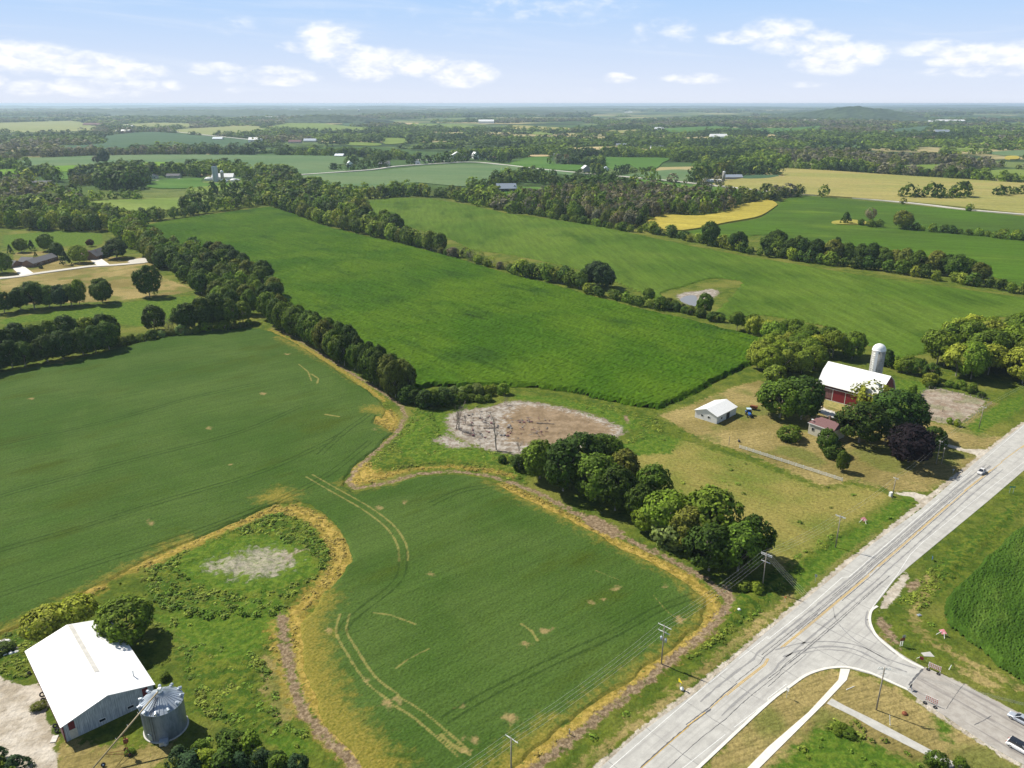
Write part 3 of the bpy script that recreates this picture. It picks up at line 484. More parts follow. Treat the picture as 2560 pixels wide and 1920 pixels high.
far_fields = [
 (KL(0, -300, 240, 0, 235, 600, 218, 760, 250, 850, 290, 560, 312, 0, 322, -300, 325), OLV, 'pale olive field furthest left under the horizon woods'), (KL(0, 1000, 252, 1300, 236, 1550, 236, 1750, 260, 1500, 282, 1150, 275), OLV, 'small pale olive field behind the long white barn'),
 (KL(0, 1460, 300, 1900, 270, 2212, 262, 2300, 300, 2212, 332, 1800, 340), OLV, 'pale field right of the far gravel road on the left'), (KL(0, 900, 350, 1300, 312, 1700, 342, 2150, 372, 2212, 400, 2180, 440, 1400, 460, 1100, 485, 700, 485, 250, 455, 900, 412), DKB, 'blue green field behind the grey brush at left'),
 (KL(0, 190, 550, 500, 530, 900, 517, 1500, 508, 2212, 514, 2512, 515, 2800, 520, 3062, 530, 3092, 570, 2852, 610, 3002, 650, 2592, 680, 2300, 645, 1900, 612, 1400, 572, 1000, 590, 300, 612, 100, 600), GRY, 'broad grey green field across the left middle distance'),
 (KL(0, -200, 650, 0, 640, 600, 602, 1100, 590, 1350, 572, 1700, 585, 1820, 615, 1300, 642, 600, 655, 0, 692, -200, 700), BRT, 'bright yellow green strip field at left'), (KL(0, 480, 672, 620, 662, 640, 710, 560, 725, 500, 720), GRN, 'small green plot between the left houses'),
 (KL(0, 1280, 745, 1720, 712, 1760, 755, 2100, 752, 2100, 772, 1600, 802, 1300, 795), GRN, 'corn field in front of the farm with the tall silo'), (KL(0, 820, 912, 1560, 882, 1900, 875, 1940, 900, 1600, 932, 1500, 985, 900, 1000, 760, 975), LGN, 'light green meadow behind the back hedge at left'),
 (KL(0, 1650, 800, 1850, 780, 2120, 775, 2060, 815, 1700, 830), LGN, 'yellow green meadow below the silo farm'),
 (KL(1, 380, 692, 1000, 652, 1700, 593, 2212, 605, 2800, 665, 2750, 690, 2500, 670, 2212, 705, 2050, 740, 1860, 780, 1700, 780, 1400, 752, 1250, 772, 1100, 790, 1050, 830, 700, 842, 640, 812, 480, 780), GRY, 'wide grey green field in front of the crossroads'),
 (KL(1, -50, 310, 0, 300, 350, 220, 500, 228, 760, 262, 1020, 278, 900, 312, 560, 312, 200, 302), LGN, 'pale green hill field left of centre near the horizon'), (KL(1, 755, 212, 950, 212, 920, 260, 770, 258), DKB, 'blue green field beyond the dark wood near the horizon'), (KL(1, 1270, 242, 1700, 250, 2100, 290, 2500, 320, 2500, 340, 1900, 292, 1400, 272), LGN, 'curving pale green field right of centre near the horizon'),
 (KL(1, 1100, 365, 1290, 372, 1295, 405, 1120, 418), LGN, 'small square green clearing between woods'), (KL(1, 800, 402, 1060, 412, 1050, 432, 800, 425), LGN, 'narrow pale clearing in the central woods'), (KL(1, 1170, 238, 1400, 236, 1350, 248, 1200, 248), WHT, 'thin tan stubble strip near the horizon'), (KL(1, 1950, 148, 2200, 145, 2300, 155, 2100, 160), WHT, 'tan stubble patch just under the horizon'), (KL(1, 1120, 125, 1250, 125, 1240, 140, 1130, 140), WHT, 'pale stubble spot under the horizon near the centre'),
 (KL(1, 1870, 822, 1990, 800, 2212, 790, 2442, 792, 2560, 795, 2780, 832, 2500, 872, 2212, 885, 1990, 858), GRN, 'green lawn around the dark house'), (KL(2, 60, 562, 150, 532, 330, 532, 360, 588, 600, 602, 560, 650, 0, 602), GRN, 'green field left of the white barn by the road'), (KL(2, 720, 532, 1000, 535, 1360, 540, 1300, 580, 1260, 622, 1180, 642, 1080, 632, 1000, 592, 880, 640, 760, 565), GRN, 'green field behind the row of spruces'),
 (KL(2, 960, 692, 1350, 642, 1590, 652, 1580, 702, 1480, 750, 1100, 712), GRY, 'grey green field right of the spruces'), (KL(2, 590, 712, 820, 698, 1560, 775, 2190, 835, 2260, 850, 2150, 880, 1900, 885, 1640, 872, 1300, 832, 850, 765, 650, 775), GRN, 'bright green strip between road and grey wood'), (KL(2, 490, 455, 700, 445, 930, 440, 920, 480, 750, 492, 580, 492), WHT, 'tan wheat stubble field in the right middle distance'), (KL(2, 1020, 450, 1200, 465, 1190, 490, 1080, 492, 1000, 470), WHT, 'smaller tan stubble field beside the wheat field'), (KL(2, 150, 515, 310, 513, 310, 526, 160, 528), WHT, 'thin stubble strip behind the green field'),
 (KL(2, 0, 160, 130, 152, 150, 172, 0, 178), OLV, 'pale strip at the horizon centre'), (KL(2, 200, 165, 320, 162, 320, 180, 200, 182), WHT, 'tan strip at the horizon right of centre'), (KL(2, 640, 148, 730, 148, 720, 165, 640, 165), WHT, 'tan plot below the horizon right of centre'), (KL(2, 720, 168, 910, 170, 900, 186, 730, 188), WHT, 'wider tan plot below the horizon right of centre'), (KL(2, 0, 255, 300, 270, 500, 280, 480, 305, 200, 300, 0, 285), HAY, 'brownish hay field right of centre in the distance'), (KL(2, 610, 300, 900, 302, 1110, 295, 1060, 325, 700, 312), HAY, 'brown meadow edge in the right distance'), (KL(2, 1160, 300, 1300, 285, 1750, 265, 2000, 285, 2212, 280, 2400, 285, 2200, 330, 1900, 300, 1500, 318), GRN, 'green hillside field on the far right'),
 (KL(2, 1580, 468, 1690, 462, 1690, 485, 1590, 490), WHT, 'bare sandy mound in the right woods'), (KL(2, 1910, 530, 2020, 520, 2010, 552, 1930, 555), WHT, 'small sandy patch in the right woods'),
 (KL(2, 1160, 1100, 1230, 1062, 1300, 1032, 1600, 1042, 1880, 1002, 1890, 962, 2060, 930, 2212, 902, 2290, 940, 2262, 970, 2150, 1040, 2000, 1075, 1850, 1100, 1480, 1168, 1230, 1142), YLW, 'yellow ripe grain patch beside the grey wood'),
 (KL(2, 1730, 765, 1990, 718, 2212, 700, 2382, 700, 2250, 660, 2212, 630, 2612, 642, 3362, 692, 3700, 712, 4312, 752, 4600, 790, 4600, 1060, 4424, 1025, 3512, 930, 2532, 855, 2212, 828, 1900, 790), HAY, 'long tan hay field on the right beyond the straight road'), (KL(2, 2020, 690, 2300, 690, 2212, 715, 2000, 720), DKB, 'dark green corner left of the tan hay field'),
 (KL(3, 0, 283, 210, 280, 430, 262, 560, 272, 220, 322, 0, 332), GRN, 'green field left of the wooded hill'), (KL(3, 960, 302, 1200, 280, 1400, 262, 1350, 320, 1100, 325), DKB, 'green field below the wooded hill'), (KL(3, 1740, 415, 2000, 418, 2300, 428, 2300, 452, 2000, 445, 1740, 432), WHT, 'tan stubble strip at the far right'), (KL(3, 1890, 492, 2212, 472, 2400, 475, 2400, 525, 2212, 525, 2000, 512), GRY, 'grey green field at the far right edge'), (KL(3, 1520, 452, 1890, 462, 1880, 480, 1540, 475), LGN, 'narrow green field right of the woods'),
 (KL(3, 900, 612, 1250, 602, 1620, 602, 1600, 662, 1350, 670, 950, 635), LGN, 'light green meadow behind the long hedge at right'), (KL(3, 210, 578, 490, 590, 480, 615, 220, 615), OLV, 'small pale meadow behind the hedge'), (KL(3, 1990, 645, 2300, 650, 2300, 745, 2000, 715, 1700, 672), LGN, 'yellow green meadow at the right edge'), (KL(3, 2060, 525, 2160, 525, 2160, 550, 2060, 550), YLW, 'small yellow plot near the right edge'), (KL(3, 450, 445, 750, 430, 780, 458, 460, 462), GRY, 'narrow green clearing in the right woods'), (KL(3, 0, 340, 60, 342, 60, 375, 0, 378), WHT, 'little stubble plot in front of the wooded hill')]
for i, (P, cc, lab) in enumerate(far_fields):
    yy = sum(p[1] for p in P) / len(P); flat('crop_field', P, .25 + .02 * i + yy * 4e-4, cc[0], cc[1], lab)
flat('crop_field', smooth(KL(3, 555, 1095, 700, 1078, 870, 1100, 860, 1120, 700, 1120, 580, 1115), 2, True), 1.6, (.35, .3, .07), (.25, .24, .05), 'small yellow clearing round a lone pine in the right hand field')
# ================================================================== ROADS
def road_mat():
    m = bpy.data.materials.new('worn_concrete_road'); m.use_nodes = True; k = NT(m.node_tree); b = k.n['Principled BSDF']; g = k.new('ShaderNodeNewGeometry').outputs['Position']
    v = k.mapping(g, -ROADDIR, (1, 1, 1)); sp = k.new('ShaderNodeSeparateXYZ'); k.l.new(v, sp.inputs[0]); u, w = sp.outputs[0], sp.outputs[1]
    n1 = k.noise(g, .35, 5, .65); n2 = k.noise(k.mapping(v, 0, (.03, 1.1, 1)), 1, 5, .65); n3 = k.noise(g, 4, 3, .7)
    c = k.mix(k.mapr(n1, .35, .65), (.37, .36, .335), (.45, .44, .41)); c = k.mix(k.m('MULTIPLY', k.mapr(n2, .48, .68), .6), c, (.27, .26, .25))
    # transverse joints
    md = k.m('ABSOLUTE', k.m('SUBTRACT', k.m('FRACT', k.m('DIVIDE', k.m('ADD', u, k.m('MULTIPLY', k.m('SUBTRACT', k.noise(g, .5, 3), .5), .5)), 12.)), .5)); jt = k.mapr(md, .012, .004)
    c = k.mix(k.m('MULTIPLY', jt, k.mapr(n1, .4, .55, .1, .6)), c, (.13, .13, .13))
    f = k.mapr(n3, .25, .75, .92, 1.08, False); cc = k.new('ShaderNodeCombineColor')
    for i in range(3): k.l.new(f, cc.inputs[i])
    c = k.mix(1., c, cc.outputs[0], 'MULTIPLY')
    k.l.new(c, b.inputs[0]); b.inputs['Roughness'].default_value = .85; return m
JCT = []
MT['road'] = road_mat()
MT['line'] = mat('worn_white_line_paint', (.66, .66, .64), .7, 0, .12, 2); MT['yline'] = mat('worn_yellow_line_paint', (.52, .34, .08), .7, 0, .22, 2); MT['seal'] = mat('dark_crack_sealant', (.1, .1, .105), .7, 0, .2, 2); MT['walk'] = mat('fresh_concrete', (.66, .63, .57), .85, 0, .07, .7); MT['walk2'] = mat('old_concrete_path', (.42, .41, .38), .85, 0, .12, .7)
def asph():
    m = bpy.data.materials.new('worn_side_road_asphalt'); m.use_nodes = True; k = NT(m.node_tree); b = k.n['Principled BSDF']; g = k.new('ShaderNodeNewGeometry').outputs['Position']
    p, q = S(2310, 1690), S(2560, 1830); a = math.atan2(q[1] - p[1], q[0] - p[0]); v = k.mapping(g, -a, (.05, 1.0, 1)); n = k.noise(v, 1, 4, .6); n2 = k.noise(g, .5, 5, .65)
    c = k.mix(k.mapr(n2, .35, .65), (.3, .275, .245), (.38, .355, .32)); c = k.mix(k.m('MULTIPLY', k.mapr(n, .5, .68), .75), c, (.17, .155, .15)); k.l.new(c, b.inputs[0]); b.inputs['Roughness'].default_value = .85; return m
MT['asph'] = asph()
def sheet(name, poly, z, m, label=None, kind='structure', base=-.3):
    b = MB(); b.prism(poly, base, z); o = b.build(name, m)
    return tag(o, label, None, kind=kind)
sheet('road', ROAD, .06, MT['road'], 'pale concrete two lane highway with a side road junction')
ASPH = SL(2271, 1724, 2311, 1669, 2363, 1690, 2397, 1706, 2560, 1789, 2748, 1885, 2748, 2008, 2560, 1911, 2470, 1861, 2412, 1822, 2342, 1776, 2298, 1747)
sheet('side_road_surface', ASPH, .075, MT['asph'], 'darker worn asphalt of the side road beyond the concrete', base=.0)
sheet('pavement', SIDEWALK[0], .1, MT['walk'], 'bright new concrete sidewalk beside the highway')
sheet('path', PATH2, .05, MT['walk2'], 'old grey concrete path branching right from the sidewalk')
def strip_obj(name, lines, z, m, label, jit=0., step=1.2, seed=1, th=.012, kind='structure'):
    """thin painted strips; lines = (points, width)"""
    R = random.Random(seed); b = MB()
    for pts, w in lines:
        P = [np.array(p, float) for p in pts]; Q = []
        for i in range(len(P) - 1):
            L = np.linalg.norm(P[i + 1] - P[i]); n = max(1, int(L / step))
            for j in range(n): Q.append(P[i] + (P[i + 1] - P[i]) * j / n)
        Q.append(P[-1]); lo = []; hi = []
        for i in range(len(Q)):
            d = Q[min(i + 1, len(Q) - 1)] - Q[max(i - 1, 0)]; d = d / (np.linalg.norm(d) + 1e-9); n = np.array([-d[1], d[0]]); o = R.uniform(-jit, jit); ww = w * .5 * (1 + (R.uniform(-.5, .5) if jit else 0))
            lo.append(Q[i] + n * (o - ww)); hi.append(Q[i] + n * (o + ww))
        o0 = len(b.v); n = len(Q)
        b.v += [(p[0], p[1], z) for p in lo] + [(p[0], p[1], z) for p in hi] ; fs = [(i, i + 1, n + i + 1, n + i) for i in range(n - 1)]
        b.f += [tuple(o0 + q for q in f) for f in fs]; b.mi += [0] * len(fs)
    o = b.build(name, m); return tag(o, label, None, kind=kind)
def dashed(pts, w, frac, seg, seed):
    R = random.Random(seed); P = [np.array(p, float) for p in pts]; out = []; tot = 0
    for i in range(len(P) - 1):
        L = np.linalg.norm(P[i + 1] - P[i]); d = (P[i + 1] - P[i]) / L; s = 0
        while s < L:
            l = seg * R.uniform(.5, 1.5); e = min(L, s + l)
            if R.random() < frac: out.append(([P[i] + d * s, P[i] + d * e], w * R.uniform(.8, 1.1)))
            s = e
    return out
CEN = SL(1562, 1960, 1601, 1920) + TL(B3, 1400, 1400, 1520, 1300, 1720, 1150, 1850, 1030, 1960, 940, 2180, 770) + TL(B4, 0, 715, 130, 610, 290, 480, 460, 340, 620, 205, 870, -5) + TL(M4, 950, 1095, 1130, 940, 1300, 790, 1500, 615, 1700, 440, 1960, 235, 2212, 50, 2500, -190)
WL = TL(B3, 700, 1790, 850, 1659, 1330, 1240, 1600, 1010, 1960, 720, 2212, 520) + TL(B4, 0, 550, 330, 290, 640, 15) + TL(M4, 700, 1185, 1180, 770, 1480, 510)
WL2 = TL(M4, 1480, 510, 1840, 195, 2212, -125)
WR = TL(B3, 1350, 1760, 1480, 1659, 1920, 1310, 2212, 1085) + TL(B4, 0, 1058, 160, 935)
WR2 = TL(B4, 900, 275, 1000, 140, 1110, 0) + TL(M4, 1110, 1175, 1230, 990, 1330, 890, 1600, 670, 1900, 430, 2212, 190, 2400, 40)
strip_obj('white_edge_lines', dashed(WL, .16, .92, 8, 1) + dashed(WL2, .14, .8, 6, 2) + dashed(WR, .15, .95, 8, 3) + dashed(WR2, .14, .9, 8, 4), .078, MT['line'], 'white painted edge lines of the highway')
strip_obj('yellow_centre_lines', dashed(pairl(CEN, .16), .17, .72, 11, 5) + dashed(pairl(CEN, -.16), .17, .72, 11, 6), .082, MT['yline'], 'worn double yellow centre line of the highway')
SEAL = [(pairl(CEN, .9)[6:12], .12), (CEN[0:5], .3), (pairl(CEN, .5)[3:7], .2), (pairl(CEN, .45)[10:19], .14), (pairl(CEN, 1.6)[8:20], .12), (pairl(CEN, -.6)[12:20], .16), (pairl(CEN, 2.0)[12:19], .1),
        (pairl(CEN, -3.6)[0:14], .11), (TL(B4, 0, 890, 200, 740, 330, 640, 480, 510, 620, 390, 850, 180, 1050, 0), .15), (TL(B4, 0, 960, 120, 850, 330, 680), .1), (TL(B4, 850, 380, 880, 380), .3), (TL(B4, 1215, 945, 1350, 790), .35), (TL(B4, 1540, 1150, 1640, 1000, 1700, 930), .12), (TL(B4, 1780, 1290, 1900, 1230, 1930, 1210), .15)]
strip_obj('crack_sealant', [(p, w) for p, w in SEAL], .0795, MT['seal'], 'dark sealed cracks along the highway', jit=.05, step=.6, seed=4)
MT['tyre_mark'] = mat('faint_tyre_polish', (.25, .245, .24), .8, 0, .08, 2)
strip_obj('tyre_marks', [(smooth(TL(B4, 130, 700, 300, 640, 520, 610, 760, 640, 1000, 760, 1200, 830), 5), .5), (smooth(TL(B4, 60, 640, 300, 580, 560, 570, 800, 610, 1010, 710, 1280, 800), 5), .35), (smooth(TL(B4, 240, 680, 480, 640, 700, 660, 950, 760), 5), .25), (smooth(TL(B4, 400, 400, 560, 480, 800, 600, 1050, 740), 5), .25),
       (smooth(TL(B4, 560, 270, 600, 400, 760, 560, 1000, 690), 5), .2), (smooth(TL(B4, 860, 300, 850, 420, 960, 560, 1100, 680), 5), .3), (pairl(CEN, 2.7)[4:20], .45), (pairl(CEN, -2.5)[4:20], .4), (pairl(CEN, 1.2)[10:20], .5)], .0745, MT['tyre_mark'], 'faint dark tyre marks curving through the junction', jit=.05, seed=9)
# raised pale kerb round the corners
def kerb(name, pts, w, h, label):
    P = smooth(pts, 4); a = pairl(P, w / 2); c = pairl(P, -w / 2); b = MB(); n = len(P)
    vs = [(p[0], p[1], z) for z in (-.1, h) for q in (a, c) for p in q]; fs = []
    for i in range(n - 1):
        A0, C0, A1, C1 = i, n + i, 2 * n + i, 3 * n + i
        fs += [(A1, C1, C1 + 1, A1 + 1), (A0, A0 + 1, A1 + 1, A1), (C0, C1, C1 + 1, C0 + 1)]
    fs += [(0, n, 3 * n, 2 * n), (n - 1, 3 * n - 1, 4 * n - 1, 2 * n - 1)]
    b.add(vs, fs); o = b.build(name, MT['walk']); return tag(o, label, 'kerb', kind='structure')
kerb('kerb', SL(1600, 2070, 1700, 1962, 1752, 1914) + TL(B4, 0, 1098, 190, 955, 330, 858, 480, 805, 620, 788, 720, 795, 900, 845, 1100, 935, 1210, 985), .6, .13, 'pale concrete kerb curving round the sidewalk corner')
kerb('kerb', TL(B4, 945, 262, 893, 300, 878, 380, 905, 465, 960, 545, 1100, 660, 1200, 730, 1345, 800), .6, .13, 'pale concrete kerb on the cornfield side of the junction')
sheet('concrete_slab', TL(B4, 1320, 665, 1400, 655, 1440, 700, 1350, 695), .06, MT['walk2'], 'grey gravel patch in the grass by the barricade')
# far lanes
MT['lane'] = mat('pale_far_lane', (.5, .47, .42), .9, 0, .06, .05)
for nm, pts, w, lab in (('road', KL(1, 380, 684, 700, 662, 1000, 640, 1200, 612, 1450, 594, 1720, 578, 1800, 574, 1950, 578, 2212, 605, 2500, 640, 2760, 664, 3000, 684, 3300, 712, 3690, 748, 4000, 782, 4424, 830), 8.5, 'long straight rural road crossing behind the fields'), ('road', KL(3, 270, 850, 700, 880, 1300, 936, 1700, 984, 2212, 1028, 2700, 1072), 7.5, 'straight rural road along the front of the tan hay field'),
       ('road', KL(1, 1790, 574, 1500, 560, 1200, 545), 7, 'far side lane leaving the crossroads to the left'), ('road', KL(0, 1440, 303, 1600, 322, 1830, 346, 2150, 380, 2290, 395), 9, 'pale gravel road in the far left distance'),
       ('road', KL(0, -300, 1590, 0, 1577, 200, 1556, 290, 1540, 640, 1492, 800, 1472, 1000, 1462, 1250, 1440), 6.5, 'light asphalt cul-de-sac road at left'), ('road', KL(0, 1290, 732, 1450, 735, 1560, 718), 5, 'short white driveway by the left farm road'), ('road', KL(2, 50, 815, 160, 812, 350, 790), 5, 'gravel drive of the dark house'), ('road', KL(2, 1470, 748, 1600, 735, 1700, 735, 1830, 735), 6, 'farm drive by the small silo farm'), ('road', KL(0, 0, 335, 200, 328, 500, 325, 620, 318), 9, 'far pale road behind the left wood'), ('road', KL(3, 1560, 232, 1300, 240), 9, 'far pale track by the hill')):
    z = .1 + (sum(p[1] for p in pts) / len(pts)) * 6e-4 + .3 * (w > 7)
    a = pairl(smooth(pts, 3), w / 2); c = pairl(smooth(pts, 3), -w / 2); sheet(nm, a + c[::-1], z, MT['lane'], lab)
cu = K(0, 1235, 1425); sheet('road', [(cu[0] + 11 * math.cos(t * .5236), cu[1] + 11 * math.sin(t * .5236)) for t in range(12)], .46, MT['lane'], 'round turning head of the cul-de-sac')
for P, lab in ((KL(0, 100, 1480, 200, 1470, 290, 1535, 180, 1560), 'white concrete driveway of the left house'), (KL(0, 780, 1420, 880, 1412, 950, 1462, 850, 1475), 'white concrete driveway of the hip roof house')):
    sheet('driveway', P, .5, MT['walk'], lab)
POND = TL(T7, 1450, 175, 1500, 140, 1580, 135, 1600, 170, 1590, 225, 1530, 215)
mw = bpy.data.materials.new('pond_water'); mw.use_nodes = True; pb = mw.node_tree.nodes['Principled BSDF']; pb.inputs['Base Color'].default_value = (.2, .19, .18, 1); pb.inputs['Roughness'].default_value = .3; sheet('pond', smooth(POND, 3, True), .12, mw, 'small silver pond among the shrubs')
# wooded hills
def hill(name, cx, cy, rx, ry, h, label, seed):
    n = 46; a = np.linspace(-1, 1, n); X, Y = np.meshgrid(a, a); r2 = X * X + Y * Y; z = h * np.clip(1 - r2, 0, 1) ** 1.3 * (.8 + .4 * fbm(X * 3 + seed, Y * 3, .8)) + np.random.default_rng(seed).random(X.shape) * 9 * (r2 < .97) - 2 * (r2 >= .97)
    me = np_mesh(name, np.stack([(cx + X * rx).ravel(), (cy + Y * ry).ravel(), z.ravel()], 1), grid_faces(n, n), MT['hill']); o = bpy.data.objects.new(name, me); link(o); tag(o, label, 'hill', kind='structure')
mh = bpy.data.materials.new('wooded_hillside'); mh.use_nodes = True; k_ = NT(mh.node_tree); g_ = k_.new('ShaderNodeNewGeometry').outputs['Position']
k_.l.new(k_.mix(k_.mapr(k_.noise(g_, .004, 5, .65), .4, .6), (.022, .05, .016), (.045, .08, .022)), k_.n['Principled BSDF'].inputs[0]); k_.n['Principled BSDF'].inputs['Roughness'].default_value = .95; MT['hill'] = mh
hc = K(3, 880, 215); hill('hills', hc[0], hc[1] + 300, 560, 600, 90, 'dark wooded hill rising in the right distance', 1); hc = K(3, 450, 205); hill('hills', hc[0], hc[1] + 250, 420, 400, 42, 'low wooded shoulder left of the hill', 2)
hc = K(1, 600, 235); hill('hills', hc[0], hc[1] + 200, 420, 300, 38, 'rounded dark wood on a rise left of centre', 3)
R_ = random.Random(11)
for i in range(26):
    y = R_.choice([9000, 12000, 16000, 21000, 27000]) * R_.uniform(.85, 1.15); x = R_.uniform(-.72, .72) * y
    hill('hills', x, y, R_.uniform(.09, .2) * y, R_.uniform(400, 1100), R_.uniform(18, 34) + y / 26000 * 40, 'blue wooded ridge low on the horizon', 20 + i)
# ================================================================== VEGETATION
def crown_arr(kind, seed, n, size, nclus=60):
    """unit tree: height 1, diameter 1; returns (4n,3) leaf-clump corners"""
    R = np.random.default_rng(seed)
    P = dict(round=(.53, .47, .5, .26), oval=(.52, .48, .5, .2), spread=(.66, .34, .5, .25), shrub=(.42, .56, .5, .25), conifer=(.5, .5, .5, .1), sparse=(.6, .4, .5, .4), bare=(.5, .5, .5, .3))[kind]
    cz, rz, rr, irr = P
    u = R.random(nclus) * 2 - 1; th = R.random(nclus) * 6.283
    if kind in ('round', 'shrub', 'oval', 'spread'): u = np.where(u < -.9, -u, u)
    s = np.sqrt(1 - u * u); rad = 1 - irr * R.random(nclus)
    lob = 1 + .16 * np.sin(th * 2 + seed) + .1 * np.sin(th * 3 + 2 * seed)
    C = np.stack([s * np.cos(th) * rr * rad * lob * .8, s * np.sin(th) * rr * rad * lob * .8, cz + u * rz * rad * .84], 1)
    if kind == 'conifer':
        t = R.random(nclus) ** .8; q = (1 - t) * .42 + .03; C = np.stack([np.cos(th) * q, np.sin(th) * q, .08 + t * .88], 1)
    cr = (.155 if kind != 'sparse' else .12) * (60 / nclus) ** .55 * (.75 + .5 * R.random(nclus)); 
    if kind == 'conifer': cr *= .6
    ci = R.integers(0, nclus, n); d = R.normal(size=(n, 3)); d /= np.linalg.norm(d, axis=1)[:, None]
    out = C[ci] - np.array([0, 0, cz]); out[:, 2] *= .9; on = np.linalg.norm(out, axis=1)[:, None] + 1e-6
    d = np.where(((d * out).sum(1) < 0)[:, None], -d, d)                 # leaves sit on the outer side of their clump
    pos = C[ci] + d * cr[ci][:, None] * (.75 + .35 * R.random(n))[:, None]
    nrm = d * .9 + out / on * .6 + R.normal(size=(n, 3)) * .4 + np.array([0, 0, .25]); nrm /= np.linalg.norm(nrm, axis=1)[:, None]
    t = np.cross(nrm, R.normal(size=(n, 3))); t /= np.linalg.norm(t, axis=1)[:, None]; b = np.cross(nrm, t)
    hs = size * (.6 + .8 * R.random(n))[:, None] * .5; asp = .75
    V = np.stack([pos - t * hs - b * hs * asp, pos + t * hs - b * hs * asp * .6, pos + t * hs * .8 + b * hs * asp, pos - t * hs * .7 + b * hs * asp], 1)
    V[:, :, 2] = np.maximum(V[:, :, 2], .01); return V.reshape(-1, 3)
def quads(n): return np.arange(4 * n).reshape(n, 4)
KIND = dict(round=(5200, .05, 120), oval=(4600, .05, 105), spread=(4000, .052, 90), shrub=(1900, .08, 44), conifer=(2200, .05, 90), sparse=(1300, .06, 30), bare=(700, .04, 40))
NVAR = 3; PC = {}; PT = {}
for kd, (n, sz, nc) in KIND.items():
    for s in range(NVAR):
        V = crown_arr(kd, 10 + s * 7 + len(kd), n, sz, nc); PC[kd, s] = np_mesh('crown_' + kd, V, quads(n), MT['leaf'])
        b = MB(); R = random.Random(s); top = .85 if kd == 'conifer' else .5; b.tube((0, 0, -.01), (.01, .01, top), .022, .01, 7)
        if kd != 'conifer':
            for i in range(5):
                a = i * 1.26 + R.random(); b.tube((0, 0, .2 + .05 * i), (math.cos(a) * .27, math.sin(a) * .27, .5 + .06 * i), .011, .004, 5)
                b.tube((math.cos(a) * .12, math.sin(a) * .12, .35 + .05 * i), (math.cos(a + .6) * .3, math.sin(a + .6) * .3, .62 + .05 * i), .007, .003, 4)
        me = bpy.data.meshes.new('trunk'); me.from_pydata(b.v, [], b.f); me.materials.append(MT['wood_pole']); PT[kd, s] = me
LOW = {}
for kd in KIND:
    for lv, (n, sz, nc) in enumerate(((520, .115, 34), (120, .2, 16), (36, .34, 9))):
        for s in range(3): LOW[kd, lv, s] = crown_arr(kd, 50 + s, n if kd != 'sparse' else n * 2 // 3, sz if kd not in ('bare', 'conifer') else sz * .75, nc)
DKG = (.043, .078, .01); MDG = (.078, .125, .013); LTG = (.135, .195, .018); YLG = (.185, .225, .028); OLG = (.11, .13, .022); GYB = (.15, .14, .095); PUR = (.013, .008, .012); BLG = (.036, .07, .026); WIL = (.16, .21, .06)
CN = {DKG: 'dark green', MDG: 'green', LTG: 'light green', YLG: 'yellow green', OLG: 'olive green', GYB: 'grey thinly leaved', PUR: 'dark purple', BLG: 'deep blue green', WIL: 'pale willowy green'}
HOLD = []   # dict per tree
def plant(p, h, w, col, kd='round', label=None, row=None, cat='tree', name='tree'):
    HOLD.append(dict(x=p[0], y=p[1], h=h, w=w, col=col, kd=kd, label=label, row=row, cat=cat, name=name))
def jitc(c, r, a=.24): f = 1 + r.uniform(-a, a); q = r.uniform(-.15, .22); return (min(1, c[0] * f * (1 + q)), min(1, c[1] * f * (1 + q * .35)), min(1, c[2] * f))
def rowtrees(pts, sp, width, h, wr, cols, kds, phrase, seed, name='tree', cat='tree'):
    r = random.Random(seed); P = [np.array(p, float) for p in pts]
    acc = 0
    for i in range(len(P) - 1):
        L = np.linalg.norm(P[i + 1] - P[i]); d = (P[i + 1] - P[i]) / L; n = np.array([-d[1], d[0]])
        while acc < L:
            q = P[i] + d * acc + n * r.uniform(-width, width) * .5; hh = r.uniform(*h)
            plant(q, hh, hh * r.uniform(*wr), r.choice(cols), r.choice(kds), None, phrase, cat, name); acc += sp * r.uniform(.7, 1.3)
        acc -= L
def wood(poly, sp, h, wr, cols, kds, phrase, seed, name='tree', cat='tree', drop=.1):
    r = random.Random(seed); P = np.array(poly); j = 0; y = P[:, 1].min()
    while y < P[:, 1].max():
        x = P[:, 0].min() + (j % 2) * sp * .5
        while x < P[:, 0].max():
            q = (x + r.uniform(-.32, .32) * sp, y + r.uniform(-.32, .32) * sp)
            if r.random() > drop and inside(q, poly):
                hh = r.uniform(*h); plant(q, hh, hh * r.uniform(*wr), r.choice(cols), r.choice(kds), None, phrase, cat, name)
            x += sp
        y += sp * .87; j += 1
def pt(t, items):
    for u, v, h, w, c, kd, lab in items: plant(T(t, u, v), h, w, c, kd, lab, cat='shrub' if kd == 'shrub' else 'tree', name='shrub' if kd == 'shrub' else 'tree')
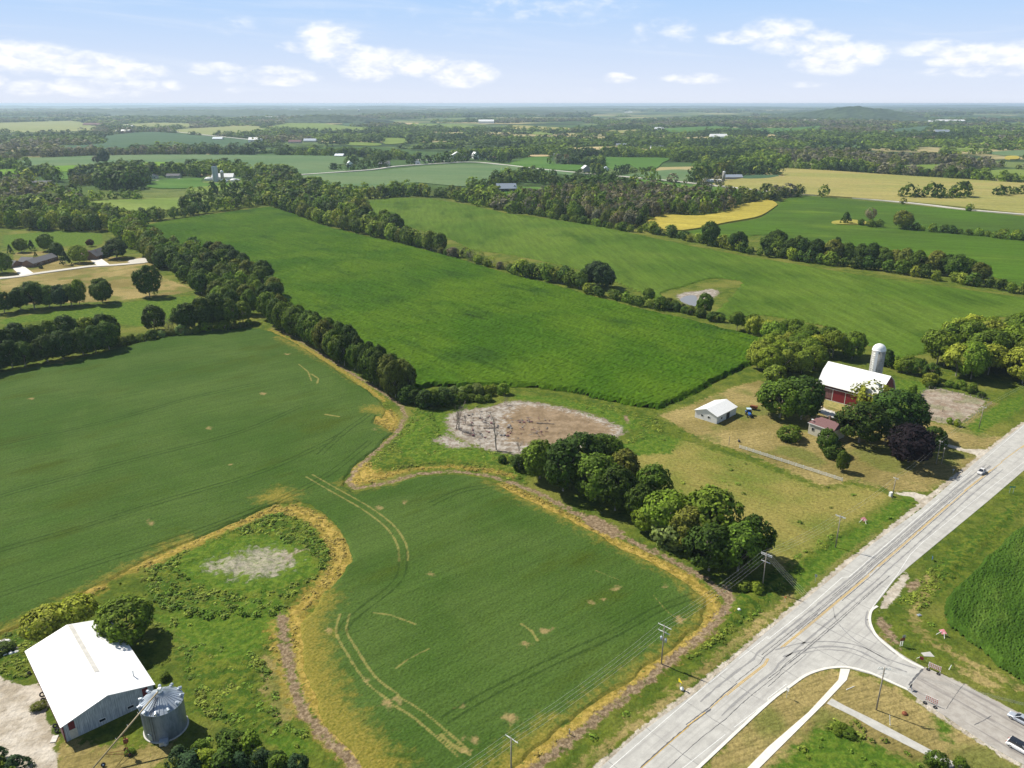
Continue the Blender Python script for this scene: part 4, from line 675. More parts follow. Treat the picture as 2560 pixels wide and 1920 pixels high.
# --- trees that stand out on their own
pt(M3, [(60, 260, 6, 5, DKG, 'shrub', 'small dark round bush at the left foot of the roadside trees'), (240, 330, 15, 13.5, MDG, 'round', 'leftmost large tree of the roadside line, beside the brush pile'), (440, 440, 19, 16, DKG, 'round', 'tallest darkest tree at the left end of the roadside line'), (600, 310, 17, 15, DKG, 'round', 'dark tree on the dry pond side of the roadside line'),
        (780, 260, 12, 12, MDG, 'spread', 'spreading green tree leaning over the mown field'), (720, 520, 15, 14, MDG, 'round', 'green tree in front of the spreading one, by the bare dirt'), (890, 610, 16.5, 13.5, DKG, 'round', 'dark tree in the middle of the roadside line'), (960, 420, 15, 12, OLG, 'round', 'olive tree with a pale top in the middle of the roadside line'), (1090, 690, 13, 10, DKG, 'oval', 'narrow dark tree just left of the gap in the roadside line'),
        (1150, 790, 8, 9, LTG, 'round', 'low light green tree filling the gap of the roadside line'), (1210, 560, 13, 10.5, MDG, 'oval', 'green tree right at the gap, mown field side'), (1330, 820, 12.5, 13, LTG, 'spread', 'feathery light green tree right of the gap'), (1400, 900, 9, 10, WIL, 'shrub', 'pale low bush under the feathery tree'), (1540, 950, 14.5, 14, OLG, 'round', 'olive green tree second from the highway end of the roadside line'), (1720, 920, 17, 15.5, MDG, 'round', 'broad lumpy tree near the highway end, topped with pale leaves'),
        (1700, 1130, 13, 12, DKG, 'round', 'dark low tree facing the soybean field near the highway end'), (1950, 1130, 15.5, 14, MDG, 'round', 'last big tree of the roadside line before the utility pole'), (2060, 1010, 12, 10, DKG, 'round', 'dark tree behind the last one, beside the utility pole'), (2000, 1290, 2.6, 4, YLG, 'shrub', 'bright low bush at the field corner below the roadside trees'), (2110, 1300, 2.4, 3.5, LTG, 'shrub', 'bright low bush right of the one at the field corner')])
pt(T8, [(105, 1185, 15, 16, MDG, 'round', 'broad green tree left of the farmhouse'), (285, 1205, 17, 15.5, DKG, 'round', 'tall dark tree between farmhouse and barn'), (190, 1375, 5, 8.5, MDG, 'shrub', 'round clipped bush in front of the broad tree by the house'), (500, 1490, 8.5, 7, MDG, 'oval', 'pointed green tree in front of the farmhouse'), (560, 1520, 5, 6.5, DKG, 'shrub', 'dark bush beside the pointed tree'),
        (785, 1405, 15, 15, DKG, 'round', 'left one of the two big dark maples in the farmyard'), (1090, 1335, 16.5, 17.5, DKG, 'round', 'right one of the two big dark maples in the farmyard'), (890, 1190, 14, 14, YLG, 'sparse', 'airy yellow green tree in front of the barn'), (1210, 1570, 13, 16.5, PUR, 'round', 'dark purple leaved tree near the highway'), (1400, 1480, 9, 9, DKG, 'round', 'small dark tree behind the purple one'),
        (635, 1650, 7.2, 4, MDG, 'oval', 'small slim lawn tree near the end of the white fence'), (1565, 1240, 2.4, 2, LTG, 'shrub', 'left one of two tiny bushes at the paddock corner'), (1632, 1262, 2.8, 2.2, LTG, 'shrub', 'right one of two tiny bushes at the paddock corner'), (1290, 1050, 3.5, 2.5, MDG, 'shrub', 'young tree standing in the paddock shade'), (1245, 985, 4, 3.4, LTG, 'shrub', 'light bush at the far left corner of the paddock'), (1400, 900, 5, 6, YLG, 'shrub', 'yellow green bush behind the paddock'), (1660, 935, 3.6, 4, LTG, 'shrub', 'bright bush at the wood edge behind the paddock'), (1760, 960, 3.5, 4.5, MDG, 'shrub', 'low bush right of the bright one behind the paddock'), (60, 870, 7, 8, YLG, 'shrub', 'yellow green bush at the yard edge left of the barn')])
pt(B1, [(440, 560, 8, 10, YLG, 'spread', 'yellow green tree overhanging the left corner of the large shed'), (690, 470, 8, 9, YLG, 'spread', 'yellow green tree behind the ridge end of the large shed'), (1120, 560, 10.5, 12, LTG, 'round', 'full bright green tree at the right back corner of the large shed'), (1560, 1620, 4, 5, BLG, 'conifer', 'small dark conifer in the bushes at the bottom left'), (40, 650, 2, 4, DKG, 'shrub', 'dark low shrub by the rock heap'), (150, 1690, 3.5, 5, BLG, 'conifer', 'blue green conifer cut by the bottom left corner'), (-30, 1600, 3.5, 4.5, BLG, 'conifer', 'blue green conifer at the left edge of the yard'), (340, 1140, 1.3, 2.5, OLG, 'shrub', 'weedy bush against the shed wall by the tyres'), (1130, 1530, 1, 1.6, MDG, 'shrub', 'weed clump between the auger wheels'), (1430, 890, 1.5, 2, MDG, 'shrub', 'little weed clump behind the grain bin')])
rowtrees(TL(B1, 1750, 1560, 1900, 1500, 2080, 1460, 2212, 1560, 2400, 1640), 3.6, 2.5, (3, 5), (.9, 1.2), [DKG, MDG, LTG], ['shrub', 'round'], 'the thicket at the bottom edge right of the grain bin', 60, 'shrub', 'shrub'); rowtrees(TL(B1, 1650, 1700, 2000, 1640, 2400, 1720, 2700, 1700), 3.4, 2.5, (3, 5.5), (.9, 1.2), [DKG, MDG, BLG, LTG], ['shrub'], 'the thicket cut by the bottom edge of the picture', 61, 'shrub', 'shrub')
pt(B4, [(1450, 1640, 3, 3.5, MDG, 'shrub', 'bush growing over the old concrete path'), (620, 1330, 1.3, 3, MDG, 'shrub', 'left weed clump in the rough plot beside the sidewalk'), (700, 1370, 1.1, 2.6, MDG, 'shrub', 'right weed clump in the rough plot beside the sidewalk'), (1660, 1660, 2, 2.5, MDG, 'shrub', 'small bush beside the path at the bottom edge')])
pt(T5, [(40, 285, 12, 11, DKG, 'round', 'dark tree at the left edge behind the green strip'), (180, 255, 13, 12, DKG, 'round', 'second dark tree of the clump at the far left'), (300, 250, 16, 14, DKG, 'round', 'tallest rounded tree of the clump at the far left'), (430, 235, 13, 12, MDG, 'round', 'fourth tree of the clump at the far left'), (530, 230, 13, 11, BLG, 'round', 'fifth tree of the clump at the far left'), (620, 222, 13, 12, MDG, 'round', 'sixth tree of the clump at the far left, with gaps'), (690, 212, 15, 9, LTG, 'oval', 'slim bright tree at the right end of the far left clump'),
        (890, 200, 15, 14.5, MDG, 'round', 'lone round tree with a visible trunk on the tan strip'), (1295, 140, 19, 15, DKG, 'oval', 'lone tall dark tree on the tan strip at left'), (1340, 440, 14, 12.5, DKG, 'round', 'single dark tree in the gap of the left hedge'), (1465, 460, 8, 6, GYB, 'bare', 'thin bare sapling beside the single dark tree'),
        (1620, 440, 15, 13, DKG, 'round', 'left big tree of the clump where the hedges meet'), (1760, 425, 17, 13, DKG, 'round', 'second big tree of the clump where the hedges meet'), (1880, 405, 18, 14, DKG, 'round', 'third big tree of the clump where the hedges meet'), (1990, 400, 15, 12, MDG, 'round', 'fourth big tree of the clump where the hedges meet'), (2100, 370, 12, 11, LTG, 'round', 'light green tree right of the clump where the hedges meet')])
pt(M4, [(2110, 90, .2, .2, MDG, 'shrub', None)][:0])
pt((0, 240), [(690, 1440, 13, 13.5, YLG, 'oval', 'bright yellow green round tree in front of the hip roof house'), (570, 1460, 10, 8, BLG, 'conifer', 'dark conifer left of the bright tree'), (780, 1300, 6, 6, (.06, .02, .02), 'round', 'small red leaved tree behind the hip roof house'), (1010, 1400, 15, 18, DKG, 'round', 'broad dark tree right of the hip roof house'), (500, 1400, 12, 12, DKG, 'round', 'dark tree behind and left of the bright tree'), (410, 1340, 14, 13, MDG, 'round', 'green tree between the two left houses'), (20, 1530, 15, 13, MDG, 'round', 'tall tree at the left edge before the first house'),
        (190, 1350, 11, 11, MDG, 'round', 'rounded tree behind the first house'), (90, 1360, 7, 5, BLG, 'conifer', 'small conifer behind the first house, left'), (275, 1330, 8, 6, BLG, 'conifer', 'small conifer behind the first house, right'), (310, 1390, 4, 3, DKG, 'conifer', 'tiny dark cone shrub on the lawn behind the first house'), (910, 1400, 5, 3.5, BLG, 'conifer', 'small conifer at the garage corner of the hip roof house')])
pt((1280, 240), [(880, 250 + 430, 12, 8, BLG, 'conifer', None)][:0])
# --- rows and woods
g5 = [DKG, MDG, MDG, OLG]
rowtrees(TL(T5, -300, 850, 0, 785, 250, 738, 500, 692, 800, 632, 1050, 580), 7.5, 3, (12, 15), (.75, .95), [DKG, DKG, MDG], ['round', 'oval'], 'the front of the hedge above the left soybean field', 1)
rowtrees(TL(T5, -300, 760, 0, 690, 250, 640, 480, 590, 780, 560, 980, 540), 7.5, 3, (14, 17), (.75, .95), [DKG, MDG, DKG, LTG], ['round'], 'the back of the hedge above the left soybean field', 2)
rowtrees(TL(T5, 1060, 560, 1200, 530, 1400, 495, 1600, 470, 1900, 430, 2200, 400), 4.5, 3, (3, 6), (1, 1.4), [MDG, LTG, WIL, OLG], ['shrub'], 'the low bushes along the left hedge', 3, 'shrub', 'shrub')
rowtrees(DL(592, 702, 640, 726, 700, 760, 760, 798, 820, 834, 868, 864), 7.5, 1.5, (12.5, 17), (.55, .74), [DKG, MDG, MDG, OLG], ['oval', 'round'], 'the soybean side of the long tree line', 4)
rowtrees(DL(606, 690, 655, 712, 720, 746, 785, 782, 845, 820, 884, 854), 11, 1.5, (12, 15.5), (.55, .75), [MDG, DKG, OLG], ['oval', 'round'], 'the corn side of the long tree line', 5)
rowtrees(DL(880, 870, 930, 880, 965, 870), 5, 2, (5, 8), (.9, 1.2), [MDG, DKG], ['shrub', 'round'], 'the bushes at the lower end of the long tree line', 6, 'shrub', 'shrub')
rowtrees(DL(925, 862, 975, 855, 1020, 852, 1060, 850, 1095, 850), 3.4, 4.5, (3.5, 5), (1, 1.3), [WIL, WIL, LTG, MDG], ['shrub'], 'the willow thicket above the dry pond', 7, 'shrub', 'shrub'); rowtrees(DL(950, 872, 1000, 868, 1060, 864), 3.6, 3, (3, 4.4), (1, 1.3), [WIL, MDG, LTG], ['shrub'], 'the lower edge of the willow thicket above the dry pond', 8, 'shrub', 'shrub')
rowtrees(DL(1085, 1000, 1120, 1008), 4, 2, (3, 4.5), (1, 1.2), [DKG, MDG], ['shrub'], 'the bushes under the dry pond by the roadside trees', 9, 'shrub', 'shrub')
wood(DL(305, 520, 350, 532, 420, 548, 480, 562, 545, 588, 575, 612, 600, 655, 597, 690, 555, 697, 500, 682, 440, 645, 395, 610, 345, 582, 315, 555), 11.5, (11, 16), (.7, .95), [DKG, MDG, MDG, LTG, OLG], ['round', 'oval', 'round'], 'the wood strip left of the big corn field', 10, drop=.12)
rowtrees(DL(585, 443, 640, 462, 700, 484, 770, 500, 860, 522, 950, 545), 9.5, 9, (11, 17), (.75, 1), [DKG, MDG, MDG, YLG, OLG], ['round', 'oval'], 'the upper half of the hedge behind the big corn field', 11)
rowtrees(DL(610, 430, 700, 462, 790, 488, 880, 508), 12, 10, (14, 20), (.8, 1), [DKG, MDG, DKG, LTG], ['round'], 'the tall trees behind the upper corn field hedge', 12)
rowtrees(DL(950, 547, 1020, 562, 1090, 585, 1130, 598), 7, 8, (5, 9), (1, 1.3), [MDG, OLG, GYB, LTG], ['shrub', 'shrub', 'bare'], 'the low scrubby stretch of the corn field hedge', 13, 'shrub', 'shrub')
rowtrees(DL(1130, 597, 1180, 606, 1220, 615, 1262, 628), 7.5, 6, (10, 13), (.85, 1.05), [YLG, LTG, MDG, DKG], ['round'], 'the yellow green stretch of the corn field hedge', 14)
rowtrees(DL(1268, 618, 1330, 630), 9, 8, (15, 19), (.9, 1.05), [DKG, BLG], ['round'], 'the tall dark clump in the corn field hedge', 15); rowtrees(DL(1270, 634, 1330, 648, 1400, 664, 1440, 672), 6.5, 5, (5, 9), (.9, 1.2), [MDG, LTG, DKG, YLG], ['round', 'shrub'], 'the hedge bushes right of the tall dark clump', 16)
rowtrees(DL(1440, 668, 1500, 682, 1560, 696), 6, 5, (3.5, 6), (1, 1.3), [DKG, MDG, OLG], ['shrub'], 'the hedge bushes below the small pond', 17, 'shrub', 'shrub'); plant(T(T7, 1660, 290), 12, 10, MDG, 'round', 'single tree beside the small silver pond'); plant(T(T7, 1180, 195), 9, 8, MDG, 'round', 'roundish tree in the hedge left of the small pond'); plant(T(T7, 1740, 350), 5, 7, DKG, 'shrub', 'dark bush at the end of the hedge below the pond', cat='shrub', name='shrub')
wood([T(T8, u, v) for u, v in ((-60, 560), (60, 480), (250, 520), (450, 590), (700, 620), (880, 660), (850, 720), (640, 700), (520, 690), (400, 790), (250, 850), (50, 860), (-60, 790), (-190, 760), (-190, 850), (-260, 780), (-60, 700), (20, 660))], 8.5, (10, 13.5), (.85, 1.05), [YLG, YLG, LTG, LTG, MDG], ['round', 'spread'], 'the yellow green wood behind the barn', 18)
rowtrees(TL(T7, 1975, 430, 2100, 480, 2212, 535) + [T(T8, 20, 540)], 8, 6, (8.5, 12), (.9, 1.15), [YLG, LTG, YLG, MDG], ['round', 'spread'], 'the yellow green row at the right end of the corn field', 66)
rowtrees(TL(T7, 1380, 205, 1440, 240, 1600, 300, 1680, 330, 1800, 370), 4.5, 4, (2.5, 4.5), (1, 1.3), [MDG, OLG, DKG], ['shrub'], 'the bushes around the small silver pond', 67, 'shrub', 'shrub')
rowtrees(TL(T8, 1010, 740, 1130, 790, 1250, 820, 1400, 850, 1500, 880), 5, 4, (5, 9), (.8, 1.1), [MDG, LTG, DKG], ['shrub', 'oval'], 'the bushes between silo and the right hand wood', 19, 'shrub', 'shrub')
wood([T(T8, u, v) for u, v in ((1400, 740), (1520, 620), (1780, 530), (2150, 520), (2700, 560), (2700, 1000), (2300, 930), (2100, 960), (1800, 930), (1560, 880))], 10.5, (14, 18.5), (.8, 1), [YLG, LTG, YLG, LTG, MDG], ['round', 'spread'], 'the yellow green wood at the right edge', 20, drop=.03)
rowtrees(TL(T8, 1380, 925, 1500, 900, 1700, 960, 1900, 1030), 4, 2, (1.6, 3), (1, 1.5), [DKG, MDG], ['shrub'], 'the weeds along the back of the paddock', 21, 'shrub', 'shrub')
# hedge above the second field
H2 = KL(2, 1130, 1170, 1250, 1190, 1400, 1220, 1600, 1275) + KL(2, 1750, 1290, 1900, 1330, 2100, 1370) + KL(3, 0, 1390, 200, 1410, 400, 1435, 700, 1478, 1000, 1520, 1300, 1560, 1600, 1610, 1900, 1650, 2212, 1720, 2600, 1790)
rowtrees(H2, 8, 7, (6, 11), (.9, 1.2), [MDG, DKG, LTG, YLG], ['round', 'shrub'], 'the front bushes of the hedge above the second field', 22)
rowtrees(KL(3, 0, 1370, 130, 1390) + KL(3, 760, 1450, 1000, 1480, 1300, 1520, 1600, 1570, 1860, 1610), 9.5, 7, (14, 18), (.8, 1), [DKG, MDG, DKG, OLG], ['round', 'oval'], 'the tall trees of the hedge above the second field', 23)
for u, v, h, w, lab in ((1700, 1290, 20, 15, 'large dark tree in the hedge above the second field'), (1950, 1330, 15, 14, 'dark tree right of the large one in that hedge')): plant(K(2, u, v), h, w, DKG, 'round', lab)
for u, v, h, w, c, lab in ((60, 1370, 19, 17, DKG, 'broad dark tree near the middle of the right hedge'), (250, 1400, 17, 11, MDG, 'tall oval tree right of the broad dark one'), (440, 1420, 12, 10, DKG, 'smaller dark tree in the right hedge'), (580, 1400, 16, 9, DKG, 'slim tall tree in the right hedge'), (680, 1410, 13, 10, MDG, 'green tree right of the slim tall one')): plant(K(3, u, v), h, w, c, 'oval', lab)
# grey wood and its green rim
GW = KL(2, 0, 995, 0, 930, 60, 900, 300, 880, 600, 850, 900, 830, 1200, 840, 1500, 880, 1700, 860, 1850, 900, 1960, 940, 1880, 990, 1600, 1035, 1300, 1030, 1160, 1075, 1140, 1160, 800, 1130, 400, 1055, 150, 1010)
wood(GW, 11.5, (11, 17), (.6, .85), [MDG, DKG, OLG, GYB, GYB, LTG], ['oval', 'round', 'bare', 'sparse'], 'the grey thinning wood in the middle distance', 24)
wood(KL(2, 700, 830, 1400, 850, 1500, 950, 1150, 1050, 750, 1060, 850, 950), 9, (11, 15), (.5, .7), [GYB, GYB, (.13, .11, .08)], ['bare', 'sparse'], 'the bare grey heart of the middle wood', 25)
rowtrees(KL(2, 1480, 960, 1620, 960, 1750, 970, 1880, 960), 10, 12, (14, 19), (.8, 1), [DKG, MDG], ['round'], 'the tall dark trees at the right end of the grey wood', 26)
rowtrees(KL(2, 1900, 930, 2100, 910, 2212, 900) + KL(3, 60, 880, 200, 870, 290, 862), 9, 8, (7, 11), (.9, 1.1), [MDG, DKG, OLG], ['round', 'shrub'], 'the hedge between yellow grain and the straight road', 27)
rowtrees(KL(2, 0, 1000, 200, 1030, 500, 1085, 800, 1140, 1130, 1185), 8, 5, (5, 9), (.9, 1.2), [MDG, DKG, LTG], ['shrub', 'round'], 'the front bushes of the grey wood', 28)
rowtrees(KL(1, 640, 890, 820, 885, 1000, 890, 1250, 872, 1400, 862, 1600, 878, 1850, 900, 2000, 945, 2200, 985), 9, 12, (9, 15), (.8, 1), [MDG, DKG, OLG, YLG], ['round', 'oval'], 'the hedge along the top of the second field', 29)
rowtrees(KL(2, -160, 760, 0, 740, 170, 745, 350, 770), 11, 14, (13, 18), (.8, 1), [DKG, MDG], ['round'], 'the dark trees left of the dark house', 30); rowtrees(KL(2, 360, 770, 500, 775, 640, 790, 560, 820), 11, 16, (12, 17), (.8, 1), [DKG, MDG, OLG], ['round'], 'the trees right of the dark house', 31); rowtrees(KL(1, 1860, 810, 2050, 790, 2212, 755), 10, 8, (9, 13), (.8, 1.1), [MDG, DKG, OLG], ['round'], 'the hedge left of the dark house', 32)
rowtrees(KL(3, 880, 1135, 1030, 1140), 8, 4, (6, 8), (1, 1.3), [DKG, MDG], ['round'], 'the bushes beside the lone pine', 33); rowtrees(KL(3, 1200, 1160, 1400, 1175, 1600, 1195, 1850, 1215, 2050, 1240, 2212, 1255, 2500, 1280), 8, 5, (5, 10), (1, 1.2), [MDG, DKG, LTG], ['round', 'shrub'], 'the hedge inside the right hand field', 34)
plant(K(3, 670, 1108), 12, 12, DKG, 'conifer', 'lone squat pine on the yellow clearing'); plant(K(3, 800, 1122), 7, 7, MDG, 'round', 'small tree right of the lone pine'); plant(K(3, 1150, 1155), 18, 17, OLG, 'round', 'airy round tree beside the inner hedge at right'); plant(K(3, 880, 1090), 14, 11, GYB, 'sparse', 'grey airy tree behind the yellow clearing'); plant(K(3, 1730, 1000), 6, 6, MDG, 'shrub', 'lone bush against the straight road at right', cat='shrub', name='shrub')
rowtrees(KL(3, 1200, 880, 1350, 882, 1480, 888, 1560, 888, 1700, 880, 1780, 878), 13, 8, (10, 19), (.9, 1.1), [MDG, DKG, LTG], ['round'], 'the clump inside the tan hay field', 35); rowtrees(KL(3, 1990, 865, 2100, 855, 2180, 850), 12, 5, (8, 13), (.9, 1.1), [MDG, DKG], ['round'], 'the bushes at the right end of the hay field', 36)
# left side woods
wood(DL(0, 455, 60, 450, 140, 470, 250, 470, 290, 480, 330, 482, 300, 500, 330, 540, 340, 600, 300, 545, 250, 520, 230, 500, 170, 500, 60, 500, 0, 490), 13, (12, 17), (.75, 1), [DKG, MDG, LTG, YLG, OLG], ['round'], 'the wood behind the two left houses', 40)
wood(DL(-60, 400, 30, 402, 100, 418, 180, 440, 210, 470, 140, 470, 0, 455, -60, 460), 15, (10, 15), (.7, 1), [GYB, OLG, GYB, MDG, LTG], ['bare', 'sparse', 'round'], 'the grey brushy wood at the left edge', 41)
rowtrees(DL(250, 484, 300, 478, 360, 474, 430, 462, 500, 452, 580, 440), 11, 8, (8, 14), (.9, 1.1), [MDG, DKG, LTG, OLG], ['round'], 'the hedge across the top left of the corn field', 42); rowtrees(DL(395, 455, 420, 448, 450, 447, 500, 440, 545, 432), 12, 8, (11, 16), (.9, 1.1), [DKG, MDG], ['round'], 'the taller trees behind the top left hedge', 43)
wood(DL(205, 400, 250, 375, 300, 375, 318, 395, 300, 412, 230, 415), 17, (18, 24), (.8, 1.05), [DKG, MDG], ['round'], 'the big round grove in the left distance', 44); rowtrees(DL(200, 432, 250, 428, 310, 430), 12, 8, (9, 13), (1, 1.2), [MDG, LTG], ['round'], 'the low trees in front of the big grove', 45)
rowtrees(DL(0, 395, 30, 392, 60, 390), 20, 10, (15, 20), (.9, 1.1), [DKG, MDG], ['round'], 'the trees left of the long low house', 46); rowtrees(DL(160, 392, 180, 395, 200, 398, 215, 388), 14, 6, (15, 19), (.7, .9), [BLG, DKG], ['oval'], 'the dark trees right of the long low house', 47); rowtrees(KL(0, 260, 740, 370, 735, 440, 730, 510, 745), 22, 5, (17, 21), (.9, 1.1), [DKG, YLG, MDG], ['round'], 'the trees round the long low house', 48)
rowtrees(KL(0, 1180, 700, 1320, 710, 1450, 700, 1560, 695, 1700, 700), 16, 30, (14, 21), (.8, 1), [DKG, BLG, MDG], ['round'], 'the trees round the far white houses', 49)
wood(DL(555, 425, 575, 400, 600, 392, 640, 398, 670, 408, 700, 425, 760, 432, 800, 462, 790, 482, 720, 465, 640, 446, 590, 436), 14, (12, 18), (.8, 1), [DKG, MDG, YLG, OLG, LTG], ['round'], 'the wood at the far corner of the corn field', 50)
rowtrees(KL(0, 1850, 860, 2000, 862, 2212, 860) + KL(1, 100, 860), 15, 8, (12, 20), (.7, .9), [DKG, MDG], ['oval', 'round'], 'the dark row below the silo farm', 51); rowtrees(KL(0, 2080, 790, 2212, 770) + KL(1, 100, 740, 280, 740, 400, 760), 14, 12, (9, 13), (.9, 1.1), [YLG, LTG, MDG], ['round'], 'the yellow green trees right of the silo farm', 52); rowtrees(KL(0, 1650, 850, 1850, 850, 2000, 845), 13, 5, (6, 10), (1, 1.2), [MDG, LTG], ['shrub'], 'the bushes on the meadow below the silo farm', 53)
rowtrees(KL(1, 0, 705, 150, 705, 350, 715), 15, 12, (12, 17), (.9, 1), [DKG, MDG], ['round'], 'the trees at the left end of the wide grey green field', 54)
for u, v, h, w, c in ((835, 580, 14, 14, GYB), (900, 582, 26, 24, BLG)): plant(K(0, u, v), h, w, c, 'round', 'lone twin trees in the broad grey green field, %s one' % ('smaller left' if u < 850 else 'larger right'))
rowtrees(KL(2, 885, 680, 1010, 672), 7, 3, (14, 17), (.45, .6), [BLG], ['conifer'], 'the row of spruces beside the white barn', 55); rowtrees(KL(2, 700, 675, 800, 690), 12, 10, (14, 19), (.8, 1), [MDG, YLG, DKG], ['round'], 'the trees behind the white barn', 56); rowtrees(KL(2, 330, 590, 500, 592, 700, 590), 14, 10, (12, 18), (.8, 1), [DKG, GYB, MDG], ['round', 'sparse'], 'the trees in the green field left of the spruces', 57)
rowtrees(KL(2, 540, 695, 640, 695, 760, 705, 1050, 660, 1150, 650, 1260, 640), 12, 5, (5, 8), (1, 1.3), [MDG, DKG], ['shrub'], 'the bushes by the white barn road', 58); rowtrees(KL(2, 1570, 750, 1640, 750, 1650, 700, 1780, 710, 1860, 690), 16, 6, (17, 24), (.8, 1), [DKG, OLG, MDG], ['round'], 'the trees round the small silo farm', 59)
rowtrees(KL(1, 650, 640, 760, 645, 860, 640, 980, 630, 1030, 620, 1140, 612), 11, 8, (10, 16), (.8, 1), [BLG, DKG, MDG], ['conifer', 'round'], 'the evergreens round the roadside houses', 62); rowtrees(KL(1, 1330, 590, 1480, 585, 1700, 572, 1760, 568, 1820, 552, 1990, 555, 2110, 575, 2212, 560), 18, 10, (15, 22), (.8, 1), [DKG, MDG, BLG], ['round'], 'the trees round the crossroads', 63)
rowtrees(KL(3, 0, 612, 300, 628, 500, 636, 900, 662, 1200, 685, 1500, 700, 1700, 712, 2100, 745, 2300, 758), 13, 12, (8, 16), (.9, 1.1), [MDG, DKG, LTG], ['round'], 'the long hedge behind the tan hay field', 64)
# ---- choose the largest as individuals
HOLD.sort(key=lambda t: -(t['h'] * t['w']) / (t['y'] ** 2))
def ordw(n):
    u = ['', 'first', 'second', 'third', 'fourth', 'fifth', 'sixth', 'seventh', 'eighth', 'ninth', 'tenth', 'eleventh', 'twelfth', 'thirteenth', 'fourteenth', 'fifteenth', 'sixteenth', 'seventeenth', 'eighteenth', 'nineteenth']; t = {2: ('twenty', 'twentieth'), 3: ('thirty', 'thirtieth'), 4: ('forty', 'fortieth'), 5: ('fifty', 'fiftieth'), 6: ('sixty', 'sixtieth')}
    if n < 20: return u[n]
    a, b = divmod(n, 10); return t[a][1] if b == 0 else t[a][0] + '-' + u[b]
expl = [t for t in HOLD if t['label']]; auto = [t for t in HOLD if not t['label']]
nt = [t for t in auto if t['name'] == 'tree'][:290 - sum(t['name'] == 'tree' for t in expl)]; ns = [t for t in auto if t['name'] == 'shrub'][:190]
chosen = set(id(t) for t in expl + nt + ns); rest = [t for t in HOLD if id(t) not in chosen]
byrow = {}
for t in nt + ns: byrow.setdefault(t['row'], []).append(t)
for rn, L in byrow.items():
    L.sort(key=lambda t: t['x'] / t['y'])
    for i, t in enumerate(L):
        w = 'bush' if t['name'] == 'shrub' else 'tree'
        rs = rn.replace('the ', '', 1); sz = 'tall ' if t['h'] > 14 else 'low ' if t['h'] < 6 else ''; cn = CN.get(t['col'], 'grey brown')
        for fm in ('%s%s %s, %s from the left in the %s' % (sz, cn, w, ordw(i + 1), rs), '%s%s %s, %s from left in %s' % (sz, cn, w, ordw(i + 1), rs), '%s %s, %s from left in %s' % (cn, w, ordw(i + 1), rs), '%s, %s from left in %s' % (w, ordw(i + 1), rs)):
            if len(fm.replace('-', ' ').replace(',', '').split()) <= 15: break
        t['label'] = fm; t['grp'] = rs
r_ = random.Random(99)
for t in sorted(expl + nt + ns, key=lambda t: t['y']):
    s = r_.randrange(NVAR); o = thing(t['name'], (t['x'], t['y']), r_.uniform(0, 6.28), t['label'], t['cat'], t.get('grp')); rs_ = .86 if t['label'] and 'roadside' in t['label'] else 1.; ww = t['w'] * rs_ * (1.14 if not t.get('grp') else 1.02); o.scale = (ww, ww * r_.uniform(.9, 1.1), t['h'] * rs_ * (1.06 if not t.get('grp') else 1))
    c = bpy.data.objects.new('crown' if t['name'] == 'tree' else 'foliage', PC[t['kd'], s]); link(c, o); c.color = (*jitc(t['col'], r_), 1)
    tr = bpy.data.objects.new('trunk' if t['name'] == 'tree' else 'stem', PT[t['kd'], s]); link(tr, o)
# ---- massed rest and far woodland
def merged(name, items, label):
    Vs = []; Cs = []
    for x, y, z, w, h, lv, kd, s, a, c in items:
        B = LOW[kd, lv, s]; ca, sa = math.cos(a), math.sin(a); V = np.empty_like(B); V[:, 0] = x + w * (B[:, 0] * ca - B[:, 1] * sa); V[:, 1] = y + w * (B[:, 0] * sa + B[:, 1] * ca); V[:, 2] = z + h * B[:, 2]; Vs.append(V.astype(np.float32)); Cs.append(np.tile(np.array([*c, 1], np.float32), (len(B), 1)))
    V = np.concatenate(Vs); C = np.concatenate(Cs); me = np_mesh(name, V, quads(len(V) // 4), MT['leafa']); at = me.color_attributes.new('col', 'FLOAT_COLOR', 'POINT'); at.data.foreach_set('color', C.ravel())
    o = bpy.data.objects.new(name, me); link(o); tag(o, label, 'woodland', kind='stuff'); print(name, len(V) // 4, 'quads'); return o
r_ = random.Random(5); items = [(t['x'], t['y'], 0, t['w'], t['h'], 0 if t['y'] < 900 else 1, t['kd'], r_.randrange(3), r_.uniform(0, 6.28), jitc(t['col'], r_)) for t in rest]
rg = np.random.default_rng(21); bands = [(880, 2000, 11, 17), (2000, 4000, 14, 52), (4000, 9500, 24, 115), (9500, 17000, 60, 420)]
FP = [np.array(p) for p in FLATS + [FIELD2, CORN, FIELD3, KL(1, -50, 520, 0, 515, 3092, 530)]] ; FP = FP[:-1]
EXCL = [KL(0, 240, 700, 600, 700, 600, 790, 180, 795), KL(0, 1200, 690, 2100, 700, 2100, 790, 1200, 770), KL(1, 640, 600, 1500, 560, 2212, 560, 2212, 600, 1700, 595, 640, 660), KL(2, 520, 640, 900, 640, 900, 705, 520, 700), KL(2, 1560, 690, 2010, 690, 2010, 760, 1560, 770), KL(2, -300, 760, 400, 770, 400, 860, -300, 870), KL(2, 900, 430, 1000, 430, 1000, 450, 900, 450), KL(2, 1200, 440, 1300, 440, 1300, 470, 1200, 475), KL(0, 300, 800, 1300, 760, 2300, 740, 2212, 960, 1000, 1010, 700, 1000, 760, 900, 300, 830), [(p[0], p[1]) for p in GW]]
ROADL = [KL(1, 380, 684, 1000, 640, 1720, 578, 2212, 605, 2760, 664, 3690, 748, 4424, 830), KL(3, 270, 850, 1300, 936, 2212, 1028, 2700, 1072), KL(0, 1440, 303, 1830, 346, 2290, 395)]
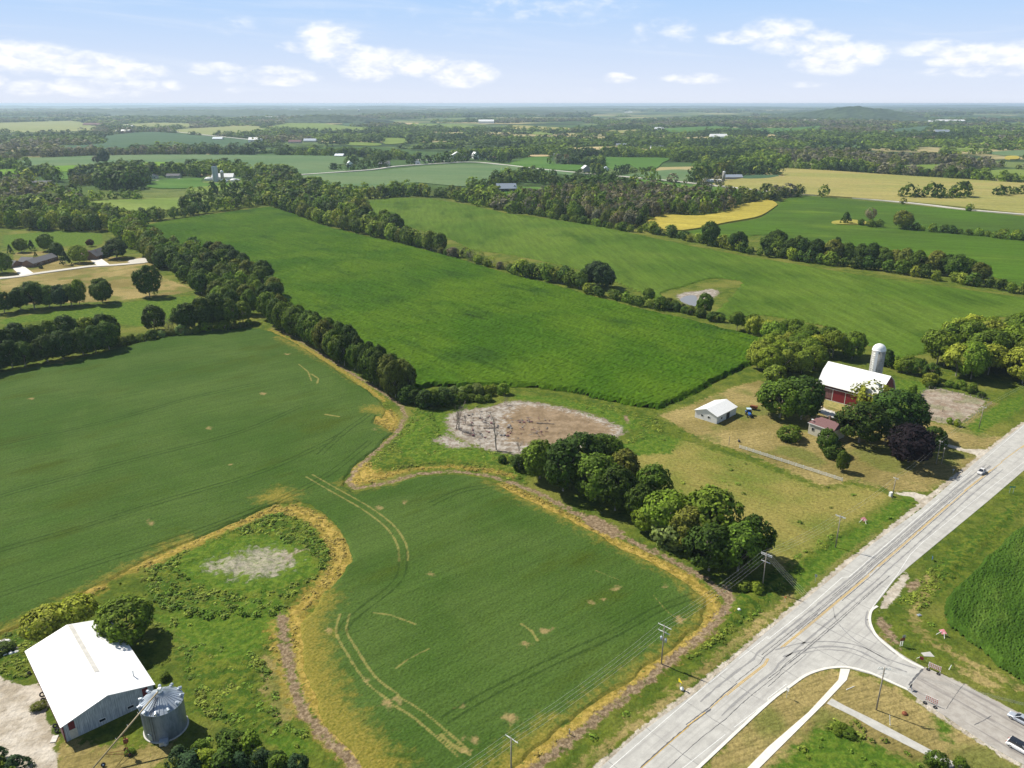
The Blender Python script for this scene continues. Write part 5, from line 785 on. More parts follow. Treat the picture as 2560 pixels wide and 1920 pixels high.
for bi, (y0, y1, sx_, sy_) in enumerate(bands):
    for y in np.arange(y0, y1, sy_):
        n = int(1.42 * y / sx_); x = (np.arange(n) + rg.random(n)) * sx_ - .71 * y; yy = y + (rg.random(n) - .5) * sy_; ok = fbm(x + 9000, yy + 500, 420 if bi < 2 else 900, 3) > (.545 if bi < 2 else .57)
        if bi < 2: ok |= (fbm(x + 100, yy, 90, 2) > .64)
        for P in FP + [np.array(e) for e in EXCL]:
            a0, b0 = P.min(0); a1, b1 = P.max(0); m = ok & (x > a0) & (x < a1) & (yy > b0) & (yy < b1)
            if m.any(): ok[np.where(m)[0][sdf_poly(x[m], yy[m], P) < 4]] = False
        for L in ROADL:
            m = ok & (yy < 4000)
            if m.any(): ok[np.where(m)[0][sdf_line(x[m], yy[m], L) < 9]] = False
        gz = fbm(x, yy, 380, 2); lz = fbm(x + 5000, yy, 160, 2)
        for i in np.where(ok)[0]:
            c = DKG if lz[i] < .42 else (MDG if lz[i] < (.56 if bi == 0 else .64) else LTG)
            kd = 'round'
            if gz[i] > .6: c = GYB if rg.random() < .6 else OLG; kd = 'sparse' if bi == 0 and rg.random() < .5 else 'round'
            elif rg.random() < (.08 if bi == 0 else .02): c = YLG
            h = (7 + 11 * rg.random() ** 1.3) * (1 if bi < 2 else 1.05); w = h * (.85 + .4 * rg.random()) if bi == 0 else sx_ * (1.1 + .8 * rg.random())
            zz = 0. if yy[i] < 4000 else float(np.clip((yy[i] - 4000) / 9000, 0, 1) * 30 * .4)
            items.append((x[i], yy[i], zz, w, h + zz * .6, min(2, bi + 1), kd, int(rg.integers(3)), rg.random() * 6.28, tuple(np.array(c) * (.8 + .4 * rg.random()) * (.9 if bi else 1))))
merged('distant_woodland', items, 'massed woods, hedges and scattered trees fading into the distance')
# ---- rough weeds and tall grass tufts in the foreground
def tufts():
    R = np.random.default_rng(8); n = 70000; x = R.uniform(-125, 120, n); y = R.uniform(112, 300, n)
    d = {k: classdist(x, y, v) for k, v in dict(weed=WEED, gold=GOLD, lush=LUSH, gravel=GRAVEL, tan=TAN, dirt=DIRT, mud=MUD).items()}
    hard = np.minimum(np.minimum(sdf_poly(x, y, ROAD), sdf_poly(x, y, SIDEWALK[0])), np.minimum(sdf_poly(x, y, PATH2), np.minimum(d['gravel'], d['mud'])))
    ring = (sdf_poly(x, y, WEED[0][1]) < 0) & (sdf_poly(x, y, LUSH[2][1]) > 0); inner = sdf_poly(x, y, LUSH[2][1]) < .5; soy = sdf_poly(x, y, SOY); inshed = sdf_poly(x, y, [S(60, 1560), S(350, 1480), S(480, 1800), S(160, 1860)]); fuzz = (fbm(x, y, 9, 2) - .5)
    pw = np.where(d['weed'] < 0, np.where(d['lush'] < 0, .3, .8), np.where(d['gold'] < 0, .6, .015)); pw = np.where(ring, .85, np.where(inner, .02, pw)); ok = (hard > 1.2) & (soy > .6) & (inshed > 0) & (R.random(n) < pw * np.where(x > 25, .4, 1) * np.clip(.75 + fuzz * 2.2, .1, 1)) & (d['dirt'] > .3) & ~((d['tan'] < 0) & (d['weed'] > 0))
    idx = np.where(ok)[0]; its = []
    for i in idx:
        gold = d['gold'][i] < .3
        c = (.3, .235, .065) if gold else ((.11, .175, .022) if fuzz[i] < 0 else (.17, .21, .032)); w = R.uniform(.5, 1.1) if gold else R.uniform(.6, 1.5); h = R.uniform(.2, .5) * (.9 if gold else 1.1)
        if ring[i] and not gold: h = R.uniform(.4, .95); w = R.uniform(.8, 1.8); c = (.09, .155, .018) if R.random() < .5 else (.16, .205, .032)
        its.append((x[i], y[i], 0, w, h, 2, 'shrub', int(R.integers(3)), R.random() * 6.28, tuple(np.array(c) * R.uniform(.65, 1.35))))
    o = merged('tall_weeds', its, 'tangled weeds and tall dry grass around the ditches and ponds'); o['category'] = 'weeds'
tufts()
# ================================================================== BUILDINGS
def facing(a, b): return math.atan2(b[1] - a[1], b[0] - a[0])
# gable building: origin = middle of front gable, x along the gable, y back along the ridge
def gable(name, loc, rz, W, L, eave, ridge, wm, rm, label, cat, over=.4, windows=(), doors=(), th=.12, split=False, group=None, side=None):
    t = thing(name, loc, rz, label, cat, group); h = W / 2
    b = MB(); b.xprism([(0, 0)], 0, 0) if False else None
    prof = [(-h, 0), (h, 0), (h, eave), (0, ridge - .05), (-h, eave)]
    n = 5; vs = [(x, 0, z) for x, z in prof] + [(x, L, z) for x, z in prof]; b.add(vs, [(0, 1, 2, 3, 4), (9, 8, 7, 6, 5)] + [(i, n + i, n + (i + 1) % n, (i + 1) % n) for i in (1, 4, 0)])
    b.build('wall', wm, t)
    r = MB(); sl = (ridge - eave) / h; e = h + over; ze = ridge - sl * e
    for s in (-1, 1):
        vs = [(0, -over, ridge), (s * e, -over, ze), (s * e, L + over, ze), (0, L + over, ridge)]; vs += [(x, y, z + th) for x, y, z in vs]
        fs = [(0, 1, 2, 3), (7, 6, 5, 4), (0, 4, 5, 1), (1, 5, 6, 2), (2, 6, 7, 3), (3, 7, 4, 0)]; r.add(vs, fs)
    ro = r.build('roof', rm, t)
    for (face, u, z, w, hh) in windows:
        f = MB(); g = MB()
        if face == 'f': f.box(u - w / 2 - .08, u + w / 2 + .08, -.07, -.002, z - .08, z + hh + .08); g.box(u - w / 2, u + w / 2, -.085, -.072, z, z + hh)
        elif face == 'r': f.box(h + .002, h + .07, u - w / 2 - .08, u + w / 2 + .08, z - .08, z + hh + .08); g.box(h + .072, h + .085, u - w / 2, u + w / 2, z, z + hh)
        else: f.box(-h - .07, -h - .002, u - w / 2 - .08, u + w / 2 + .08, z - .08, z + hh + .08); g.box(-h - .085, -h - .072, u - w / 2, u + w / 2, z, z + hh)
        fo = f.build('window', MT['white_paint'], t); g.build('pane', MT['glass'], fo)
    for (face, u, w, hh, m) in doors:
        f = MB()
        if face == 'f': f.box(u - w / 2, u + w / 2, -.06, -.003, .03, hh)
        elif face == 'r': f.box(h + .003, h + .06, u - w / 2, u + w / 2, .03, hh)
        else: f.box(-h - .06, -h - .003, u - w / 2, u + w / 2, .03, hh)
        f.build('door', MT[m], t)
    return t, ro
# --- large shed, bottom left
A = T(B1, 515, 1300, 4.2); Bq = T(B1, 1335, 925, 4.2); mid = ((A[0] + Bq[0]) / 2, (A[1] + Bq[1]) / 2); rz = facing(A, Bq); WS = math.hypot(Bq[0] - A[0], Bq[1] - A[1]) - .8
def roof_ribbed():
    m = bpy.data.materials.new('ribbed_white_roof_sheet'); m.use_nodes = True; k = NT(m.node_tree); b = k.n['Principled BSDF']; tc = k.new('ShaderNodeTexCoord').outputs['Object']
    n = k.noise(k.mapping(tc, 0, (.25, 2.2, 1)), 1, 4, .6); c = k.mix(k.m('MULTIPLY', k.mapr(n, .52, .72), .35), (.82, .82, .82), (.6, .61, .64))
    w = k.new('ShaderNodeTexWave', wave_type='BANDS', bands_direction='Y'); w.inputs['Scale'].default_value = .55; k.l.new(tc, w.inputs[0]); c = k.mix(k.m('MULTIPLY', k.mapr(w.outputs[1], .9, 1), .12), c, (.5, .5, .52))
    k.l.new(c, b.inputs[0]); b.inputs['Roughness'].default_value = .5; return m
MT['rib'] = roof_ribbed()
t, ro = gable('storage_shed', mid, rz, WS, 29.3, 4.1, 6.5, MT['boards'], MT['rib'], 'large white metal roofed shed with weathered board gable beside the grain bin', 'shed', .4,
              windows=[('f', -1.7, .95, 1.15, .55), ('f', 3.7, .95, 1.15, .55)])
pl = MB(); pl.box(-WS / 2 + .95, -WS / 2 + 2.05, -.05, -.003, 2.3, 4.1); pl.build('red_panel', MT['red'], t); pl = MB(); pl.box(WS / 2 - 2.2, WS / 2 - 1.1, -.05, -.003, .9, 4.1); pl.build('red_panel', MT['red'], t)
pl = MB(); pl.box(-WS / 2 + .95, -WS / 2 + 2.3, -.045, -.003, .05, 2.2); o = pl.build('door', MT['cream'], t)
pl = MB(); pl.box(-WS / 2 - .06, -WS / 2 - .003, 0, 29.3, .05, 3.95); o = pl.build('side_cladding', MT['old_wood'], t); tag(o, 'dark red weathered side wall')
pl = MB(); pl.box(-WS / 2 - .1, -WS / 2 + .1, -.1, .003, 0, 4.0); pl.build('corner_trim', MT['red'], t)
s_ = (6.5 - 4.1) / (WS / 2); pl = MB(); pl.add([(.1, 8.5, 6.66), (1.0, 8.5, 6.66 - s_ * .9), (1.0, 29.5, 6.66 - s_ * .9), (.1, 29.5, 6.66), (.1, 8.5, 6.6), (1.0, 8.5, 6.6 - s_ * .9), (1.0, 29.5, 6.6 - s_ * .9), (.1, 29.5, 6.6)], [(0, 1, 2, 3), (4, 7, 6, 5), (0, 4, 5, 1), (1, 5, 6, 2), (2, 6, 7, 3), (3, 7, 4, 0)]); pl.build('ridge_skylight', MT['concrete'], ro)
pl = MB(); zz = 6.5 - s_ * 6.2 + .1; pl.tube((6.2, 4.2, zz - .2), (6.2, 4.2, zz + 1.3), .12, n=10); pl.tube((6.2, 4.2, zz + 1.3), (6.2, 4.2, zz + 1.45), .2, .2, n=10); pl.build('vent_pipe', MT['galv'], ro)
shed_t = t
# --- grain bin
GB = T(B1, 1437, 1308); R0, H0 = 4.0, 6.6
t = thing('grain_bin', GB, 0, 'round galvanised steel grain bin with ribbed cone roof next to the large shed', 'grain bin')
def corr():
    m = bpy.data.materials.new('corrugated_galvanised_wall'); m.use_nodes = True; k = NT(m.node_tree); b = k.n['Principled BSDF']; tc = k.new('ShaderNodeTexCoord').outputs['Object']
    n = k.noise(k.mapping(tc, 0, (1, 1, .25)), 1.4, 5, .65); c = k.mix(k.mapr(n, .35, .65), (.17, .2, .23), (.27, .3, .34)); sp = k.new('ShaderNodeSeparateXYZ'); k.l.new(tc, sp.inputs[0])
    md = k.m('ABSOLUTE', k.m('SUBTRACT', k.m('FRACT', k.m('DIVIDE', sp.outputs[2], 1.1)), .5)); c = k.mix(k.m('MULTIPLY', k.mapr(md, .03, .01), .5), c, (.16, .18, .2)); k.l.new(c, b.inputs[0]); b.inputs['Roughness'].default_value = .42; b.inputs['Metallic'].default_value = .5
    w = k.new('ShaderNodeTexWave', wave_type='BANDS', bands_direction='Z'); w.inputs['Scale'].default_value = 3.2; k.l.new(tc, w.inputs[0]); bp = k.new('ShaderNodeBump'); bp.inputs['Strength'].default_value = .5; bp.inputs['Distance'].default_value = .05; k.l.new(w.outputs[1], bp.inputs['Height']); k.l.new(bp.outputs[0], b.inputs['Normal']); return m
b = MB(); b.lathe([(R0, 0), (R0, H0)], 48); b.build('body', corr(), t, sm=False)
b = MB(); b.lathe([(R0 + .25, 0), (R0 + .25, .15)], 40); b.build('base_slab', MT['concrete'], t)
b = MB(); b.lathe([(R0 + .15, H0 - .06), (R0 + .15, H0), (.55, H0 + 2.15), (.55, H0 + 2.1), (.3, H0 + 1.9)], 48); rf = b.build('roof', MT['galv_light'], t)
for i in range(30):
    a = i * 2 * math.pi / 30; ca, sa = math.cos(a), math.sin(a); b = MB() if i == 0 else b; b.tube((ca * .6, sa * .6, H0 + 2.16), (ca * (R0 + .1), sa * (R0 + .1), H0 + .05), .075, n=5)
b.build('roof_ribs', MT['galv'], rf)
b = MB(); b.ring((0, 0, H0 + .95), (0, 0, 1), R0 * .6, .035, 36, 5); b.build('roof_ring', MT['galv'], rf)
b = MB(); b.lathe([(.6, H0 + 2.05), (.6, H0 + 2.45), (.35, H0 + 2.6), (0, H0 + 2.66)], 20); b.build('peak_cap', MT['galv_light'], rf)
for i in range(11):
    a = math.radians(18 + i * 32.7); ca, sa = math.cos(a), math.sin(a); r0 = R0 - .35; b = MB(); zr = H0 + .35
    b.tube((ca * r0, sa * r0, zr - .25), (ca * r0, sa * r0, zr + .35), .26, n=10); b.tube((ca * r0, sa * r0, zr + .3), (ca * (r0 + .62), sa * (r0 + .62), zr + .12), .3, .33, n=10); v = b.build('roof_vent', MT['galv_light'], rf)
b = MB()
for q in (-.25, .25):
    a = math.radians(-96); ca, sa = math.cos(a), math.sin(a); px, py = -sa * q, ca * q; b.tube((ca * 1. + px, sa * 1. + py, H0 + 2.0), (ca * (R0 + .1) + px, sa * (R0 + .1) + py, H0 + .18), .03, n=5); b.tube((ca * (R0 + .12) + px, sa * (R0 + .12) + py, H0 + .1), (ca * (R0 + .12) + px, sa * (R0 + .12) + py, .4), .03, n=5)
for j in range(9):
    f_ = .1 + j * .1; r = 1 + (R0 - .9) * f_; z = H0 + 2.02 - 1.84 * f_; b.tube((ca * r + sa * .25, sa * r - ca * .25, z), (ca * r - sa * .25, sa * r + ca * .25, z), .03, n=5)
b.build('ladder', MT['dark'], t)
b = MB(); aa = math.radians(-152)
for (r, z0, z1, w0) in ((R0 + .03, H0 - .95, H0 - .2, .42),):
    vs = []; 
    for q in range(7):
        a = aa + (q - 3) * .055 * 2; vs += [(math.cos(a) * r, math.sin(a) * r, z0), (math.cos(a) * r, math.sin(a) * r, z1)]
    b.add(vs, [(2 * q, 2 * q + 2, 2 * q + 3, 2 * q + 1) for q in range(6)])
sg = b.build('name_plate', MT['white_paint'], t)
b = MB(); vs = []
for q in range(13):
    a = aa + (q - 6) * .05; z = H0 - .42 - .12 * (q % 2); vs += [(math.cos(a) * (R0 + .045), math.sin(a) * (R0 + .045), z - .12), (math.cos(a) * (R0 + .045), math.sin(a) * (R0 + .045), z + .1)]
b.add(vs, [(2 * q, 2 * q + 2, 2 * q + 3, 2 * q + 1) for q in range(12)]); b.build('green_lettering_band', MT['green'], sg)
b = MB(); a = math.radians(-110); b.box(-.45, .45, -.12, .1, .5, 1.8); d = b.build('door', MT['galv_light'], t, (math.cos(a) * R0, math.sin(a) * R0, 0), a + math.pi / 2)
b = MB(); b.box(-.8, .8, -1.2, 0, .15, 1.0); b.tube((.4, -1.25, .6), (.4, -1.6, .6), .3, n=12); b.build('fan_housing', MT['galv_light'], t, (math.cos(-1.25) * R0, math.sin(-1.25) * R0, 0), .3)
# --- grain auger
p0 = T(B1, 800, 1665, .9); p1x = T(B1, 1378, 985, H0 + 3.4); P0 = Vector((p0[0], p0[1], .9)); P1 = Vector((p1x[0], p1x[1], H0 + 3.4)); dv = (P1 - P0).normalized(); P0 = P0 - dv * 2.2 * 0
t = thing('grain_auger', (P0.x, P0.y), 0, 'long tan grain auger tube leaning from the ground up to the bin peak', 'auger'); b = MB(); loc0 = Vector((P0.x, P0.y, 0)); b.tube(P0 - loc0 - dv * .2, P1 - loc0, .16, n=12); tb = b.build('tube', MT['tan_metal'], t, sm=True)
b = MB(); e_ = P1 - loc0; b.box(e_.x - .3, e_.x + .3, e_.y - .3, e_.y + .3, e_.z - .15, e_.z + .45); b.build('discharge_head', MT['white_metal'], t)
b = MB()
for f_ in (.35, .52, .68): q = (P0 + (P1 - P0) * f_) - loc0; sd = dv.cross(Vector((0, 0, 1))).normalized(); b.tube(q, q - sd * .45 + Vector((0, 0, .3)), .04, n=5)
b.build('truss_stubs', MT['white_paint'], t)
q = (P0 + (P1 - P0) * .44) - loc0; sd = dv.cross(Vector((0, 0, 1))).normalized(); ax = Vector(T(B1, 1105, 1535)).to_3d() - loc0; ax.z = 0; b = MB(); hv = Vector((dv.x, dv.y, 0)).normalized()
for s in (-1, 1): b.tube(q + sd * .15 * s, ax + sd * s * .75 + Vector((0, 0, .4)), .05, n=6); b.tube(ax + sd * s * .75 + Vector((0, 0, .4)), (P0 - loc0) + dv * 3.0 + sd * .1 * s, .045, n=6)
b.tube(ax + sd * .9 + Vector((0, 0, .4)), ax - sd * .9 + Vector((0, 0, .4)), .06, n=6); b.tube(ax + sd * .3 + Vector((0, 0, 1.3)), ax - sd * .3 + Vector((0, 0, 1.3)), .05, n=6); b.build('undercarriage', MT['rust'], t)
for s in (-1, 1): b = MB(); b.ring(ax + sd * s * 1.0 + Vector((0, 0, .38)), sd, .28, .1, 18, 7); w = b.build('wheel', MT['rubber'], t); b = MB(); b.tube(ax + sd * s * .96 + Vector((0, 0, .38)), ax + sd * s * 1.04 + Vector((0, 0, .38)), .19, n=12); b.build('rim', MT['rust'], w)
b = MB(); c_ = q + Vector((.5, -.4, -1.6)); b.box(c_.x - .35, c_.x + .35, c_.y - .3, c_.y + .3, c_.z - .3, c_.z + .5); b.tube(c_, c_ + Vector((.1, .1, 1.2)), .06, n=6); b.build('gearbox', MT['rust'], t)
# loose wheel, tyres, slab, rocks
def tyre(name, p, R, r, label, z=None, axis=(0, 0, 1), group=None, rim=True):
    t = thing(name, p, 0, label, 'tyre', group); z = r if z is None else z; b = MB(); b.ring((0, 0, z), axis, R - r, r, 22, 8); b.build('tread', MT['rubber'], t, sm=True)
    if rim: b = MB(); a = Vector(axis).normalized(); b.tube(Vector((0, 0, z)) - a * r * .6, Vector((0, 0, z)) + a * r * .6, R - 2 * r + .03, n=16); b.build('rim', MT['chrome'], t)
    return t
tyre('wheel', T(B1, 895, 1645), .42, .16, 'dark wheel with pale rim lying near the foot of the auger', .42, (.4, -.8, .45))
TP = [(495, 1348, 'pale ringed tyre leaning at the left corner of the large shed', .5), (480, 1310, 'dark tyre behind the pale ringed one at the shed corner', .5), (372, 1050, 'topmost tyre of the pile along the shed side', .6), (375, 1085, 'lower tyre of the pile along the shed side', .5), (255, 850, 'small tyre in the weeds by the shed side', .4)]
for i, (u, v, lab, R) in enumerate(TP): tyre('tyre', T(B1, u, v), R, .16, lab, .45 if i != 2 else .8, (.5, -.3, .8) if i else (-.2, -.6, .6), 'old tyres along the shed', rim=False)
q = T(B1, 470, 1410); b = MB(); b.box(-.55, .55, -.9, .9, .02, .14); o = b.build('board', MT['concrete'], None, (q[0], q[1], 0), .2, bevel=.02); tag(o, 'pale flat board lying on the grass by the shed corner', 'board')
rr = random.Random(4)
for i in range(26):
    u, v = rr.uniform(-10, 150), rr.uniform(560, 690)
    if v < 560 + u * .1: continue
    q = T(B1, u, v); b = MB(); s = rr.uniform(.25, .7); b.blob((0, 0, s * .35), s, i, (1.2, .9, .7)); wh = rr.random() > .7; o = b.build('rock', MT['white_paint'] if wh else MT['stone'], None, (q[0], q[1], 0), rr.random() * 6); tag(o, '%s %s stone in the %s %s of the heap behind the shed' % ('big' if s > .5 else 'small', 'whitish' if wh else 'grey', 'upper' if v < 625 else 'lower', 'left' if u < 70 else 'right'), 'rock', 'stones of the heap left of the shed')
# --- small white shed
A = T(T7, 1576, 1185); Bq = T(T7, 1770, 1246); C_ = T(T7, 1937, 1160); rz = facing(A, Bq)
Wd = math.hypot(Bq[0] - A[0], Bq[1] - A[1]); L = math.hypot(C_[0] - Bq[0], C_[1] - Bq[1])
gable('shed', ((A[0] + Bq[0]) / 2, (A[1] + Bq[1]) / 2), rz, Wd - .3, L, 3.2, 5.0, MT['white_paint'], MT['white_metal'], 'small white pole shed with two gable windows and a dark doorway', 'shed', .35,
      windows=[('f', -1.7, 1.5, .9, .7), ('f', 1.3, 1.5, .9, .7), ('r', 3.4, 1.3, .9, .7)], doors=[('r', 8.3, 2.4, 2.5, 'dark')])
# --- barn
d_ = np.array([.682, -.731]); n_ = np.array([.731, .682]); Lc = np.array([134.6, 310.9]); BL = 25.2; BW = 13.6
t = thing('barn', tuple(Lc), math.atan2(d_[1], d_[0]), 'big red gambrel barn with white roof and sliding doors', 'barn')
h = BW / 2; prof = [(-h, 0), (h, 0), (h, 8.0), (h * .62, 12.2), (0, 15.0), (-h * .62, 12.2), (-h, 8.0)]
b = MB(); b.xprism(prof, 0, BL); b.build('wall', MT['red'], t)
r = MB(); pr = [(-h - .7, 7.2), (-h * .62, 12.3), (0, 15.12), (h * .62, 12.3), (h + .7, 7.2)]
for i in range(4):
    (y0, z0), (y1, z1) = pr[i], pr[i + 1]; dy, dz = y1 - y0, z1 - z0; Ln = math.hypot(dy, dz); ny, nz = -dz / Ln * .14, dy / Ln * .14; vs = [(x, y, z) for x in (-.5, BL + .5) for y, z in ((y0, z0), (y1, z1), (y1 + ny, z1 + nz), (y0 + ny, z0 + nz))]
    r.add(vs, [(0, 1, 2, 3), (7, 6, 5, 4), (0, 4, 5, 1), (1, 5, 6, 2), (2, 6, 7, 3), (3, 7, 4, 0)])
r.build('roof', MT['white_metal'], t)
b = MB(); b.box(.4, BL - 3, -h - .34, -h - .003, 6.0, 6.25); b.build('door_track', MT['white_paint'], t)
b = MB(); b.box(.2, 6.2, -h - .12, -h - .003, 1.8, 6.0); o = b.build('board_wall', MT['old_wood'], t); tag(o, 'weathered greyish board section left of the doors')
for x0, x1 in ((6.5, 11.6), (11.9, 17.0)): b = MB(); b.box(x0, x1, -h - .2, -h - .06, .9, 5.95); b.build('sliding_door', MT['red_door'], t)
for x in (6.35, 11.75, 17.2): b = MB(); b.box(x - .1, x + .1, -h - .24, -h - .003, .7, 5.98); b.build('door_post', MT['white_paint'], t)
b = MB(); b.box(-3.4, -.6, -h - .6, -h + 3.5, 5.7, 5.85); b.build('lean_to_roof', MT['white_metal'], t); b = MB(); b.box(-3.2, -.6, -h - .4, -h + 3.3, 0, 5.68); b.build('lean_to_wall', MT['old_wood'], t)
b = MB(); b.xprism([(-h - 5.2, 0), (-h - .02, 0), (-h - .02, 1.0), (-h - 1.5, .95), (-h - 5.2, .05)], 3, 17.2)
bk = b.build('earth_bank', MT['dirt'], None, tuple(Lc) + (0,), math.atan2(d_[1], d_[0])); tag(bk, 'low earth bank leading up to the barn doors', None, kind='structure')
def bank_m():
    m = bpy.data.materials.new('dry_bank_grass'); m.use_nodes = True; k = NT(m.node_tree); g = k.new('ShaderNodeNewGeometry').outputs['Position']; k.l.new(k.mix(k.mapr(k.noise(g, 1, 4, .7), .35, .65), (.2, .19, .05), (.32, .27, .09)), k.n['Principled BSDF'].inputs[0]); k.n['Principled BSDF'].inputs['Roughness'].default_value = .95; return m
bk.data.materials[0] = bank_m()
b = MB(); b.box(2.0, 2.5, -h - 6.5, -h - .5, 0, 1.2); b.box(2.5, 17.4, -h - .45, -h - .36, 0, 1.25); o = b.build('retaining_wall', MT['concrete'], None, tuple(Lc) + (0,), math.atan2(d_[1], d_[0])); tag(o, 'low pale concrete retaining wall at the foot of the barn doors', 'wall')
# --- silo
q = (157.0, 315.2); t = thing('silo', q, 0, 'tall concrete stave silo with white dome behind the barn', 'silo')
b = MB(); b.lathe([(2.7, 0), (2.7, 19.0)], 36); b.build('body', MT['silo'], t, sm=True)
b = MB(); b.lathe([(2.8, 18.9), (2.8, 19.1)] + [(2.75 * math.cos(a * math.pi / 16), 19.1 + 2.7 * math.sin(a * math.pi / 16)) for a in range(8)] + [(0, 22)], 28); b.build('dome', MT['white_metal'], t, sm=True)
for j in range(20): b = MB() if j == 0 else b; b.ring((0, 0, .8 + j * .95), (0, 0, 1), 2.71, .03, 32, 4)
b.build('hoops', MT['galv'], t)
b = MB(); a = math.radians(-128); b.box(-.5, .5, -.45, .35, 1, 19.4); b.build('chute', MT['white_paint'], t, (math.cos(a) * 2.75, math.sin(a) * 2.75, 0), a + math.pi / 2)
# --- farmhouse
FLp = T(T8, 345, 1228, 4.6); FRp = T(T8, 568, 1308, 4.6); rz = facing(FLp, FRp); t = thing('farmhouse', FLp, rz, 'cream farmhouse with low brown shingle roof under the yard trees', 'house')
Lh = math.hypot(FRp[0] - FLp[0], FRp[1] - FLp[1])
b = MB(); b.box(0.3, Lh - .3, .4, 8.2, 0, 4.5); b.build('wall', MT['cream'], t)
b = MB(); b.add([(0, 0, 4.5), (Lh, 0, 4.5), (Lh, 8.8, 4.5), (0, 8.8, 4.5), (1.2, 5.4, 6.1), (Lh - 1.2, 5.4, 6.1)], [(0, 1, 5, 4), (1, 2, 5), (2, 3, 4, 5), (3, 0, 4), (3, 2, 1, 0)]); rf = b.build('roof', MT['brown_roof'], t)
b = MB(); b.box(-.02, Lh + .02, -.08, -.003, 4.3, 4.56); b.build('gutter', MT['white_paint'], t)
b = MB(); b.box(4.8, 5.4, 5.6, 6.2, 5.5, 7.4); b.build('chimney', MT['brick'], rf)
b = MB(); b.tube((1.0, 1.2, 4.8), (1.0, 1.2, 5.5), .05, n=6); b.lathe([(.0, 5.6), (.25, 5.62), (.45, 5.8)], 16, 1.0, 1.2); b.build('satellite_dish', MT['white_metal'], rf)
for x in (2.2, 7.6): f = MB(); f.box(x - .6, x + .6, .3, .397, 1.7, 3.1); w = f.build('window', MT['white_paint'], t); f = MB(); f.box(x - .48, x + .48, .27, .297, 1.82, 2.98); f.build('pane', MT['glass'], w)
q = T(T8, 548, 1160, 2.6); b = MB(); b.box(-5, 5, -2.6, 2.6, 2.5, 2.65)
for x in (-4.7, 4.7):
    for y in (-2.3, 2.3): b.box(x - .08, x + .08, y - .08, y + .08, 0, 2.5)
o = b.build('garden_shelter', MT['concrete'], None, (q[0], q[1], 0), rz); tag(o, 'flat pale shelter roof between farmhouse and barn', 'shelter')
# ---- small far houses
def house(p, rz, W, L, e, r, wm, rm, label, cat='house', name='house', nw=3, over=.5, lean=None, group=None):
    wins = [('f', -W * .22, e * .3, W * .14, e * .4), ('f', W * .22, e * .3, W * .14, e * .4)] + [('r', L * (i + .7) / (nw + .4), e * .3, 1.3, e * .4) for i in range(nw)] + [('l', L * (i + .7) / (nw + .4), e * .3, 1.3, e * .4) for i in range(nw)]
    return gable(name, p, rz, W, L, e, r, MT[wm], MT[rm], label, cat, over, windows=wins if nw else [], group=group)
a0 = facing(K(0, 200, 1500), K(0, 430, 1430))
# rz points along the gable; ridge runs at +90 deg
house(K(0, 455, 1415), a0 + math.pi / 2, 9, 30, 2.9, 5.4, 'brick', 'grey_roof', 'long low brown house with a grey roof at the left edge', nw=5)
house(K(0, 300, 1455), a0 - .1, 9, 10, 2.9, 5.6, 'brick', 'grey_roof', 'front wing of the long low brown house, facing the road', nw=0)
house(K(0, 150, 1480), a0 - .1, 9, 11, 2.8, 5.2, 'brick', 'grey_roof', 'garage wing of the low brown house at the white driveway', nw=0)
house(K(0, 930, 1370), a0 + math.pi / 2, 10, 24, 3.2, 7.2, 'brick', 'grey_roof', 'stone and grey roofed house behind the bright yellow green tree', nw=4)
house(K(0, 835, 1405), a0, 9, 10, 3.2, 6.6, 'beige', 'brown_roof', 'garage wing with brown gable at the second white driveway', nw=0)
q = K(0, 355, 1490); tt = thing('shrub', q, 0, 'tiny round bush on the tan lawn before the low house', 'shrub'); tt.scale = (3, 3, 2.6); c = bpy.data.objects.new('foliage', PC['shrub', 0]); link(c, tt); c.color = (.03, .05, .015, 1)
house(K(0, 460, 765), .1 + math.pi / 2, 12, 36, 3, 6, 'beige', 'grey_roof', 'long grey roofed bungalow far left beyond the grey brush', nw=4)
house(K(0, 1320, 715), .2, 12, 16, 4, 7, 'white_paint', 'grey_roof', 'white house with a white drive in the left distance', nw=2); house(K(0, 1560, 705), math.pi / 2, 12, 22, 3.5, 6.5, 'cream', 'grey_roof', 'grey roofed house right of the white one in the left distance', nw=2)
# silo farm left
q = K(0, 1870, 740); t = thing('silo', q, 0, 'tallest grey silo of the left distant farm, with a rig on top', 'silo'); b = MB(); b.lathe([(4, 0), (4, 24), (0, 24.4)], 24); b.build('body', MT['galv'], t, sm=False); b = MB(); b.box(-4.4, -3.2, -2.6, -1.4, 0, 24); b.build('chute', MT['white_paint'], t); b = MB(); b.tube((0, 0, 24), (0, 0, 30), .3, n=6); b.tube((-3, 0, 29), (3.5, 1, 27.6), .3, n=6); b.box(-1.4, 1.4, -1, 1, 24.5, 27); b.build('unloader_rig', MT['dark'], t)
q = K(0, 1925, 735); t = thing('silo', q, 0, 'short domed silo in front of the left distant barn', 'silo'); b = MB(); b.lathe([(2.6, 0), (2.6, 14), (2.1, 15.6), (1., 16.6), (0, 16.9)], 20); b.build('body', MT['silo'], t, sm=True); b = MB(); b.lathe([(2.7, 13.6), (2.7, 14.2), (2.2, 15.8), (1., 16.9), (0, 17.2)], 20); b.build('dome', MT['white_metal'], t, sm=True)
house(K(0, 2025, 722), math.pi / 2 + .08, 14, 34, 5, 10, 'white_paint', 'white_metal', 'long white roofed dairy barn beside the two silos at left', 'barn', 'barn', nw=0)
house(K(0, 2140, 700), .2, 10, 14, 4, 8, 'beige', 'brown_roof', 'red brown roofed house right of the left distant barn', nw=1)
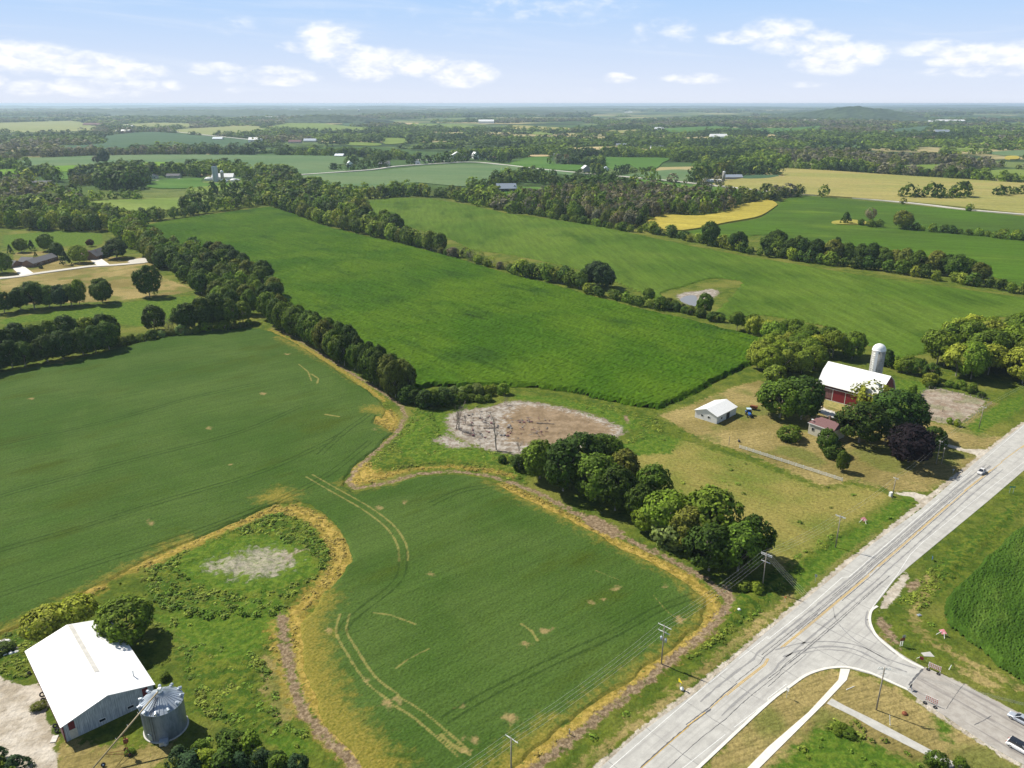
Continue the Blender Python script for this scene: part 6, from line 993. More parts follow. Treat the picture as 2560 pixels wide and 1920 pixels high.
for i, (u, v, s) in enumerate(((1930, 742, 3), (1945, 745, 2.6), (2025, 738, 3), (2045, 735, 2.5), (1810, 728, 3.5))): b = MB(); b.blob((0, 0, s * .5), s * 1.5, i, (1.5, 1, .7), jit=.1); qq = K(0, u, v); o = b.build('white_tank', MT['white_paint'], None, (qq[0], qq[1], 0)); tag(o, '%s white rounded tank %s the left silo farm' % (('big', 'small', 'medium', 'squat', 'lone')[i], ('in front of', 'just right of the first at', 'right of the barn at', 'lowest right of', 'left of')[i]), 'tank', 'white tanks at the silo farm')
# dark house right of centre, with bright roof
q = K(2, 30, 825); house(q, math.pi / 2 + .12, 15, 27, 5.5, 11.5, 'black_house', 'galv_light', 'dark sided house with a pale metal roof behind the second field', nw=4, over=.8); house(K(2, 22, 828), .12, 9, 10, 5, 9.5, 'black_house', 'galv_light', 'porch wing of the dark sided house', nw=0)
house(K(2, 645, 655), .15, 13, 17, 6, 11, 'grey_wood', 'white_metal', 'white roofed weathered barn on the straight road', 'barn', 'barn', nw=0); house(K(2, 820, 645), .3, 9, 10, 4, 7, 'white_paint', 'galv_light', 'little white house half hidden left of the spruces', nw=1)
q = K(2, 1826, 740); t = thing('silo', q, 0, 'slim grey silo of the small farm above the grey wood', 'silo'); b = MB(); b.lathe([(2.4, 0), (2.4, 14.5)], 18); b.build('body', MT['silo'], t, sm=True); b = MB(); b.lathe([(2.5, 14.3), (2, 15.8), (0, 16.6)], 18); b.build('dome', MT['white_metal'], t, sm=True)
house(K(2, 1800, 740), math.pi / 2, 11, 32, 2.6, 3.8, 'white_paint', 'white_metal', 'low white roofed cattle shed left of the slim silo', 'shed', 'shed', nw=0); house(K(2, 1980, 715), math.pi / 2 + .1, 13, 30, 3.4, 7, 'grey_wood', 'galv_light', 'wide pale roofed machine shed right of the slim silo', 'shed', 'shed', nw=0); house(K(2, 1665, 735), .2, 8, 10, 3.5, 6, 'white_paint', 'galv', 'tiny white house left of the cattle shed', nw=0)
# other distant farm buildings
far_b = [(1, 815, 612, .3, 12, 14, 6, 11, 'white_paint', 'white_metal', 'small white house with bright gable among the roadside evergreens'), (1, 1110, 600, 1.5, 16, 22, 4, 9, 'cream', 'grey_roof', 'pinkish grey roofed house at the end of the evergreens'), (1, 1400, 592, .3, 10, 10, 5, 8, 'white_paint', 'white_metal', 'tiny white house on the road before the crossroads'), (1, 1740, 560, .1, 34, 30, 9, 18, 'cream', 'white_metal', 'large white roofed barn at the crossroads'), (1, 1905, 540, .4, 12, 18, 7, 14, 'white_paint', 'white_metal', 'narrow white gabled barn right of the crossroads barn'), (1, 2035, 555, 1.4, 14, 20, 5, 10, 'beige', 'brown_roof', 'tan house among trees right of the crossroads'), (1, 722, 525, 1.2, 14, 22, 3, 7, 'grey_wood', 'galv_light', 'grey shed roof at the edge of the central woods'),
         (1, 340, 408, 1.5, 20, 40, 5, 10, 'beige', 'brown_roof', 'brownish house in the left middle woods'), (1, 470, 398, 1.5, 22, 40, 5, 11, 'cream', 'galv_light', 'pale house right of the brownish one'), (0, 2210, 405, 1.5, 22, 40, 10, 17, 'white_paint', 'white_metal', 'bright white barn at the end of the far gravel road'), (0, 1885, 378, 1.5, 18, 34, 4, 9, 'cream', 'galv_light', 'low pale house left of the bright white barn'), (0, 1070, 320, 1.5, 24, 60, 8, 14, 'brick', 'white_metal', 'white roofed dark barn in the left distance'), (0, 1010, 268, 1.57, 34, 190, 6, 12, 'white_paint', 'white_metal', 'very long white barn near the left horizon'), (0, 800, 255, 1.5, 40, 120, 6, 14, 'brick', 'brown_roof', 'dark roofed barn row near the left horizon'), (0, 1120, 268, 1.5, 20, 40, 6, 12, 'white_paint', 'white_metal', 'small white building right of the very long barn'), (0, 660, 212, 1.5, 30, 150, 7, 12, 'white_paint', 'white_metal', 'pale far barn above the olive field'),
         (2, 950, 438, 1.5, 14, 34, 5, 9, 'grey_wood', 'galv', 'grey house roof behind the wheat stubble'), (2, 1250, 465, 1.5, 16, 34, 6, 11, 'white_paint', 'galv_light', 'white house with grey roof right of the stubble fields'), (2, 1780, 368, 1.5, 26, 60, 8, 16, 'white_paint', 'white_metal', 'bright white farm in the right hand woods'), (2, 1270, 300, 1.5, 20, 40, 8, 16, 'white_paint', 'white_metal', 'small white barn below the long dark wood'), (2, 400, 520, 1.5, 12, 22, 4, 7, 'cream', 'galv', 'pale shed roof behind the green field'), (3, 280, 420, 1.5, 14, 20, 5, 11, 'white_paint', 'white_metal', 'small bluish white house in the right woods'), (3, 370, 225, 1.5, 50, 160, 9, 18, 'white_paint', 'white_metal', 'white farm complex left of the wooded hill'), (3, 1570, 225, 1.5, 50, 330, 8, 16, 'white_paint', 'white_metal', 'long white farm complex right of the wooded hill'), (3, 1425, 238, 1.5, 30, 60, 10, 20, 'white_paint', 'white_metal', 'smaller white barn left of the long farm complex'), (3, 690, 335, 1.5, 30, 80, 6, 12, 'beige', 'brown_roof', 'pinkish roofed farmhouse in the right distance'), (3, 1495, 330, 1.5, 24, 60, 10, 18, 'cream', 'galv_light', 'grey cream barn in the far right woods'),
         (1, 1110, 128, 1.5, 60, 260, 12, 18, 'white_paint', 'white_metal', 'long white building under the horizon right of the water tower'), (1, 1990, 238, 1.5, 40, 130, 14, 24, 'white_paint', 'white_metal', 'white farm with silo near the horizon, right of centre'), (1, 140, 200, 1.5, 40, 150, 12, 20, 'white_paint', 'white_metal', 'cluster of white roofs near the horizon left of centre'), (1, 500, 122, 1.5, 60, 200, 12, 20, 'white_paint', 'white_metal', 'small white roof of the distant town, left'), (1, 620, 125, 1.5, 60, 160, 12, 22, 'white_paint', 'white_metal', 'small white roof of the distant town, middle'), (1, 420, 180, 1.5, 40, 150, 9, 14, 'beige', 'galv_light', 'tan building below the distant town'), (2, 430, 130, 1.5, 70, 180, 12, 20, 'white_paint', 'white_metal', 'little white buildings under the horizon at centre'), (2, 920, 98, 1.5, 120, 500, 16, 24, 'white_paint', 'white_metal', 'pale building strip on the horizon, right of centre'), (2, 1600, 125, 1.5, 100, 700, 14, 20, 'white_paint', 'white_metal', 'long bright strip of greenhouse roofs under the horizon'), (2, 1005, 150, 1.5, 40, 140, 12, 18, 'white_paint', 'white_metal', 'white roof beside the tan plots near the horizon'), (1, 1980, 95, 1.5, 120, 600, 18, 28, 'white_paint', 'white_metal', 'far white roofs on the horizon right of the tower')]
for k_, u, v, rz, W_, L_, e, r, wm, rm, lab in far_b:
    L_ = L_ if L_ < 70 else 70 + (L_ - 70) * .45
    q = K(k_, u, v); far = q[1] > 2600; ang = rz if rz < 1 else math.pi / 2 + (rz - 1.5)
    gable('farm_building' if 'house' not in lab else 'house', (q[0] + (L_ / 2 if rz > 1 else 0), q[1]), ang, W_, L_, e, r, MT[wm], MT[rm], lab, 'house' if 'house' in lab else 'farm building', .6, windows=[] if far else [('f', 0, e * .3, 2.5, e * .4), ('l', L_ * .25, e * .3, 2, e * .4), ('l', L_ * .7, e * .3, 2, e * .4)])
q = K(1, 892, 165); t = thing('water_tower', q, 0, 'pale bulb water tower standing above the distant town', 'water tower'); b = MB(); b.lathe([(5, 0), (3, 6), (2.6, 34), (6, 38)], 16); b.build('stem', MT['white_paint'], t, sm=True); b = MB(); b.lathe([(6, 38), (13, 44), (14, 50), (11, 57), (0, 60)], 20); b.build('tank', MT['white_paint'], t, sm=True)
# ================================================================== POLES AND WIRES
def insul(b, p): b.tube(p, (p[0], p[1], p[2] + .22), .05, .03, n=6)
POLES = {}
def pole(key, p, h, az, label, arms=((.35, 2.6),), tf=0, lamp=False):
    t = thing('utility_pole', p, az, label, 'utility pole', 'utility poles along the highway'); b = MB(); b.tube((0, 0, -.2), (0, 0, h), .17, .11, n=10); b.build('shaft', MT['wood_pole'], t, sm=True)
    for dz, w in arms:
        b = MB(); b.box(-w / 2, w / 2, .1, .22, h - dz - .12, h - dz); a = b.build('crossarm', MT['grey_wood'] if dz > 5 else MT['white_paint'], t)
        i = MB()
        for x in (-w / 2 + .12, -w / 6, w / 6, w / 2 - .12): insul(i, (x, .16, h - dz))
        i.build('insulators', MT['white_paint'], a)
    for j in range(tf):
        s = (-1, 1)[j]; b = MB(); b.lathe([(.0, h - 4.3), (.26, h - 4.28), (.28, h - 3.5), (.2, h - 3.35), (0, h - 3.3)], 14, s * .55, .1); b.tube((s * .55, .1, h - 3.3), (s * .55, .1, h - 3.0), .05, n=6); b.build('transformer', MT['galv_light'], t, sm=True)
    POLES[key] = (Vector((p[0], p[1], h)), az)
LAZ = ROADDIR - math.pi / 2
pole('p1', T(B3, 1290, 765), 10.6, LAZ + .12, 'pole with two grey transformers beside the near soybean field', ((.35, 3.3), (1.9, 2.9)), 2)
pole('p0', T(B3, -8, 1395, 10.4), 10.4, LAZ + .12, 'pole at the bottom edge with its foot below the picture', ((.4, 3.0),))
pole('p2', T(M3, 2160, 1285), 10.7, LAZ + .1, 'pole at the end of the big roadside trees, with doubled crossarms', ((.35, 2.9), (.75, 2.9), (2.6, 2.4)))
pole('p3', T(M4, 628, 652, 10.2), 10.2, LAZ + .1, 'pole between highway and mown field', ((.3, 2.8), (.5, 2.6)))
pole('p4', T(M4, 1072, 505), 7.5, LAZ, 'short plain pole by the gravel field entrance', ((.4, 1.6),))
pole('p5', T(T8, 1452, 1590), 9.0, LAZ, 'thin pole in the shade of the dark purple tree', ((.4, 1.4),)); pole('p6', T(T8, 1822, 1285), 9.2, LAZ, 'pole between the paddock and the highway', ((.3, 1.9),))
pole('p7', T(B4, 935, 1157), 10.8, -.12, 'tall pole with double crossarms in the lawn by the intersection', ((.25, 2.2), (.55, 2.6), (1.6, 1.2)))
pole('p8', T(T8, 1498, 1590), 6.3, LAZ, 'thin leaning stake pole next to the thin one', ((.4, .6),))
def wire(a, c, label, off=0., sag=1.0, dz=-.15, k=4, span=2.6):
    A, az = POLES[a]; B, bz = POLES[c]; b = MB()
    for j in range(k):
        o = (j / (k - 1) - .5) * span if k > 1 else 0; p = A + Vector((math.cos(az) * o, math.sin(az) * o, dz)); q = B + Vector((math.cos(bz) * o, math.sin(bz) * o, dz)); prev = p
        for i in range(1, 13): f = i / 12; c_ = p.lerp(q, f); c_.z -= sag * 4 * f * (1 - f); b.tube(prev, c_, .012, n=4, cap=False); prev = c_
    o = b.build('power_lines', MT['wire'], None); tag(o, label, 'power lines')
POLES['pz'] = (Vector((-30, 85, 10.4)), LAZ); POLES['py'] = (Vector((330, 395, 10)), LAZ); POLES['px'] = (Vector((190, 80, 10.6)), -.12)
wire('pz', 'p0', 'wires running out of the picture from the bottom pole'); wire('p0', 'p1', 'wires between the bottom pole and the transformer pole'); wire('p1', 'p2', 'wires between the transformer pole and the pole by the roadside trees'); wire('p2', 'p3', 'wires from the roadside tree pole to the mown field pole'); wire('p2', 'p7', 'wires crossing the highway to the intersection pole', k=4)
wire('p3', 'p4', 'wires from the mown field pole to the short plain pole', k=2, span=1); wire('p4', 'p5', 'wires from the short pole past the purple tree', k=2, span=1); wire('p5', 'p6', 'wires from the purple tree pole to the paddock pole', k=2, span=1); wire('p6', 'py', 'wires leaving the paddock pole to the upper right', k=2, span=1); wire('p7', 'px', 'wires leaving the intersection pole to the right')
# ================================================================== FENCES
def post_rail(name, p, q, n, h, rails, pm, rm, label, pw=.07, cat='fence', solid=True, rr=.05):
    t = thing(name, p, facing(p, q), label, cat); L = math.hypot(q[0] - p[0], q[1] - p[1])
    for i in range(n): x = L * i / (n - 1); b = MB(); b.box(x - pw, x + pw, -pw, pw, 0, h + .08); b.build('post', MT[pm], t)
    for z in rails:
        b = MB()
        if solid: b.box(-.05, L + .05, -pw - .045, -pw - .003, z - .09, z + .09)
        else: b.tube((0, 0, z), (L, 0, z), rr, n=4)
        b.build('rail', MT[rm], t)
post_rail('white_fence', T(T7, 1965, 1452), T(M4, 640, 357), 15, 1.25, (.35, .75, 1.15), 'white_paint', 'white_paint', 'long white three rail fence across the farmyard lawn')
PD = [T(T8, *c) for c in ((1235, 1035), (1390, 940), (1500, 932), (1905, 1045), (1925, 1075), (1700, 1235), (1640, 1268), (1300, 1195))]
for i, (a, c, n, lab) in enumerate(((0, 1, 7, 'left rear side of the paddock fence'), (1, 3, 11, 'long back side of the paddock fence'), (4, 5, 12, 'weathered post fence on the highway side of the paddock'), (5, 7, 9, 'front side of the paddock fence'))):
    post_rail('paddock_fence', PD[a], PD[c], n, 1.3, (.6, 1.15), 'grey_wood', 'grey_wood', lab, .08, solid=False, rr=.02)
for i, (u, v, tl, h, lab) in enumerate(((1873, 1425, T7, 3.4, 'lone dark post at the left end of the white fence'), (1505, 1140, T8, 2.2, 'left standing post inside the paddock'), (1395, 1105, T8, 2.0, 'right standing post in the paddock shade'), (495, 1370, B3, 1.3, 'old grey fence post at the edge of the near soybean field'), (1838, 345, B3, 1.2, 'fence post at the corner of the near soybean field'))):
    q = T(tl, u, v); b = MB(); b.tube((0, 0, -.1), (.03, 0, h), .11, .09, n=8); b.box(-.13, .13, -.13, .13, h, h + .05); o = b.build('wooden_post', MT['wood_pole'], None, (q[0], q[1], 0)); tag(o, lab, 'post')
# ================================================================== SIGNS AND ROADWORKS
def sign(p, az, h, face, m, label, poly=None, w=.75, hh=.75, back=None, posts=1, marks=None, name='road_sign', tilt=0):
    t = thing(name, p, az, label, 'sign'); 
    for i in range(posts): x = 0 if posts == 1 else (-w * .3, w * .3)[i]; b = MB(); b.box(x - .035, x + .035, -.03, .03, -.1, h + (.0 if posts > 1 else 0)); b.build('post', MT['galv_light'], t)
    b = MB(); pts = poly or [(-w / 2, -hh / 2), (w / 2, -hh / 2), (w / 2, hh / 2), (-w / 2, hh / 2)]; n = len(pts); vs = [(x, -.06, h - hh / 2 + z) for x, z in pts] + [(x, -.035, h - hh / 2 + z) for x, z in pts]
    b.add(vs, [tuple(range(n)), tuple(range(2 * n - 1, n - 1, -1))] + [(i, n + i, n + (i + 1) % n, (i + 1) % n) for i in range(n)]); f = b.build('face', MT[m], t)
    if marks:
        b = MB()
        for x0, x1, z0, z1 in marks: b.box(x0, x1, -.068, -.062, h - hh / 2 + z0, h - hh / 2 + z1)
        b.build('black_marks', MT['dark'], f)
    return t
sign(T(B3, 1449, 978), -1.15, 2.6, 'f', 'yellow', 'yellow pennant shaped sign on the grass verge', poly=[(-.55, .5), (-.55, -.5), (.75, 0)], w=1.2, hh=1.0)
sign(T(B4, 160, 1052), -1.1, 2.7, 'f', 'white_paint', 'small square white sign beside the sidewalk with dark marks', w=.8, hh=.8, marks=[(-.25, -.12, -.25, .25), (-.12, 0, -.05, .05), (.08, .28, .15, .25), (.08, .16, -.05, .25), (.08, .28, -.25, -.15)])
sign(T(M4, 2100, 460), .0, 2.5, 'f', 'green', 'green street name sign on two posts at the right edge', w=2.0, hh=.45, posts=2)
sign(T(M4, 1415, 1040), 1.2, 1.2, 'f', 'blue', 'small blue sign in the verge across the highway', w=.9, hh=.7); sign(T(M4, 405, 1235), 2.4, 2.6, 'f', 'galv', 'grey back of a small sign in the verge by the highway', w=.6, hh=.75, name='road_sign'); sign(T(B4, 145, 225), 2.4, 1.6, 'f', 'orange', 'small orange marker near the tree shadow on the verge', w=.5, hh=.5)
def lying(p, az, label, m='pink'):
    t = thing('construction_sign', p, az, label, 'sign'); b = MB(); s = .95; b.add([(0, 0, .35), (s, .25, .95), (0, .5, 1.65), (-s, .25, .95), (0, .04, .35), (s, .29, .95), (0, .54, 1.65), (-s, .29, .95)], [(0, 1, 2, 3), (7, 6, 5, 4), (0, 4, 5, 1), (1, 5, 6, 2), (2, 6, 7, 3), (3, 7, 4, 0)]); b.build('face', MT[m], t)
    for x in (-.8, .8): b = MB(); b.tube((x * .3, .3, 1.0), (x * 1.2, -.7, .06), .06, n=6); b.build('leg', MT['white_paint'], t); b = MB(); b.tube((x * .3, .3, 1.0), (x * 1.1, 1.2, .06), .06, n=6); b.build('leg', MT['white_paint'], t)
lying(T(B4, 1500, 515), -.9, 'faded pink diamond sign on white legs by the cornfield'); lying(T(M4, 822, 712), -.6, 'pink and white folding sign in the weeds across from the farm'); t_ = T(B4, 1322, 738)
t = thing('stop_slow_marker', t_, -.7, 'small red panel on a white folding stand at the kerb end', 'sign'); b = MB(); b.box(-.4, .4, 0, .05, .4, 1.25); b.build('face', MT['red_door'], t); b = MB(); b.tube((-.3, .05, 1.1), (-1.0, .4, .05), .05, n=6); b.tube((.3, .05, 1.1), (.5, .7, .05), .05, n=6); b.build('legs', MT['white_paint'], t)
def barricade(p, az, label, W_=2.6):
    t = thing('barricade', p, az, label, 'barricade', 'striped road barricades')
    for k in range(3):
        z = .55 + k * .42
        b = MB(); b.box(-W_ / 2, W_ / 2, -.03, .03, z, z + .28); r = b.build('rail', MT['white_paint'], t); s = MB()
        for j in range(7):
            x = -W_ / 2 + .1 + j * W_ / 7.2; s.add([(x, -.036, z + .005), (x + .17, -.036, z + .005), (x + .3, -.036, z + .275), (x + .13, -.036, z + .275), (x, -.031, z + .005), (x + .17, -.031, z + .005), (x + .3, -.031, z + .275), (x + .13, -.031, z + .275)], [(0, 1, 2, 3), (7, 6, 5, 4), (0, 4, 5, 1), (1, 5, 6, 2), (2, 6, 7, 3), (3, 7, 4, 0)])
        s.build('stripes', MT['stripe'], r)
    for x in (-W_ / 2 + .15, W_ / 2 - .15): b = MB(); b.box(x - .04, x + .04, .03, .09, 0, 1.75); b.box(x - .04, x + .04, -.6, .65, 0, .06); b.build('upright', MT['white_paint'], t)
q1, q2 = T(B4, 1390, 800), T(B4, 1478, 838); q1b, q2b = T(B4, 1362, 1085), T(B4, 1450, 1125)
for a, c, s in ((q1, q2, 'upper'), (q1b, q2b, 'lower')):
    az = facing(a, c); m_ = ((a[0] + c[0]) / 2, (a[1] + c[1]) / 2); off = (math.sin(az) * .45, -math.cos(az) * .45)
    barricade((m_[0], m_[1]), az, 'red and white striped barricade on the %s side of the side road' % s, math.hypot(c[0] - a[0], c[1] - a[1]) + .5)
    for j, e in enumerate((a, c)): tyre('tyre', (e[0] + off[0] * 1.4, e[1] + off[1] * 1.4), .42, .13, '%s tyre weighing down the %s barricade' % (('left', 'right')[j], s), .14, group='tyres at the barricades', rim=False)
q = T(B4, 1150, 605); t = thing('sign_post', q, .2, 'two white posts with a brown sign back and grey panel at the corner', 'sign')
for x in (-.25, .25): b = MB(); b.box(x - .07, x + .07, -.07, .07, 0, 2.0); b.build('post', MT['white_paint'], t)
b = MB(); b.box(-.6, .6, -.12, -.075, 1.5, 2.3); b.build('brown_panel', MT['rust'], t); b = MB(); b.box(.0, .8, .08, .12, 2.1, 2.9); b.build('grey_panel', MT['galv'], t)
q = T(B4, 1228, 985); t = thing('folding_stand', q, .6, 'dark folded sign stand at the end of the kerb', 'sign stand'); b = MB()
for a in (0, 2.1, 4.2): b.tube((0, 0, 1.0), (math.cos(a) * .7, math.sin(a) * .7, .05), .05, n=6)
b.build('legs', MT['galv_light'], t); b = MB(); b.box(-.4, .4, -.04, .04, .75, 1.5); b.build('panel', MT['dark'], t)
for (u, v, u2, v2, lab, lie) in ((1565, 808, 1586, 770, 'leaning white marker post in the verge by the barricade', .9), (680, 982, 745, 955, 'white pipe lying on the lawn beside the sidewalk', 0), (1055, 1287, 1052, 1202, 'upright white marker post in the lawn below the pole shadow', 2.0)):
    a, c = T(B4, u, v), T(B4, u2, v2, lie); b = MB(); b.tube((0, 0, .05), (c[0] - a[0], c[1] - a[1], max(.06, lie)), .07, n=8); b.tube((0, 0, 0), (0, 0, .06), .12, n=8); o = b.build('marker_post', MT['white_paint'], None, (a[0], a[1], 0)); tag(o, lab, 'post')
q = T(B4, 1382, 1550); b = MB(); b.tube((0, 0, 0), (.02, 0, 1.1), .08, n=8); b.lathe([(.16, 0), (.16, .08)], 10); b.tube((.02, 0, 1.1), (.02, 0, 1.2), .12, .05, n=8); o = b.build('bollard', MT['dark'], None, (q[0], q[1], 0)); tag(o, 'dark bollard standing in the old concrete path', 'bollard')
q = T(B4, 1180, 1192); b = MB(); b.lathe([(.55, 0), (.5, .3), (.35, .45), (0, .5)], 16); b.box(-.15, .15, -.15, .15, .49, .58); o = b.build('rusty_cover', MT['rust'], None, (q[0], q[1], 0)); tag(o, 'rusty round cover on the lawn by the intersection pole', 'cover')
q = T(B3, 1467, 985); b = MB(); b.blob((0, 0, .35), .5, 3, (.8, 1.0, .75)); b.box(-.1, .1, -.05, .05, .6, .95); o = b.build('white_bag', MT['white_paint'], None, (q[0], q[1], 0)); tag(o, 'white bundle at the foot of the yellow pennant sign', 'bag')
q = T(B3, 1960, 305); b = MB(); b.blob((0, 0, .4), .45, 5, (1, 1, .9)); b.box(-.2, .2, -.2, .2, 0, .15); o = b.build('white_marker', MT['white_paint'], None, (q[0], q[1], 0)); tag(o, 'white rounded marker in the ditch near the field corner', 'marker')
q = T(B3, 1921, 322); b = MB(); b.lathe([(.2, 0), (.14, .3), (.06, .7), (0, .75)], 12); b.box(-.24, .24, -.24, .24, 0, .04); o = b.build('orange_cone', MT['orange'], None, (q[0], q[1], 0)); tag(o, 'small orange cone left of the white marker', 'cone')
q = T(B4, 1305, 340); b = MB(); b.box(-.5, .5, -.35, .35, 0, .18); b.box(-.3, .3, -.2, .2, .18, .26); o = b.build('valve_box', MT['galv'], None, (q[0], q[1], 0), .3); tag(o, 'grey valve box in the grass beside the cornfield', 'valve box')
q = T(M4, 1597, 290); b = MB(); b.tube((0, 0, 0), (0, 0, 1.3), .05, n=6); b.box(-.2, .2, -.35, .3, 1.25, 1.6); o = b.build('mailbox', MT['galv'], None, (q[0], q[1], 0), LAZ); tag(o, 'grey mailbox on the verge under the purple tree', 'mailbox')
q = T(M4, 1060, 485); b = MB(); b.box(-.5, .5, -.4, .4, 0, 1.3); b.box(-.55, .55, -.45, .45, 1.3, 1.38); o = b.build('utility_cabinet', MT['white_paint'], None, (q[0], q[1], 0), .4); tag(o, 'white utility cabinet at the foot of the short plain pole', 'cabinet')
q = T(T7, 1960, 1398); b = MB(); b.blob((0, 0, .4), .5, 8, (1, 1.2, .8)); b.box(-.1, .1, .3, .6, .4, .9); o = b.build('fire_pit', MT['dark'], None, (q[0], q[1], 0)); tag(o, 'dark metal drum lid on the yard above the white fence', 'drum')
# ================================================================== VEHICLES
def car(p, az, L, W_, H_, paint, label, cat='car', roof_m=None, kind='sedan', name='car'):
    """+x is the front"""
    t = thing(name, p, az, label, cat, z=.08); g = .22; bh = H_ * .56; w = W_ / 2
    st = [(-.5, .62, .86), (-.47, .9, .93), (-.3, 1., 1.), (0, 1., 1.), (.28, 1., .97), (.42, .86, .92), (.49, .66, .8)]
    def loft(sts, m, nm, par, z0f=0):
        b = MB(); vs = []; n = 8
        for x, zf, wf, zb in sts:
            hw = w * wf; vs += [(x * L, -hw * .93, zb), (x * L, -hw, zb + (zf - zb) * .35), (x * L, -hw * .97, zb + (zf - zb) * .8), (x * L, -hw * .8, zf), (x * L, hw * .8, zf), (x * L, hw * .97, zb + (zf - zb) * .8), (x * L, hw, zb + (zf - zb) * .35), (x * L, hw * .93, zb)]
        fs = [(i * n + j, (i + 1) * n + j, (i + 1) * n + (j + 1) % n, i * n + (j + 1) % n) for i in range(len(sts) - 1) for j in range(n)] + [tuple(range(n)), tuple((len(sts) - 1) * n + j for j in range(n - 1, -1, -1))]
        b.add(vs, fs); return b.build(nm, m, par, sm=False, bevel=.03)
    body = loft([(x, g + (bh - g) * zf, wf, g) for x, zf, wf in st], paint, 'body', t)
    a, c, d, e = dict(sedan=(-.36, -.2, .06, .24), suv=(-.46, -.4, .08, .24), wagon=(-.47, -.4, .06, .24))[kind]
    loft([(a, bh + .02, .86, bh - .1), (c, H_ - .04, .74, bh - .1), (d, H_ - .04, .74, bh - .1), (e, bh + .02, .86, bh - .1)], MT['glass'], 'windows', t)
    b = MB(); b.box(c * L - .02, d * L + .02, -w * .62, w * .62, H_ - .04, H_ + .03); b.build('roof', roof_m or paint, t, bevel=.02)
    b = MB()
    for s in (-1, 1):
        for xx in (c, (c + d) / 2, d): b.tube((xx * L, s * w * .72, bh), (xx * L, s * w * .6, H_ - .02), .04, n=5)
        b.tube((a * L, s * w * .83, bh), (c * L, s * w * .64, H_ - .02), .04, n=5); b.tube((e * L, s * w * .83, bh), (d * L, s * w * .64, H_ - .02), .04, n=5)
    b.build('pillars', paint, t)
    for fx in (-.31, .33):
        for s in (-1, 1):
            b = MB(); b.ring((fx * L, s * (w - .08), .33), (0, 1, 0), .235, .1, 20, 8); b2 = b.build('wheel', MT['rubber'], t, sm=True); b = MB(); b.tube((fx * L, s * (w - .03), .33), (fx * L, s * (w + .02), .33), .2, n=14); b.build('rim', MT['chrome'], b2)
    for s in (-1, 1):
        b = MB(); b.box(.455 * L, .478 * L, s * w * .52 - .17, s * w * .52 + .17, g + (bh - g) * .55, g + (bh - g) * .76); b.build('headlight', MT['lamp'], t)
        b = MB(); b.box(-.505 * L, -.485 * L, s * w * .62 - .14, s * w * .62 + .14, g + (bh - g) * .5, g + (bh - g) * .8); b.build('taillight', MT['taillamp'], t)
        b = MB(); b.box(e * L - .25, e * L - .1, s * (w + .02), s * (w + .14), bh - .02, bh + .12) if s > 0 else b.box(e * L - .25, e * L - .1, s * (w + .14), s * (w + .02), bh - .02, bh + .12); b.build('mirror', paint, t)
    return t
sd_az = facing(T(B4, 1700, 900), T(B4, 2212, 1170))
q = T(B4, 2188, 1262); car(q, sd_az + math.pi, 5.0, 1.95, 1.5, MT['silver'], 'silver car on the side road heading left, cut by the right edge', kind='sedan')
q = T(B4, 2178, 1505); car(q, sd_az, 4.8, 2.0, 1.7, MT['white_car'], 'white car with a black glass roof at the bottom right, heading right', roof_m=MT['glass'], kind='suv')
q = T(M4, 1842, 285); car(q, ROADDIR + math.pi, 4.7, 1.85, 1.48, MT['grey_car'], 'pale grey car driving down the highway past the purple tree', kind='sedan')
# tractor with wagon
q = T(T7, 2046, 1172); t = thing('tractor', q, -math.pi / 2 - .08, 'blue tractor with rounded cab parked by the small white shed', 'tractor')
b = MB(); b.box(-.2, 2.4, -.42, .42, .75, 1.65); b.build('hood', MT['blue'], t, bevel=.08); b = MB(); b.box(-1.7, -.2, -.8, .8, 1.2, 2.55); b.build('cab', MT['glass'], t, bevel=.05); b = MB(); b.box(-1.85, -.05, -.9, .9, 2.55, 2.75); b.build('roof', mat('pale_blue_roof', (.45, .6, .7), .4), t, bevel=.05)
for s in (-1, 1):
    for x, R, r in ((-1.1, .85, .26), (1.9, .5, .17)): b = MB(); b.ring((x, s * 1.0, R), (0, 1, 0), R - r, r, 22, 8); w_ = b.build('wheel', MT['rubber'], t, sm=True); b = MB(); b.tube((x, s * .9, R), (x, s * 1.1, R), (R - r) * .75, n=14); b.build('rim', MT['lamp'], w_)
b = MB(); b.tube((1.2, .3, 1.65), (1.2, .3, 2.6), .05, n=6); b.build('exhaust', MT['dark'], t); b = MB(); b.box(2.4, 2.7, -.5, .5, .6, 1.0); b.build('front_weights', MT['dark'], t); b = MB(); b.box(-1.6, -.5, -1.3, -.82, 1.5, 1.62); b.box(-1.6, -.5, .82, 1.3, 1.5, 1.62); b.build('fenders', MT['blue'], t)
q = T(T7, 2088, 1118); t = thing('wagon', q, -.5, 'small rusty brown implement parked behind the tractor', 'wagon'); b = MB(); b.box(-1.4, 1.4, -.9, .9, .7, 1.5); b.box(-1.4, 1.4, -.95, -.9, 1.5, 1.8); b.build('box', MT['rust'], t)
for s in (-1, 1): b = MB(); b.ring((0, s * 1.0, .42), (0, 1, 0), .3, .12, 16, 6); b.build('wheel', MT['rubber'], t)
b = MB(); b.tube((1.4, 0, .7), (2.7, 0, .45), .06, n=6); b.build('drawbar', MT['rust'], t)
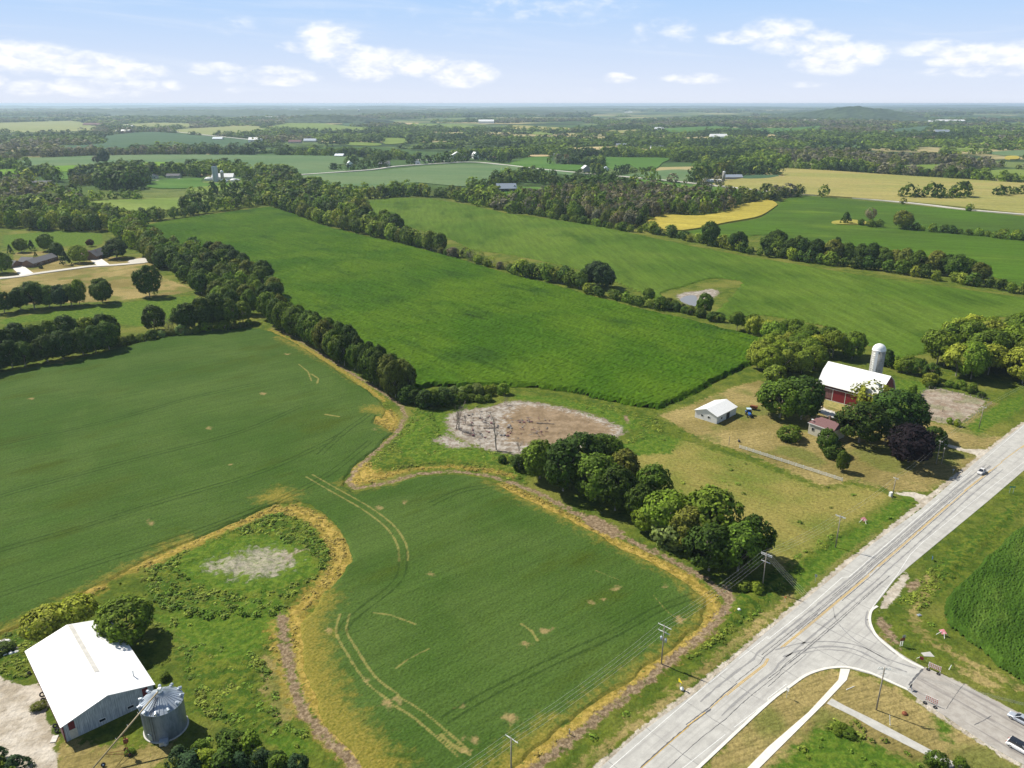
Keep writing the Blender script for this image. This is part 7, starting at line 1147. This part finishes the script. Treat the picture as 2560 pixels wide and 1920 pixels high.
# ================================================================== DEAD WOOD IN THE DRY POND
def deadtree(p, h, seed, label, spread=.5, trunks=1, rad=.16):
    R = random.Random(seed); t = thing('dead_tree', p, 0, label, 'dead tree'); tr = MB(); br = MB()
    def grow(b, a, d, L, r, lv):
        q = a + d * L; b.tube(a, q, r, r * .6, n=5 if lv else 7, cap=False)
        if lv >= 3: return
        for i in range(5 if lv == 0 else 3):
            f = R.uniform(.3, 1) if lv else .25 + .75 * i / 4
            nd = (d + Vector((R.uniform(-1, 1), R.uniform(-1, 1), R.uniform(-.1, .5))) * spread * 1.5).normalized(); grow(br, a + d * L * f, nd, L * R.uniform(.35, .55), r * .45, lv + 1)
    for k in range(trunks):
        d = Vector((R.uniform(-.12, .12) * trunks, R.uniform(-.12, .12) * trunks, 1)).normalized(); grow(tr, Vector((R.uniform(-.3, .3) * (trunks - 1), 0, -.1)), d, h, rad, 0); grow(br, Vector((0, 0, h * .5)), Vector((R.uniform(-.5, .5), R.uniform(-.5, .5), .8)).normalized(), h * .35, rad * .4, 1)
    tr.build('trunk', MT['dead'], t); br.build('branches', MT['dead'], t)
Z6 = (1080, 960)
def z6(u, v): return S(Z6[0] + u * .14467, Z6[1] + v * .14467)
deadtree(z6(1110, 1135), 11, 3, 'tall bare dead tree at the near rim of the dry pond', .55, 1, .24); deadtree(z6(440, 780), 7.5, 5, 'clump of bare grey stems at the left end of the dry pond', .35, 4, .13); deadtree(z6(580, 690), 3.5, 8, 'small bleached dead tree leaning beside the grey stems', .8, 1, .1); deadtree(z6(835, 1130), 2.6, 9, 'thin dead stake at the white rim of the dry pond', .3, 1, .06); deadtree(z6(1270, 360), 3, 12, 'low dead bush at the far rim of the dry pond', .9, 3, .06); deadtree(z6(1510, 1180), 4, 13, 'grey dead shrub in front of the dark roadside bush', .6, 3, .07)
rr = random.Random(31); i = 0
poly = [z6(*c) for c in ((340, 600), (480, 560), (900, 430), (1150, 560), (1600, 580), (2080, 640), (2000, 800), (1820, 960), (1500, 980), (1250, 900), (1050, 1000), (800, 980), (450, 860))]
m_sets = [MT['dead'], MT['old_wood'], MT['grey_wood']]
while i < 135:
    x = rr.uniform(-32, 20); y = rr.uniform(250, 300)
    if not inside((x, y), poly): continue
    b = MB(); L = rr.uniform(.6, 2.6); z = rr.uniform(.1, .5); b.tube((0, 0, z), (L, 0, z + rr.uniform(-.1, .5)), rr.uniform(.06, .18), .04, n=5); b.tube((L * .5, 0, z), (L * .7, rr.uniform(-.8, .8), z + .5), .05, .02, n=4)
    st = rr.random() < .3
    if st: b.blob((0, 0, .2), rr.uniform(.3, .7), i, (1, 1, .7), n=8, jit=.35)
    lab = '%s %s %s in the %s %s of the dry pond' % ('long' if L > 1.9 else 'short' if L < 1.1 else 'medium', ('dark grey', 'reddish brown', 'pale grey')[i % 3], 'stump with a root ball' if st else 'broken log', 'far' if y > 275 else 'near', 'left' if x < -8 else 'right' if x > 6 else 'middle')
    o = b.build('broken_log', m_sets[i % 3], None, (x, y, 0), rr.random() * 6.28); tag(o, lab, 'log', 'broken logs in the dry pond'); i += 1
for (u, v, L, a, lab) in ((650, 860, 7, -.5, 'long dark fallen trunk beside the grey stems'), (1260, 1180, 6, -.25, 'fallen log right of the tall dead tree'), (1960, 690, 7, -.15, 'dark fallen trunk at the right end of the brush heap'), (1000, 770, 5, -.1, 'pale fallen log in the middle of the dry pond')):
    q = z6(u, v); b = MB(); b.tube((-L / 2, 0, .25), (L / 2, 0, .3), .2, .1, n=7); b.tube((0, 0, .3), (L * .25, .9, .7), .07, .03, n=5); o = b.build('fallen_trunk', MT['dead'], None, (q[0], q[1], 0), a); tag(o, lab, 'fallen trunk')
q = T(M1, 1975, 1000); b = MB(); b.tube((0, 0, 0), (.3, .2, 1.6), .12, .05, n=6); b.tube((.1, .1, .6), (-.8, -.3, 1.0), .08, .03, n=5); b.tube((.2, .1, .3), (1.2, -.4, .2), .1, .04, n=5); o = b.build('stump', MT['grey_wood'], None, (q[0], q[1], 0)); tag(o, 'bleached branchy stump beside the round pale pond bed', 'stump')
# ================================================================== AIR
b = MB(); b.box(-46000, 46000, -1200, 46000, -3, 124)
hz = b.build('haze', bpy.data.materials.new('thin_summer_haze')); hm = hz.data.materials[0]; hm.use_nodes = True; k = NT(hm.node_tree); k.n.clear(); o_ = k.new('ShaderNodeOutputMaterial'); pv = k.new('ShaderNodeVolumePrincipled'); pv.inputs['Color'].default_value = (.66, .84, 1, 1); pv.inputs['Density'].default_value = 6e-5; pv.inputs['Anisotropy'].default_value = .2
k.l.new(pv.outputs[0], o_.inputs['Volume']); tag(hz, 'thin blue summer haze over the countryside', None, kind='stuff')
